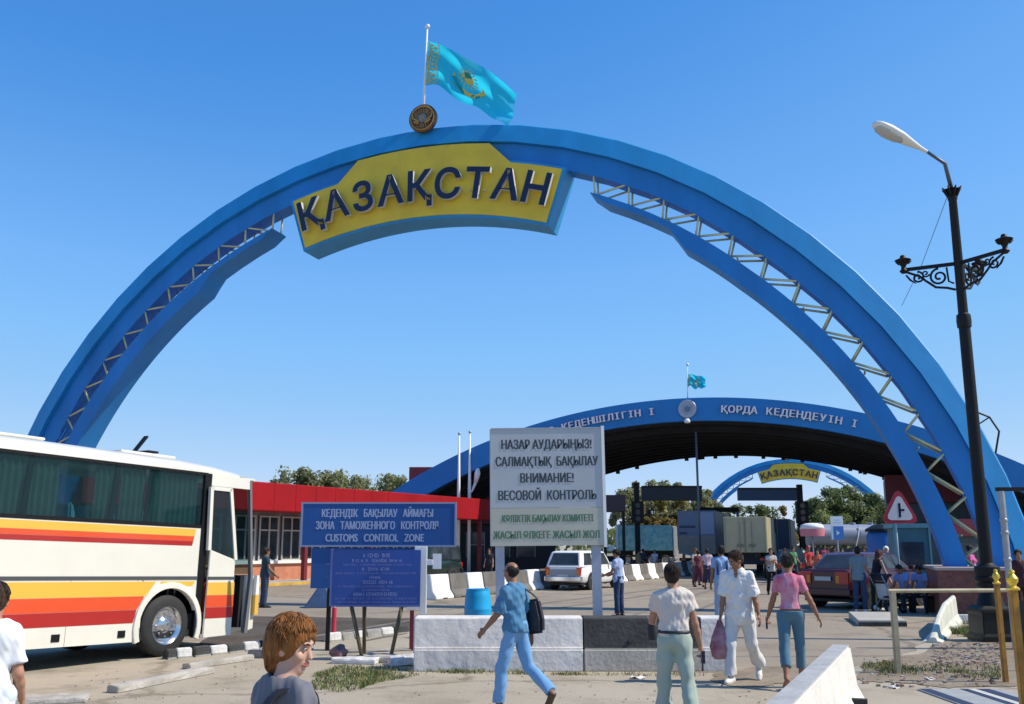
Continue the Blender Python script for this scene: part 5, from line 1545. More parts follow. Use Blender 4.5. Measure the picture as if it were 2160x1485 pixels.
m.build('faded_lettering', LIL2, lp, fix=False)
for px_ in (691, 868):
    x = AY(px_, 1300, cy).x - cx
    m = MB(); m.box(x - .035, x + .035, .05, .12, 0, zt - .05); m.build('post', BLACK if px_ < 700 else DKRED, cs)

fy = 16.75
fx = AY(793, 1215, fy).x
fs = thing('information_board', 'violet blue information board with faded lines of text on leaning dark stakes', 'notice board', (fx, fy, 0))
x0, x1 = AY(701, 1215, fy).x - fx, AY(887, 1215, fy).x - fx; zt, zb = AY(1, 1160, fy).z, AY(1, 1276, fy).z
m = MB(); m.box(x0, x1, -.03, .01, zb, zt); m.build('panel', SB2, fs)
m = MB(); m.box(x0 - .03, x0, -.035, .02, zb - .02, zt + .02); m.box(x0, x1, -.034, .02, zb - .03, zb); m.build('frame', mat('frame_violet', (.10, .13, .33), .5), fs)
rr = random.Random(12); m = MB(); c = (x0 + x1) / 2; hw = (x1 - x0) / 2
rows = [(.30, .065, 1), (.55, .05, 1), (.80, .03, 0), (.32, .055, 1), (.92, .03, 0), (.15, .05, 1), (.34, .055, 1), (.88, .03, 0), (.30, .03, 0), (.50, .055, 1), (.92, .03, 0), (.9, .03, 0)]
z = zt - .06
for w_, h_, b_ in rows:
    z -= h_ * .5; scrawl(m, c - w_ * hw, c + w_ * hw, z - h_ * .5, -.033, h_, rr, b_); z -= h_ * .5 + .027
m.build('lettering', [LIL2, mat('faint_lettering', (.24, .27, .52), .5)], fs, fix=False)
STK = mat('stake_wood', (.045, .035, .025), .8, var=.5, scale=5, stretch=(1, 1, .3), col2=(.16, .12, .06))
def P3(px, py, Y): v = AY(px, py, Y); return Vector((v.x - fx, v.y - fy, v.z))
ends = []
for (ax, ay_), (bx, by_), Yb in (((738, 1262), (766, 1396), 16.45), ((769, 1262), (768, 1384), 17.0), ((851, 1262), (822, 1394), 16.5)):
    g_ = G(bx, by_)
    m = MB(); m.tube([P3(ax, ay_, fy + .05), Vector((g_[0] - fx, g_[1] - fy, -.02))], [.036, .03], 8); m.build('stake', STK, fs, smooth=True)

wfy = 17.2
o = thing('white_frame', 'white painted steel post with short arms right of the information board', 'post', (AY(893, 1250, wfy).x, wfy, 0))
zz = lambda py: AY(1, py, wfy).z
m = MB(); m.box(-.055, .055, -.04, .04, zz(1296), zz(1152)); m.box(-.16, -.055, -.04, .04, zz(1163), zz(1152)); m.box(-.28, -.055, -.04, .04, zz(1287), zz(1276))
m.box(.055, .16, -.03, .03, zz(1192), zz(1180))
m.build('post', mat('bright_white', (.85, .85, .84), .45), o, bevel=.008)
m = MB(); m.box(-.15, .02, -.06, .06, 0, zz(1297)); m.build('foot', CONC_W, o, bevel=.01)
m = MB(); m.box(.155, .30, -.02, .02, zz(1200), zz(1168)); m.build('end_plate', mat('bright_white', (.85, .85, .84), .45), o)
wq = G(703, 1352)
o = thing('striped_post', 'red and white painted post beside the information board', 'post', (wq[0], wq[1], 0))
hgt = AY(1, 1238, wq[1]).z
for i, (a, b, mt) in enumerate(((0, .12, 'w'), (.12, .62, 'r'), (.62, .95, 'w'))):
    m = MB(); m.tube([(0, 0, hgt * a + (.001 if a else 0)), (0, 0, hgt * b)], .045, 12); m.build('band', WHITE if mt == 'w' else mat('band_red', (.55, .03, .07), .5, var=.15, scale=3), o, smooth=True, angle=40)
m = MB(); m.box(.045, .20, -.03, .03, zz(1284), zz(1266)); m.build('bracket', WHITE, o)
q = G(670, 1283)
o = thing('blue_wedge', 'blue painted concrete wedge standing on the road left of the information board', 'barrier', (q[0], q[1], 0), R(10))
m = MB(); m.prism([(-.42, 0), (.42, 0), (.22, .58), (-.02, .60)], fl, 0, .7); m.build('block', mat('wedge_blue', (.05, .11, .24), .7, var=.2, scale=2, bump=.3), o, bevel=.02)

# ------------------------------------------------------------------ row of white and black barriers along the lanes
A0 = Vector((*G(921, 1263), 0)); A1 = Vector((*G(1466, 1212), 0)); dv_ = (A1 - A0); LL = dv_.length; dv_.normalize(); ra_ = math.atan2(dv_.y, dv_.x)
JP = [(-.36, 0), (-.36, .09), (-.20, .30), (-.11, .84), (.11, .84), (.20, .30), (.36, .09), (.36, 0)]
WB_ = mat('barrier_white', (.82, .81, .79), .6, var=.06, scale=2, bump=.3); KB_ = mat('barrier_black', (.15, .135, .12), .7, var=.2, scale=2)
first = {}
nb_n = 26; step = LL / (nb_n - 1) 
for i in range(nb_n):
    c = A0 + dv_ * (i * step)
    wt = i % 2 == 0
    lab = ('%s jersey barrier, %s' % ('white' if wt else 'black', ['at the near end of the row by the information board', 'second from the near end of the row', 'third from the near end of the row', 'fourth from the near end, above the blue barrel'][i] if i < 4 else
           ('in the lane row, number %d from the near end' % (i + 1))))
    if wt not in first:
        o = thing('jersey_barrier', lab, 'barrier', c, ra_, 'white and black jersey barriers')
        m = MB(); m.prism(JP, lambda a, b, d: Vector((d, a, b)), -step / 2 + .03, step / 2 - .03); m.build('block', WB_ if wt else KB_, o, bevel=.02)
        m = MB(); m.box(-.15, .15, -.365, -.30, .0, .05); m.build('lifting_slot', DARK, o)
        first[wt] = o
    else:
        o = dup(first[wt], c, ra_ + R(random.Random(i).uniform(-2, 2)), lab)

# foreground barrier on the right
jA = Vector((*G(1806, 1486), 0)); jdir = Vector((-.40, -.917, 0)).normalized()
o = thing('jersey_barrier', 'large whitewashed barrier running out of the picture at the bottom right', 'barrier', jA, math.atan2(jdir.y, jdir.x))
JF = [(-.22, 0), (-.22, .08), (-.15, .22), (-.095, .665), (.095, .665), (.15, .22), (.22, .08), (.22, 0)]
m = MB(); m.prism([(-a * 1, b) for a, b in JF], lambda a, b, d: Vector((d, a - .12, b)), 0, 7.0); m.build('block', mat('whitewash_warm', (.68, .65, .60), .8, var=.10, scale=1.6, bump=.6, bscale=14), o, bevel=.02)
m = MB(); m.prism([(-.105, .669), (.085, .669), (.08, .680), (-.10, .680)], lambda a, b, d: Vector((d, a - .12, b)), .03, 7.0); m.build('grey_top', mat('shaded_top', (.38, .38, .38), .9, var=.15, scale=3, bump=.5), o)  # grey strip puts the shade on the barrier's top into colour
m = MB(); m.box(.9, 1.0, .02, .2, .06, .20); m.build('lifting_slot', DARK, o)

# ------------------------------------------------------------------ barrel
by = 19.3
o = thing('barrel', 'bright blue plastic barrel behind the whitewashed concrete block', 'barrel', (AY(1008, 1280, by).x, by, 0))
zt = AY(1, 1243, by).z
BB = mat('barrel_blue', (.01, .36, .70), .4, var=.05, scale=3)
m = MB(); m.lathe([(.20, 0), (.235, .02), (.25, zt * .15), (.262, zt * .4), (.268, zt * .42), (.262, zt * .44), (.262, zt * .62), (.268, zt * .64), (.26, zt * .66), (.245, zt * .85), (.225, zt - .03), (.21, zt)], n=28); m.build('shell', BB, o, smooth=True, angle=50)
m = MB(); m.lathe([(0, zt - .03), (.20, zt - .03), (.20, zt + .012), (.225, zt + .012), (.225, zt - .02)], n=28); m.build('rim', BB, o, smooth=True, angle=30)

# ------------------------------------------------------------------ kerbs and slabs in the foreground
KBK = mat('kerb_black', (.045, .045, .045), .8, var=.35, scale=5, bump=.4); KBW = mat('kerb_white', (.62, .61, .59), .8, var=.2, scale=5, bump=.4); KBG = mat('kerb_grey', (.30, .29, .27), .85, var=.25, scale=5, bump=.4)
kp = [(346, 1391, 0), (368, 1389, 1), (402, 1386, 0), (439, 1382, 1), (475, 1378, 0), (510, 1374, 1), (546, 1371, 0), (578, 1368, None), (688, 1354, 1), (716, 1351, 2), (742, 1348, 1), (768, 1345, 2), (800, 1341, 1), (826, 1338, 0), (858, 1335, None)]
nmK = {0: ('black', KBK), 1: ('white', KBW), 2: ('bare grey', KBG)}
ordn = ['first', 'second', 'third', 'fourth', 'fifth', 'sixth', 'seventh']
cnt = 0
for i in range(len(kp) - 1):
    if kp[i][2] is None:
        cnt = 0; continue
    a = Vector((*G(kp[i][0], kp[i][1]), 0)); b = Vector((*G(kp[i + 1][0], kp[i + 1][1]), 0)); d = b - a
    cn, mt = nmK[kp[i][2]]
    where = 'from the coach wheel' if kp[i][0] < 600 else 'from the striped post'
    r_ = random.Random(i)
    o = thing('kerbstone', '%s kerbstone, %s %s' % (cn, ordn[cnt], where), 'kerbstone', a + d * .5, math.atan2(d.y, d.x) + R(r_.uniform(-3, 3)), 'kerbstones along the roadside'); cnt += 1
    l = d.length / 2 - .015; hh = .15 + r_.uniform(-.02, .02)
    m = MB(); m.prism([(-.08, 0), (-.075, hh - .03), (-.04, hh), (.04, hh), (.075, hh - .03), (.08, 0)], lambda a_, b_, d_: Vector((d_, a_, b_)), -l, l); m.build('stone', mt, o, bevel=.012)
    m = MB(); m.prism([(-.10, -.02), (-.10, .03), (.10, .03), (.10, -.02)], lambda a_, b_, d_: Vector((d_, a_, b_)), -l * .99, l * .99); m.build('mortar_bed', KBG, o)
def slab(label, p0, p1, w, h, mt, seed, tilt=0.0, cat='kerbstone', name='loose_kerbstone'):
    a = Vector((*G(*p0), 0)); b = Vector((*G(*p1), 0)); d = b - a
    o = MB(); r_ = random.Random(seed); L_ = d.length
    n = 7; rings = []
    for i in range(n + 1):
        t = i / n; j = lambda s=.012: r_.uniform(-s, s)
        rings.append([Vector((t * L_ + j() - L_ / 2, y + j(), z + j() * (1 if z > 0 else 0) + tilt * t)) for y, z in ((-w / 2, 0), (-w / 2, h * .8), (-w / 2 + .04, h), (w / 2 - .04, h), (w / 2, h * .8), (w / 2, 0))])
    ob = o.loft(rings).build(name, mt, bevel=.01)
    ob.location = a + d * .5; ob.rotation_euler = (0, 0, math.atan2(d.y, d.x))
    return tag(ob, label, cat)
SLB = mat('slab_pale', (.40, .37, .33), .9, var=.2, scale=4, bump=.6, bscale=20)
slab('long fallen kerbstone lying in the dust between the coach and the ginger haired woman', (236, 1462), (440, 1420), .20, .10, SLB, 1)
slab('short broken kerbstone just beyond the long fallen one', (392, 1412), (528, 1392), .18, .09, SLB, 2)
slab('small concrete lump beside the ginger haired woman', (536, 1388), (580, 1380), .28, .13, KBG, 3)
slab('flat pale slab at the bottom left corner beside the person in white', (40, 1482), (186, 1476), .5, .06, SLB, 4)
slab('white concrete slab under the stakes of the information board', (704, 1398), (795, 1400), .3, .09, KBW, 5)
slab('pale broad slab behind the stakes of the information board', (768, 1392), (838, 1397), .42, .10, SLB, 6)
slab('tilted white slab against the whitewashed concrete block', (822, 1404), (880, 1402), .36, .13, KBW, 7, .03)
slab('thin grey plank on the ground behind the stakes', (705, 1378), (868, 1372), .16, .04, KBG, 9)
q = G(716, 1392)
m = MB(); rr = random.Random(8)
def crump(u, v):
    th = u * 2 * math.pi; ph = v * math.pi; r_ = 1 + .25 * math.sin(th * 3 + v * 9) + .18 * math.sin(th * 5 - v * 7)
    return Vector((.13 * r_ * math.sin(ph) * math.cos(th), .10 * r_ * math.sin(ph) * math.sin(th), .10 + .13 * math.cos(ph) * (1 + .2 * math.sin(th * 4))))
m.grid(crump, 20, 10); ob = m.build('crumpled_bag', mat('bag_dark', (.03, .035, .06), .4, col2=(.42, .2, .19), scale=3.5), smooth=True); ob.location = (q[0], q[1], 0)
tag(ob, 'crumpled dark and pink bag below the information board', 'bag')

# ------------------------------------------------------------------ street lamp
lx, ly = G(2096, 1352)
lamp = thing('street_lamp', 'tall black ornate street lamp with scroll brackets and one white lamp head', 'street lamp', (lx, ly, 0))
def zl(py): return AY(1, py, ly).z
m = MB()
def sq_ring(s, z): return [Vector((a * s, b * s, z)) for a, b in ((-1, -1), (1, -1), (1, 1), (-1, 1))]
m.loft([sq_ring(s, z) for s, z in ((.36, 0), (.36, .12), (.33, .14), (.32, .52), (.34, .55), (.34, .62), (.28, .66), (.27, .68))])
m.build('base', BLACK, lamp, bevel=.012)
m = MB(); m.lathe([(.27, .68), (.25, .74), (.20, .90), (.17, .98), (.19, 1.0), (.22, 1.04), (.22, 1.12), (.25, 1.15), (.26, 1.22), (.23, 1.25), (.24, 1.36), (.24, 1.42), (.17, 1.46), (.13, 1.5)], n=16)
m.build('collar', BLACK, lamp, smooth=True, angle=35)
zt = zl(400)
m = MB(); z1, z2 = zl(690), zl(665)
m.lathe([(.125, 1.46), (.115, z1 - .02), (.14, z1), (.15, (z1 + z2) / 2), (.14, z2), (.10, z2 + .04), (.085, zt - .25), (.10, zt - .22), (.10, zt - .15), (.085, zt - .12), (.10, zt - .04), (.16, zt), (.10, zt + .02), (0, zt + .03)], n=16)
m.build('shaft', BLACK, lamp, smooth=True, angle=40)
m = MB()
for k in range(8):
    t = 2 * math.pi * k / 8; d = Vector((math.cos(t), math.sin(t), 0))
    m.tube([Vector((0, 0, zt - .16)) + d * .08, Vector((0, 0, zt - .02)) + d * .15, Vector((0, 0, zt + .04)) + d * .21], [.03, .03, .008], 6)
m.build('leaf_crown', BLACK, lamp, smooth=True)
zc = zl(556)
def spiral(c, r0, turns, d, up, start, sgn=1, n=26, w=.022):
    pts = []
    for i in range(n + 1):
        t = i / n; r = r0 * (1 - t * .82); a = start + sgn * t * turns * 2 * math.pi
        pts.append(c + d * (r * math.cos(a)) + up * (r * math.sin(a)))
    return pts
Z = Vector((0, 0, 1))
for ad in (152, -62, 42):
    d = Vector((math.cos(R(ad)), math.sin(R(ad)), 0)); r1 = 1.13
    b = MB()
    b.loft([[d * r + Vector((-d.y, d.x, 0)) * s * .03 + Z * (zc + z) for s, z in ((-1, -.03), (1, -.03), (1, .04), (-1, .04))] for r in (.08, r1)])
    b.tube(spiral(Z * (zc - .24) + d * .40, .19, 1.6, d, Z, R(90), -1), .024, 6)
    b.tube(spiral(Z * (zc - .20) + d * .82, .13, 1.5, d, Z, R(90), 1), .022, 6)
    b.tube(spiral(Z * (zc - .13) + d * .66, .08, 1.3, d, Z, R(200), 1), .018, 6)
    b.tube([Z * (zc - .56) + d * .10, Z * (zc - .50) + d * .26, Z * (zc - .46) + d * .48, Z * (zc - .30) + d * .66, Z * (zc - .18) + d * .78, Z * (zc - .10) + d * .94, Z * (zc - .05) + d * 1.04, Z * (zc - .01) + d * 1.10], .026, 6)
    b.tube([Z * (zc - .42) + d * .12, Z * (zc - .36) + d * .22, Z * (zc - .05) + d * .24], .02, 6)
    b.tube([Z * (zc - .12) + d * 1.05, Z * (zc - .24) + d * .97, Z * (zc - .33) + d * .86], [.02, .024, .01], 6)
    br = b.build('bracket', BLACK, lamp, smooth=True, angle=40)
    c = d * (r1 - .04)
    m = MB(); m.lathe([(0, -.08), (.05, -.07), (.09, -.02), (.05, .03), (.05, .08), (.07, .12), (.12, .17), (.165, .21), (.17, .23), (.07, .27), (.05, .33), (0, .35)], c + Z * zc, 14)
    for k in range(6):
        t = 2 * math.pi * k / 6; e = Vector((math.cos(t), math.sin(t), 0))
        m.tube([c + Z * (zc + .16) + e * .10, c + Z * (zc + .21) + e * .19], [.03, .006], 5)
    m.build('finial', BLACK, br, smooth=True, angle=40)
def LP(px, py, dy=0): v = AY(px, py, ly + dy); return Vector((v.x - lx, v.y - ly, v.z))
GALV = mat('lamp_pipe', (.10, .11, .13), .4, .4)
p0, p1, p2, p3 = Vector((0, 0, zt)), LP(1993, 345, -.1), LP(1955, 320, -.2), LP(1843, 260, -.55)
m = MB(); m.tube([p0, p0 + (p1 - p0) * .92, p1, p1 + (p2 - p1) * .15, p2], [.045, .04, .04, .035, .032], 10); m.build('gooseneck', GALV, lamp, smooth=True)
ax = (p3 - p2).normalized(); sd = ax.cross(Z).normalized(); upv = sd.cross(ax)
m = MB(); rings = []
Lh = (p3 - p2).length
for t, w, hu_, hd_ in ((0, .035, .035, .035), (.12, .05, .05, .045), (.3, .10, .085, .08), (.5, .165, .115, .10), (.75, .185, .125, .10), (.9, .16, .10, .085), (.97, .11, .07, .06), (1.0, .05, .03, .03)):
    rings.append([p2 + ax * Lh * t + sd * w * math.cos(a) + upv * ((hu_ if math.sin(a) > 0 else hd_) * math.sin(a)) for a in np.linspace(0, 2 * math.pi, 18, endpoint=False)])
m.loft(rings); head = m.build('lamp_head', mat('lamp_white', (.74, .74, .70), .35), lamp, smooth=True, angle=50)
m = MB(); rings = []
for t, w, hd_ in ((.46, .08, .105), (.55, .14, .125), (.75, .16, .135), (.9, .125, .115), (.95, .07, .08)):
    rings.append([p2 + ax * Lh * t + sd * w * math.cos(a) - upv * (hd_ - .05 + .05 * abs(math.sin(a)) * (1 if math.sin(a) < 0 else -.6)) for a in np.linspace(0, 2 * math.pi, 14, endpoint=False)])
m.loft(rings); m.build('diffuser', mat('lamp_glass', (.45, .47, .45), .15), head, smooth=True)
m = MB()
pa = Vector((lx, ly, 0)) + LP(1998, 415); pb = AY(1902, 645, 27.5)
m.tube([pa, pa * .5 + pb * .5 + Vector((0, 0, -.15)), pb], .008, 5)
tag(m.build('cable', mat('cable_grey', (.12, .16, .22), .5)), 'thin grey cable slanting from the street lamp top to the large arch', 'cable')

# ------------------------------------------------------------------ railing, bench and odds and ends on the right
RL = mat('rail_straw', (.40, .345, .22), .5, var=.2, scale=4)
ra = G(1895, 1421)
o = thing('railing', 'straw coloured pipe railing with one post in front of the granite plinth', 'railing', (ra[0], ra[1], 0))
m = MB(); m.box(-.04, .04, -.04, .04, 0, 1.165); m.build('post', RL, o, bevel=.006)
m = MB(); m.tube([(-.06, 0, 1.18), (1.9, .25, 1.18)], .03, 10); m.build('rail', RL, o, smooth=True, angle=50)
m = MB(); m.tube([(1.88, .25, 0), (1.88, .25, 1.16)], .03, 8); m.build('post', RL, o, smooth=True, angle=50)
bx_, by_ = G(1925, 1292)
bn = thing('bench', 'dark low bench with thin legs carrying the two men in blue', 'bench', (bx_, by_, 0), R(8))
m = MB(); m.box(-.75, .75, -.2, .2, .40, .45); m.build('seat', BLACK, bn, bevel=.008)
for x in (-.6, .0, .6):
    m = MB(); m.box(x - .02, x + .02, -.15, .15, 0, .40); m.build('leg', BLACK, bn)
q0 = G(1822, 1322); q1 = G(1902, 1322)
o = thing('ramp_slab', 'flat pale ramp slab with a dark edge behind the railing post', 'slab', ((q0[0] + q1[0]) / 2, q0[1], 0), R(-4))
m = MB(); m.prism([(0, 0), (0, .14), (2.6, .17), (2.6, 0)], lambda a, b, d: Vector((d + a * .18, a, b)), -.55, .55); m.build('slab', mat('slab_light', (.42, .39, .34), .85, var=.12, scale=2, bump=.3), o, bevel=.012)
m = MB(); m.box(-.55, .55, -.012, 0, .0, .10); m.build('edge_strip', KBK, o)
# leaning end of a kerb wall
q0 = Vector((*G(1968, 1356), 0)); q1 = Vector((*G(1998, 1330), 0)); d = q1 - q0
o = thing('jersey_barrier', 'weathered pale barrier end with a flared foot beside the planter', 'barrier', q0, math.atan2(d.y, d.x))
m = MB()
rings = []
for t, hh in ((0, .10), (.15, .20), (.5, .42), (1.0, .60), (1.9, .66)):
    rings.append([Vector((d.length * t * .9, -a_ + .1, z_)) for a_, z_ in ((-.10, 0), (-.10, hh * .12), (.01, hh * .35), (.05, hh * .92), (.08, hh), (.13, hh), (.16, hh * .92), (.18, hh * .35), (.27, hh * .12), (.27, 0))])
m.loft(rings)
m.build('block', mat('whitewash_green', (.58, .58, .50), .8, var=.12, scale=2, bump=.5), o, bevel=.025)
m = MB(); m.box(.5, .62, -.176, -.165, .02, .07); m.build('lifting_slot', DARK, o)
# planter kerb, bottle
pk = G(1985, 1312); pk2 = G(2075, 1312)
o = thing('planter_kerb', 'white kerb edging the grass in front of the granite plinth', 'kerb', (pk[0], pk[1], 0))
m = MB(); m.box(0, pk2[0] - pk[0], 0, .2, 0, .17); m.build('far_edge', KBW, o, bevel=.012)
m = MB(); m.box(-.1, .35, -3.05, -2.9, 0, .12); m.build('near_edge', KBW, o, bevel=.012)
bq = G(2011, 1310)
o = thing('bottle', 'clear plastic drinks bottle with a white cap on the white kerb', 'bottle', (bq[0], bq[1] + .1, .172))
m = MB(); m.lathe([(.0, 0), (.05, 0), (.055, .02), (.052, .1), (.055, .12), (.055, .22), (.045, .27), (.02, .31), (.018, .33)], n=16); m.build('body', glass('bottle_clear', (.35, .45, .5), .45), o, smooth=True)
m = MB(); m.lathe([(.0, .33), (.022, .33), (.022, .36), (0, .362)], n=12); m.build('cap', WHITE, o, smooth=True, angle=30)

# fence at the right edge
fA = Vector((*G(2122, 1440), 0)); fB = Vector((AY(2152, 1400, 10.2).x, 10.2, 0))
fe = thing('metal_fence', 'yellow fence posts with gold finials and dark mesh at the right edge', 'fence', fA, 0)
FM = mat('mesh_dark', (.015, .022, .022), .6, var=.4, scale=10)
def fpost(p, h, r, big):
    m = MB(); m.box(p.x - r, p.x + r, p.y - r, p.y + r, 0, h); m.build('post', mat('post_ochre', (.36, .17, .02), .5, var=.3, scale=5), fe, bevel=.006)
    m = MB(); s = 1.25 if big else 1.0
    m.lathe([(.0, 0), (.05 * s, .0), (.055 * s, .02), (.03 * s, .04), (.03 * s, .06), (.045 * s, .085), (.048 * s, .12), (.03 * s, .15), (.02 * s, .165), (.028 * s, .18), (.02 * s, .2), (0, .205)], p + Vector((0, 0, h)), 14); m.build('finial', GOLD, fe, smooth=True, angle=40)
d = fB - fA
fpost(Vector((0, 0, 0)), AY(1, 1232, fA.y).z, .032, False)
fpost(Vector((d.x, d.y, 0)), AY(1, 1245, 10.2).z, .036, True)
m = MB(); m.loft([[Vector((d.x, d.y, z)) + o_ for z in (.12, 1.30)] + [Vector((d.x + 1.9, d.y - .9, z)) + o_ for z in (1.30, .12)] for o_ in (Vector((0, -.004, 0)), Vector((0, .004, 0)))]); m.build('mesh', FM, fe)
m = MB(); m.box(d.x - .02, d.x + .14, d.y - .12, d.y + .06, 0, .30); m.build('foot', YEL, fe, bevel=.01)
gy = 18.2
o = thing('grey_frame', 'grey steel pole with a dark crossbar behind the yellow fence posts', 'post', (AY(2127, 1200, gy).x, gy, 0))
zt = AY(1, 1036, gy).z
m = MB(); m.tube([(0, 0, 0), (0, 0, zt)], .06, 12)
for z in (zt * .55, zt * .72, zt * .8): m.lathe([(.06, z), (.075, z + .02), (.075, z + .05), (.06, z + .07)], n=12)
m.build('pole', mat('pole_grey', (.36, .37, .38), .4, .2, var=.15, scale=3), o, smooth=True, angle=40)
m = MB(); m.box(-.08, 1.5, -.05, .05, zt, zt + .07); m.build('crossbar', BLACK, o)
m = MB(); m.tube([(1.4, 0, 0), (1.4, 0, zt)], .06, 12); m.build('pole', MATS['pole_grey'], o, smooth=True)
# striped mat
m = MB()
q = [G(1938, 1456), G(2110, 1456)]
w = q[1][0] - q[0][0]
o = thing('striped_mat', 'navy and pale striped mat lying at the bottom right edge', 'mat', (q[0][0], q[0][1], 0))
m.box(-.02, w, -1.6, 0, .004, .016); m.build('mat', mat('mat_grey', (.33, .34, .34), .8, var=.1, scale=5), o)
m = MB()
for a, b in ((0.0, .14), (.50, .60), (.70, .86)):
    m.box(a * w, b * w, -1.59, -.01, .0165, .020)
m.build('stripe', mat('mat_navy', (.02, .035, .085), .7, var=.2, scale=6), o)
m = MB(); m.box(.60 * w + .004, .70 * w - .004, -1.59, -.01, .0165, .019); m.build('pale_stripe', mat('mat_pale', (.55, .54, .48), .8), o)

# warning sign, information sign, parasol, table, pram
wy_ = 30.5
o = thing('warning_sign', 'triangular side road warning sign with red border on a thin pole', 'road sign', (AY(1893, 1150, wy_).x, wy_, 0))
c = AY(1896, 1078, wy_); cz = c.z; cx_ = c.x - o.location.x
m = MB(); m.tube([(0, 0, 0), (0, 0, cz + .1)], .03, 10); m.build('pole', mat('pole_pale', (.40, .45, .46), .4, .2), o, smooth=True)
def tri(s, y0, y1, mt, nm, par):
    q = MB(); pts = []
    for k in range(3):
        a = R(90 + 120 * k); a_in = [a - .22, a, a + .22]
        for aa in a_in:
            rr_ = s * (1 if aa == a else .90); pts.append((cx_ + rr_ * math.cos(aa) * .95, cz + rr_ * math.sin(aa)))
    q.prism(pts, lambda a, b, dd: Vector((a, dd, b)), y0, y1); return q.build(nm, mt, par)
Ty = -.06
tp = tri(.62, Ty, Ty + .03, mat('sign_red', (.40, .03, .05), .4), 'plate', o)
tri(.46, Ty - .006, Ty - .001, mat('sign_white', (.62, .63, .66), .4), 'white_field', tp)
m = MB(); m.box(cx_ - .035, cx_ + .035, Ty - .012, Ty - .007, cz - .19, cz + .24); m.box(cx_ + .035, cx_ + .15, Ty - .012, Ty - .007, cz - .0, cz + .06); m.build('symbol', BLACK, tp)
iy = 46
o = thing('information_sign', 'white over blue information sign with a small white arrow above the crowd', 'road sign', (AY(1768, 1150, iy).x, iy, 0))
a, b, c_ = AY(1, 1089, iy).z, AY(1, 1110, iy).z, AY(1, 1138, iy).z
m = MB(); m.tube([(0, .04, 0), (0, .04, a)], .04, 8); m.build('pole', STEEL, o, smooth=True)
m = MB(); m.box(-.29, .29, -.02, .0, b + .003, a); m.build('upper_panel', mat('panel_white', (.66, .74, .80), .5), o)
m = MB(); m.box(-.29, .29, -.02, .0, c_, b); m.build('lower_panel', mat('panel_blue', (.03, .16, .48), .5), o)
m = MB(); m.box(-.29, -.20, -.024, -.021, c_, b); m.box(-.18, .2, -.024, -.021, b + .15, b + .2); m.box(-.10, .15, -.024, -.021, b + .27, b + .31)
m.add([(-.05, -.024, (b + c_) / 2 + .12), (-.05, -.024, (b + c_) / 2 - .12), (.12, -.024, (b + c_) / 2)], [(0, 1, 2)]); m.build('marks', mat('mark_pale', (.45, .62, .75), .5), o)
py_ = 50
o = thing('parasol', 'round parasol with white top and pink valance over the crowd', 'parasol', (AY(1715, 1150, py_).x, py_, 0))
a, b, c_ = AY(1, 1103, py_).z, AY(1, 1116, py_).z, AY(1, 1131, py_).z
m = MB(); m.tube([(0, 0, 0), (0, 0, a - .05)], .03, 8); m.build('pole', STEEL, o, smooth=True)
m = MB(); m.lathe([(.0, a), (.30, a - .02), (.54, a - .10), (.62, b)], n=24); m.build('canopy', mat('parasol_white', (.78, .76, .74), .7), o, smooth=True, fix=False)
m = MB(); m.lathe([(.62, b), (.61, (b + c_) / 2), (.58, c_), (.54, c_), (.58, b)], n=24); m.build('valance', mat('parasol_pink', (.62, .20, .24), .7), o, smooth=True, angle=50)
pq = G(1880, 1292)
pm = thing('pushchair', 'small white and dark pushchair in front of the couple by the maroon car', 'pushchair', (pq[0], pq[1] + .2, 0), R(35))
m = MB(); m.prism([(-.2, .35), (.22, .35), (.26, .48), (-.05, .52), (-.22, .92), (-.32, .9)], fl, -.19, .19); m.build('seat', mat('pram_white', (.66, .66, .68), .8), pm, bevel=.04)
m = MB(); m.prism([(-.34, .80), (-.22, 1.02), (.0, 1.06), (.02, 1.0), (-.16, .95), (-.28, .78)], fl, -.2, .2); m.build('hood', mat('pram_dark', (.05, .02, .03), .8), pm, bevel=.02)
for s in (-1, 1):
    m = MB(); m.tube([(.3, s * .2, .12), (-.30, s * .2, .75), (-.5, s * .2, 1.02)], .014, 6); m.tube([(-.32, s * .2, .12), (.1, s * .2, .48)], .014, 6); m.build('frame', STEEL, pm, smooth=True)
    for x in (.3, -.32):
        wheel(pm, x, s * .23, .12, .12, .05, s, WHITE, lugs=3)
m = MB(); m.tube([(-.5, -.2, 1.02), (-.5, .2, 1.02)], .016, 6); m.build('handle', BLACK, pm)

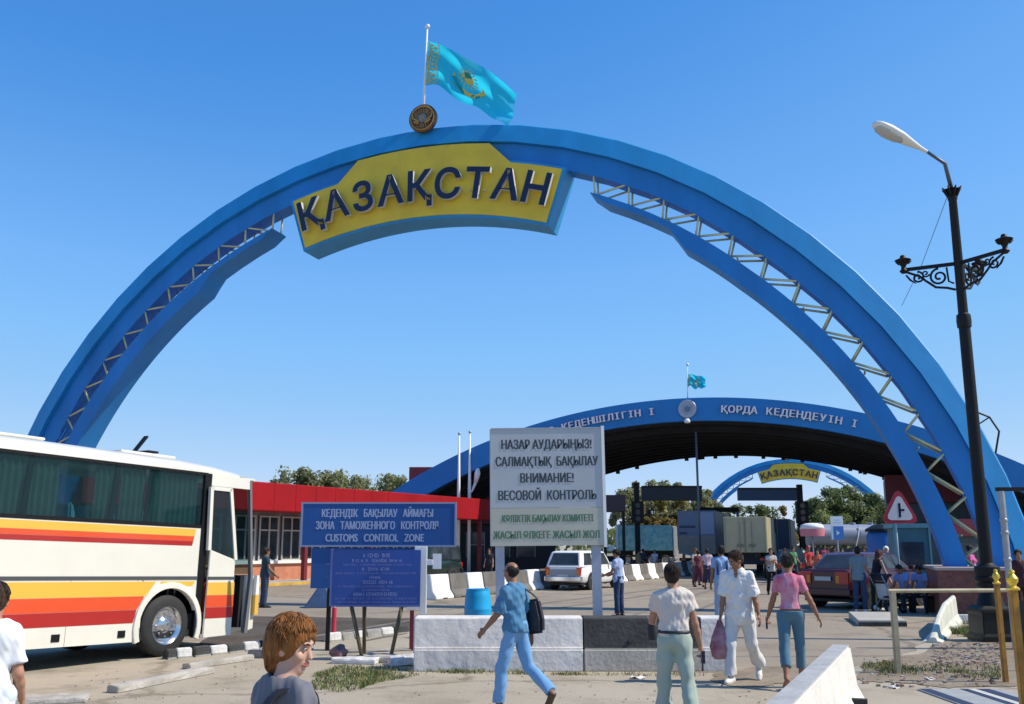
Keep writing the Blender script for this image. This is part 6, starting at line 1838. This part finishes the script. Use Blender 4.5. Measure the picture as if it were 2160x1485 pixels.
# ------------------------------------------------------------------ weeds, rubble, litter
GR1 = mat('grass_green', (.10, .15, .035), .7, var=.3, scale=5); GR2 = mat('grass_dry', (.26, .22, .09), .8, var=.3, scale=5)
def weeds(name, label, regions, seed):
    m = MB(); rr = random.Random(seed)
    for (poly, n, hgt, dry) in regions:
        pts = [G(*p) for p in poly]
        x0, x1 = min(p[0] for p in pts), max(p[0] for p in pts); y0, y1 = min(p[1] for p in pts), max(p[1] for p in pts)
        def inside(x, y):
            c = False; j = len(pts) - 1
            for i in range(len(pts)):
                if (pts[i][1] > y) != (pts[j][1] > y) and x < (pts[j][0] - pts[i][0]) * (y - pts[i][1]) / (pts[j][1] - pts[i][1]) + pts[i][0]: c = not c
                j = i
            return c
        cl_ = [(rr.uniform(x0, x1), rr.uniform(y0, y1), rr.uniform(.08, .3)) for _ in range(max(3, n // 60))]
        k = 0; tries = 0
        while k < n and tries < n * 20:
            tries += 1
            cx_, cy_, cr = cl_[rr.randrange(len(cl_))]
            x, y = cx_ + rr.gauss(0, cr), cy_ + rr.gauss(0, cr)
            if not inside(x, y): continue
            k += 1
            h = hgt * rr.uniform(.3, 1.1); a = rr.uniform(0, 6.28); w = rr.uniform(.004, .010); lx_, ly_ = rr.gauss(0, .35) * h, rr.gauss(0, .35) * h
            m.mi(1 if rr.random() < dry else 0)
            ca, sa = math.cos(a) * w, math.sin(a) * w
            m.add([(x - ca, y - sa, 0), (x + ca, y + sa, 0), (x + ca * .7 + lx_ * .4, y + sa * .7 + ly_ * .4, h * .6), (x - ca * .7 + lx_ * .4, y - sa * .7 + ly_ * .4, h * .6), (x + lx_, y + ly_, h)], [(0, 1, 2, 3), (3, 2, 4)])
    tag(m.build(name, [GR1, GR2], fix=False), label, 'weeds', kind='stuff')
weeds('weeds', 'green weeds growing in front of the slabs by the information board', [([(655, 1455), (660, 1425), (720, 1405), (860, 1412), (890, 1425), (800, 1440), (740, 1462)], 3000, .065, .4), ([(880, 1420), (1150, 1424), (1150, 1418), (880, 1414)], 500, .07, .7), ([(1160, 1425), (1500, 1428), (1500, 1421), (1160, 1420)], 350, .06, .8)], 3)
weeds('grass', 'grass between the planter kerb and the railing', [([(1985, 1340), (1988, 1316), (2055, 1314), (2055, 1345)], 1500, .16, .25), ([(1850, 1430), (1860, 1405), (2000, 1392), (2110, 1395), (2112, 1440), (2000, 1440)], 1500, .075, .6), ([(1820, 1418), (1900, 1412), (1895, 1400), (1818, 1400)], 500, .08, .6)], 9)
m = MB(); rr = random.Random(21)
RB = mat('rubble_pink', (.40, .27, .21), .9, var=.3, scale=8); 
for i in range(620):
    if rr.random() < .62: px_, py2 = rr.uniform(1965, 2115), rr.uniform(1358, 1405)
    else: px_, py2 = rr.uniform(1820, 2110), rr.uniform(1385, 1450)
    x, y = G(px_, py2); s = rr.uniform(.008, .028) * (1.8 if rr.random() < .10 else 1)
    vs = [Vector((rr.uniform(.6, 1) * s * a, rr.uniform(.6, 1) * s * b, s * .55 * (c_ + 1) * rr.uniform(.7, 1))) + Vector((x, y, 0)) for a in (-1, 1) for b in (-1, 1) for c_ in (-1, 1)]
    m.mi(rr.randint(0, 2)).add(vs, [(0, 1, 3, 2), (4, 6, 7, 5), (0, 4, 5, 1), (2, 3, 7, 6), (0, 2, 6, 4), (1, 5, 7, 3)])
for i in range(220):
    px_, py2 = rr.uniform(150, 1750), rr.uniform(1405, 1484)
    x, y = G(px_, py2); s = rr.uniform(.005, .015)
    vs = [Vector((rr.uniform(.6, 1) * s * a, rr.uniform(.6, 1) * s * b, s * .5 * (c_ + 1))) + Vector((x, y, 0)) for a in (-1, 1) for b in (-1, 1) for c_ in (-1, 1)]
    m.mi(rr.choice((1, 1, 0))).add(vs, [(0, 1, 3, 2), (4, 6, 7, 5), (0, 4, 5, 1), (2, 3, 7, 6), (0, 2, 6, 4), (1, 5, 7, 3)])
tag(m.build('rubble', [RB, CONC, mat('rubble_dark', (.16, .13, .11), .9)], fix=False), 'pinkish rubble and small stones on the ground', 'rubble', kind='stuff')
for i, (px_, py2, s, lab) in enumerate(((1345, 1432, .09, 'crumpled white litter near the feet of the woman in beige'), (1962, 1434, .08, 'white paper litter on the earth below the railing'), (2085, 1425, .05, 'small white scrap of litter near the fence'), (726, 1425, .05, 'yellowish scrap of litter in the weeds'), (1885, 1452, .06, 'flat white scrap of litter behind the foreground barrier'))):
    q = G(px_, py2); m = MB()
    m.grid(lambda u, v: Vector((s * (u - .5) * 2.2, s * (v - .5) * 1.5, s * (.25 + .22 * math.sin(u * 7 + i) * math.cos(v * 5 + i) + .1 * math.sin(u * 13 * v)))), 10, 8)
    ob = m.build('litter', mat('paper', (.72, .70, .66), .8), smooth=True, fix=False); ob.location = (q[0], q[1], 0); ob.rotation_euler = (0, 0, i * 1.3); tag(ob, lab, 'litter', 'scraps of litter')
    so = ob.modifiers.new('thick', 'SOLIDIFY'); so.thickness = .004
# ------------------------------------------------------------------ the people
C = cloth
def held(name, label, cat, who, hand, build, m, off=(0, 0, 0)):
    mb = MB(); build(mb)
    o = mb.build(name, m, smooth=True, angle=40)
    p = who.matrix_basis @ (PJ[who.name][hand] + Vector(off))
    o.location = p; o.rotation_euler = (0, 0, who.rotation_euler.z)
    return tag(o, label, cat)

# woman with ginger hair, close to the camera
p = AY(618, 1400, 4.05)
w1 = person('woman with a ginger bob and grey T-shirt looking right, nearest the camera', (p.x - .035, 4.05), 46, 1.56, .0052, female=True, skin=SKIN_L, hair=('bob', HG),
            top={'m': C('grey', (.15, .15, .175)), 'sleeve': .58, 'hem': -.10, 'fold': .010, 'neck': .072}, bottom={'m': C('denim_dark', (.06, .07, .10))}, shoes=BLACK, head=(60, 12), arms={'L': (6, 9, 18), 'R': (-4, 12, 14)}, legs={'L': (10, 3, 6), 'R': (-8, 3, 10)})
J1 = PJ[w1.name]
bagm = mat('bag_black', (.018, .018, .026), .6, var=.2, scale=8, bump=.2)
m = MB()
sL = J1['S_R']; u_, f_, r_ = J1['u'], J1['fw'], J1['rt']
c0 = J1['nb']
strap = [J1['pel'] - f_ * .20 + r_ * .02 + u_ * .06, J1['pel'] - f_ * .155 + u_ * .25 + r_ * .02, c0 - u_ * .10 - f_ * .128 + r_ * .065, c0 - u_ * .035 - f_ * .085 + r_ * .085, c0 - u_ * .012 - f_ * .0 + r_ * .098, c0 - u_ * .05 + f_ * .085 + r_ * .09, c0 - u_ * .18 + f_ * .14 + r_ * .03]
def band(mb, pts, w, t, side):
    rings = []
    for i, p_ in enumerate(pts):
        d = (pts[min(i + 1, len(pts) - 1)] - pts[max(i - 1, 0)]).normalized(); s = (side - d * side.dot(d)).normalized(); n = d.cross(s)
        rings.append([p_ + s * w + n * t, p_ - s * w + n * t, p_ - s * w - n * t, p_ + s * w - n * t])
    mb.loft(rings)
from mathutils.geometry import interpolate_bezier
def smooth_path(pts, k=6):
    out = []
    for i in range(len(pts) - 1):
        a, b = pts[i], pts[i + 1]; ta = (pts[min(i + 1, len(pts) - 1)] - pts[max(i - 1, 0)]) / 6; tb = (pts[min(i + 2, len(pts) - 1)] - pts[i]) / 6
        seg = interpolate_bezier(a, a + ta, b - tb, b, k + 1); out += [Vector(s) for s in seg[:-1]]
    return out + [pts[-1]]
band(m, smooth_path(strap), .022, .004, r_)
m.box(-.13, .13, -.06, .06, -.28, .04, Matrix.Translation(J1['pel'] - f_ * .22 + r_ * .02))
o = m.build('shoulder_bag', bagm, smooth=True, angle=50)
o.location = w1.location; o.rotation_euler = w1.rotation_euler
tag(o, 'black shoulder bag with a strap over the ginger haired woman', 'bag')

# person in white at the left edge
p = AY(-12, 1300, 6.6)
person('person with dark hair and a white T-shirt cut by the left edge', (p.x, 6.6), -25, 1.60, .0085, female=True, skin=SKIN, hair=('short', HBR), top={'m': C('white', (.72, .74, .78)), 'sleeve': .75, 'hem': -.14, 'flare': .012}, bottom={'m': C('white_trousers', (.62, .68, .72))}, shoes=WHITE,
       arms={'L': (5, 10, 20), 'R': (-4, 9, 40)}, legs={'L': (12, 3, 6), 'R': (-10, 3, 12)}, head=(10, 12))

# man in blue denim walking left
g_ = G(1088, 1500)
mb_ = person('balding man in blue denim shirt and jeans striding left with a black bag', g_, -52, 1.665, .0098, skin=SKIN_T, hair=('bald', HB), slim=.95,
             top={'m': C('denim_shirt', (.075, .21, .36)), 'sleeve': .95, 'hem': -.05, 'flare': .014, 'fold': .011, 'g': .013}, bottom={'m': C('jeans_light', (.17, .36, .62)), 'fold': .011, 'g': .014}, shoes=mat('shoe_brown', (.07, .045, .03), .5),
             legs={'L': (16, 3, 10), 'R': (-16, 3, 34, -58)}, arms={'L': (22, 9, 24), 'R': (-14, 8, 18)}, head=(2, 6), lean=4)
JB = PJ[mb_.name]
m = MB(); u_, f_, r_ = JB['u'], JB['fw'], JB['rt']
bc = JB['pel'] + r_ * .20 - f_ * .10 + u_ * .13
B3 = Matrix(((r_.x, f_.x, u_.x), (r_.y, f_.y, u_.y), (r_.z, f_.z, u_.z))).to_4x4()
m.prism([(-.15, -.20), (.13, -.22), (.155, -.10), (.12, .17), (-.11, .19), (-.16, -.05)], lambda a, b, d: bc + f_ * a + u_ * b + r_ * d, -.05, .05)
o = m.build('shoulder_bag', bagm, bevel=.03)
m = MB(); band(m, smooth_path([bc + u_ * .17 + f_ * .11, bc + u_ * .24 + f_ * .09 - r_ * .04, JB['S_R'] + u_ * .060 - r_ * .06 + f_ * .0, bc + u_ * .24 - f_ * .05 - r_ * .04, bc + u_ * .17 - f_ * .10]), .015, .004, r_)
s_ = m.build('strap', bagm, o)
o.location = mb_.location; o.rotation_euler = mb_.rotation_euler
tag(o, 'black shoulder bag hanging at the hip of the man in blue denim', 'bag')

# person in beige seen from behind
p = AY(1421, 1300, 10.2)
be = person('person with short dark hair, beige T-shirt, black belt and pale green trousers walking away', (p.x, 10.2), 4, 1.655, .0092, skin=SKIN, hair=('short', HDB),
            top={'m': C('beige', (.62, .55, .49)), 'sleeve': .52, 'hem': .035, 'fold': .010, 'flare': .016, 'g': .014}, bottom={'m': C('sage', (.37, .44, .37)), 'waist': .10, 'flare': .035, 'fold': .012, 'g': .016, 'belt': mat('belt_black', (.012, .014, .018), .5)}, shoes=BLACK,
            legs={'L': (9, 5, 6), 'R': (-9, 5, 12)}, arms={'L': (22, 13, 62, 18), 'R': (2, 13, 10)}, head=(0, 4), fingers='grip')
held('wallet', 'small black purse in the right hand of the person in beige', 'purse', be, 'R', lambda q: q.box(-.016, .016, -.055, .055, -.075, .045), bagm)
held('pouch', 'black pouch at the left hip of the person in beige', 'bag', be, 'L', lambda q: q.lathe([(.0, -.2), (.05, -.19), (.055, -.05), (.03, .0), (.0, .01)], n=12), bagm)

# man in white coming towards the camera
g_ = G(1566, 1440)
wm = person('man in an untucked white shirt and white trousers looking down to his side', g_, 205, 1.775, .0105, skin=SKIN_T, hair=('short', HBR), belly=.02, slim=1.08,
            top={'m': C('shirt_white', (.74, .73, .70)), 'sleeve': .95, 'hem': -.20, 'fold': .013, 'g': .020, 'flare': .03, 'collar': True, 'vneck': True}, bottom={'m': C('trousers_white', (.66, .66, .66)), 'fold': .013, 'g': .02, 'flare': .02}, shoes=mat('shoe_white', (.68, .67, .64), .5),
            legs={'R': (12, 4, 10), 'L': (-14, 6, 30, -45)}, arms={'L': (4, 13, 16), 'R': (6, 8, 10)}, head=(36, 26), lean=5)
sw = wm.matrix_basis @ PJ[wm.name]['R']
m = MB()
rr = random.Random(3)
rings = []
for z, w, d in ((.0, .03, .02), (-.10, .07, .04), (-.22, .13, .08), (-.36, .15, .10), (-.48, .14, .09), (-.52, .10, .06)):
    rings.append([Vector((w * math.cos(t) * (1 + .08 * math.sin(3 * t + z * 20)), d * math.sin(t) * (1 + .1 * math.sin(4 * t + z * 14)), z)) for t in np.linspace(0, 2 * math.pi, 18, endpoint=False)])
m.loft(rings)
o = m.build('carrier_bag', mat('bag_pinkwhite', (.55, .30, .34), .5, col2=(.20, .035, .05), scale=4.5), smooth=True)
o.location = sw + Vector((0, 0, .03)); o.rotation_euler = (0, 0, .3)
tag(o, 'pink and dark red carrier bag hanging from the hand of the man in white', 'bag')

# woman in pink seen from behind
g_ = G(1676, 1452)
pink = mat('cloth_pink_dye', (.58, .06, .14), .85, col2=(.56, .36, .44), scale=5, bump=.2, sheen=.1)
pw = person('slim woman in a short pink tie dye top and cropped jeans walking away', g_, 12, 1.70, .0098, female=True, skin=SKIN_T, hair=('bun', HB), slim=.92,
            top={'m': pink, 'sleeve': .62, 'hem': .055, 'fold': .006, 'g': .008}, bottom={'m': C('jeans_teal', (.085, .18, .25)), 'len': 1.62, 'waist': .03, 'flare': .010, 'g': .012, 'fold': .007},
            legs={'L': (-10, 2, 22, -30), 'R': (10, 2, 6)}, arms={'L': (10, 16, 14), 'R': (-6, 24, 14)}, head=(22, 16), fingers={'L': 'grip', 'R': 'relaxed'})
held('telephone', 'black mobile telephone in the left hand of the woman in pink', 'phone', pw, 'L', lambda q: q.box(-.012, .012, -.03, .03, -.10, .05), bagm)
for sd in 'LR': pass

# man with rucksack straps, man at the sign post
p = AY(1520, 1150, 23.5)
rs = person('man with a pale blue shirt and dark blue rucksack straps behind the man in white', (p.x, 23.5), 6, 1.84, .014, skin=SKIN_T, hair=('short', HB), top={'m': C('pale_blue', (.27, .42, .66)), 'hem': -.08}, bottom={'m': C('pale_jeans', (.30, .42, .55))}, shoes=BLACK, arms={'L': (5, 8, 15), 'R': (30, 12, 50, 10)}, slim=1.05)
JR = PJ[rs.name]; m = MB()
for s in (-1, 1):
    c0 = JR['nb'] - JR['u'] * .05 + JR['rt'] * s * .11
    band(m, smooth_path([c0 - JR['u'] * .35 - JR['fw'] * .15, c0 - JR['u'] * .1 - JR['fw'] * .14, c0 + JR['u'] * .025, c0 - JR['u'] * .12 + JR['fw'] * .13]), .025, .006, JR['rt'])
o = m.build('rucksack_straps', mat('strap_blue', (.02, .05, .14), .7)); o.location = rs.location; o.rotation_euler = rs.rotation_euler
tag(o, 'dark blue rucksack straps on the man in pale blue', 'straps')
g_ = G(1306, 1302)
person('man in a light blue shirt and dark jeans standing right of the notice board post', g_, -55, 1.745, .014, skin=SKIN_T, hair=('crop', HB), top={'m': C('lavender', (.33, .42, .62)), 'hem': -.10}, bottom={'m': C('navy_jeans', (.018, .04, .10))}, shoes=BLACK, arms={'L': (18, 8, 55, 15), 'R': (15, 8, 60, 15)}, head=(-10, 25))
g_ = G(556, 1282)
person('man in dark clothes standing beyond the open coach door', g_, 60, 1.78, .018, skin=SKIN_T, hair=('short', HBR), top={'m': C('dark_teal', (.03, .06, .075))}, bottom={'m': C('slate', (.04, .06, .10))}, shoes=BLACK, arms={'L': (15, 8, 40), 'R': (10, 12, 35)})
P = bus.matrix_basis @ Vector((1.22, .62, .42))
pd = person('driver in dark clothes standing inside the open coach door', (P.x, P.y), 115, 1.70, .016, skin=SKIN, hair=('short', HB), top={'m': C('driver_black', (.02, .022, .025))}, bottom={'m': C('driver_orange', (.45, .09, .035))}, shoes=BLACK, arms={'L': (35, 10, 50), 'R': (30, 20, 45)}, base_z=P.z)

# group by the maroon car
g_ = G(1817, 1292)
person('young man in a grey blue T-shirt and jeans right behind the maroon car', g_, 25, 1.80, .014, skin=SKIN, hair=('short', HB), top={'m': C('greyblue', (.17, .24, .28)), 'hem': -.12}, bottom={'m': C('mid_jeans', (.03, .06, .12))}, shoes=mat('shoe_white', (.6, .6, .6), .5), arms={'L': (8, 8, 20), 'R': (20, 8, 45)})
g_ = G(1852, 1288)
person('woman in a dark vest top with long auburn hair bending to the pushchair', g_, 70, 1.72, .014, female=True, skin=SKIN_L, hair=('long', hair_mat('hair_auburn', (.09, .03, .018))), top={'m': C('dark_vest', (.022, .016, .020)), 'sleeve': 0, 'hem': -.02, 'neck': .085}, bottom={'m': C('olive_dark', (.035, .045, .032)), 'flare': .02}, shoes=mat('shoe_white', (.6, .6, .6), .5), lean=14, arms={'L': (35, 6, 12), 'R': (30, 10, 10)}, head=(-10, 20))
p = AY(1868, 1150, 33)
person('woman with a white cap and teal top behind the pushchair', (p.x, 33), 200, 1.80, .02, female=True, skin=SKIN, hair=('short', mat('cap_white', (.72, .72, .72), .8)), top={'m': C('teal_top', (.05, .25, .30)), 'sleeve': .4}, bottom={'m': C('dark_skirt', (.03, .03, .05))}, shoes=BLACK, arms={'L': (20, 8, 40), 'R': (15, 12, 30)})
for (px_, lab, fc, colr, hd_) in ((1906, 'seated man in blue with a dark crew cut, left one on the bench', 235, (.16, .27, .58), (15, 35)), (1940, 'seated man in blue leaning forward, right one on the bench', 215, (.20, .30, .58), (25, 40))):
    x_ = AY(px_, 1200, by_ + .12).x
    person(lab, (x_, by_ + .05), fc, 1.70, .014, skin=SKIN_T, hair=('crop', HB), top={'m': C('seat_blue_%d' % px_, colr), 'hem': -.06}, bottom={'m': C('seat_dark', (.015, .018, .03))}, shoes=BLACK, legs={'L': (82, 8, 84), 'R': (78, 10, 88)}, lean=22, arms={'L': (38, 8, 45, 12), 'R': (40, 10, 42, 12)}, head=hd_)
p = AY(2046, 1160, 31.5)
person('woman in a bright pink top behind the granite plinth, between the arch legs', (p.x, 31.5), 130, 1.84, .02, female=True, skin=SKIN_T, hair=('bun', HDB), top={'m': C('bright_pink', (.62, .12, .32)), 'sleeve': .5}, bottom={'m': C('tan', (.3, .2, .13))}, shoes=BLACK, arms={'L': (10, 8, 20), 'R': (15, 20, 50)})
p = AY(2146, 1160, 24)
person('person in dark clothes behind the grey pole at the right edge', (p.x, 24), 200, 1.74, .022, skin=SKIN_T, hair=('short', HB), top={'m': C('dark_wine', (.05, .02, .03))}, bottom={'m': C('dark_pants', (.02, .02, .03))}, shoes=BLACK)

# farther people
far = [ # px, top py, distance, face, top colour, bottom colour, hair, female, label
    (1032, 1157, 50, 190, (.022, .022, .032), (.02, .02, .03), HBR, False, 'man in black left of the notice board post, beyond the barriers'),
    (1491, 1157, 43, 10, (.58, .42, .48), (.05, .045, .07), HDB, False, 'person in a pale pink shirt and dark skirt beyond the barriers'),
    (1472, 1160, 45, 350, (.15, .04, .06), (.12, .03, .05), HB, True, 'woman in a maroon dress beside the pale pink shirt'),
    (1467, 1157, 47, 170, (.55, .52, .40), (.1, .1, .1), HG, False, 'person with fair hair behind the woman in maroon'),
    (1625, 1156, 38, 185, (.46, .45, .45), (.012, .012, .014), HDB, True, 'woman in a pale top and black trousers with folded arms beside the box truck'),
    (1346, 1160, 60, 120, (.22, .19, .08), (.05, .05, .05), HB, False, 'person in olive behind the barriers near the lane post'),
    (1381, 1162, 62, 200, (.5, .5, .55), (.05, .05, .1), HB, False, 'person in white behind the barriers near the tarpaulin truck'),
    (1655, 1157, 48, 200, (.55, .40, .44), (.3, .3, .35), HBR, True, 'woman in pink and white right of the dark grey hatchback roof'),
    (1672, 1153, 52, 160, (.10, .28, .12), (.05, .06, .1), HB, False, 'man in green behind the dark grey hatchback'),
    (1704, 1152, 46, 170, (.52, .05, .05), (.04, .04, .05), mat('cap_red', (.45, .03, .07), .7), False, 'person in red with a red cap behind the maroon car'),
    (1724, 1158, 44, 200, (.50, .12, .07), (.06, .05, .05), HB, True, 'woman in an orange red top behind the maroon car'),
    (1746, 1154, 45, 210, (.18, .52, .62), (.1, .1, .15), HBR, True, 'woman in turquoise and white behind the roof of the maroon car'),
    (1776, 1156, 47, 190, (.50, .30, .20), (.05, .05, .08), HB, False, 'person in tan behind the roof of the maroon car'),
    (1760, 1153, 52, 180, (.06, .05, .08), (.04, .04, .05), HB, False, 'person in dark violet deep in the crowd'),
    (1690, 1155, 54, 185, (.40, .38, .42), (.05, .05, .08), HDB, True, 'woman in pale grey deep in the crowd'),
    (1738, 1150, 56, 160, (.42, .06, .16), (.05, .05, .08), HB, False, 'tall person in crimson deep in the crowd'),
    (1800, 1153, 50, 170, (.12, .14, .22), (.05, .05, .08), HB, False, 'person in slate blue behind the young man in the T-shirt'),
    (1822, 1152, 48, 200, (.16, .14, .16), (.05, .05, .06), HDB, True, 'woman in grey behind the auburn haired woman'),
    (1356, 1158, 64, 20, (.04, .05, .07), (.03, .03, .04), HB, False, 'person in dark blue left of the tarpaulin truck'),
    (1600, 1162, 62, 10, (.40, .42, .45), (.06, .06, .1), HB, False, 'person in light grey behind the head of the man in white'),
]
for i, (px_, top_, Y_, fc, tc_, bc_, hr_, fem, lab) in enumerate(far):
    q = AY(px_, top_, Y_)
    h_ = min(1.86, max(1.55, q.z))
    kw = {}
    if 'folded' in lab: kw = {'arms': {'L': (35, 6, 95, 45), 'R': (30, 6, 95, 45)}}
    else: kw = {'arms': {'L': (8 + 7 * (i % 4), 8, 20 + 9 * (i % 3)), 'R': (4 + 5 * (i % 5), 9, 16 + 11 * (i % 4))}}
    if 'skirt' in lab or 'dress' in lab: bt_ = {'m': C('far_b%d' % i, bc_), 'skirt': 1.2}
    else: bt_ = {'m': C('far_b%d' % i, bc_)}
    person(lab, (q.x, Y_), fc, h_, .024, 'people standing around the lanes', female=fem, skin=SKIN_T if i % 2 else SKIN, hair=('bob' if fem and i % 2 else 'short', hr_), top={'m': C('far_t%d' % i, tc_)}, bottom=bt_, shoes=BLACK,
           legs={'L': (6 + 5 * (i % 3), 3, 6), 'R': (-5 - 4 * (i % 3), 3, 10)}, **kw)
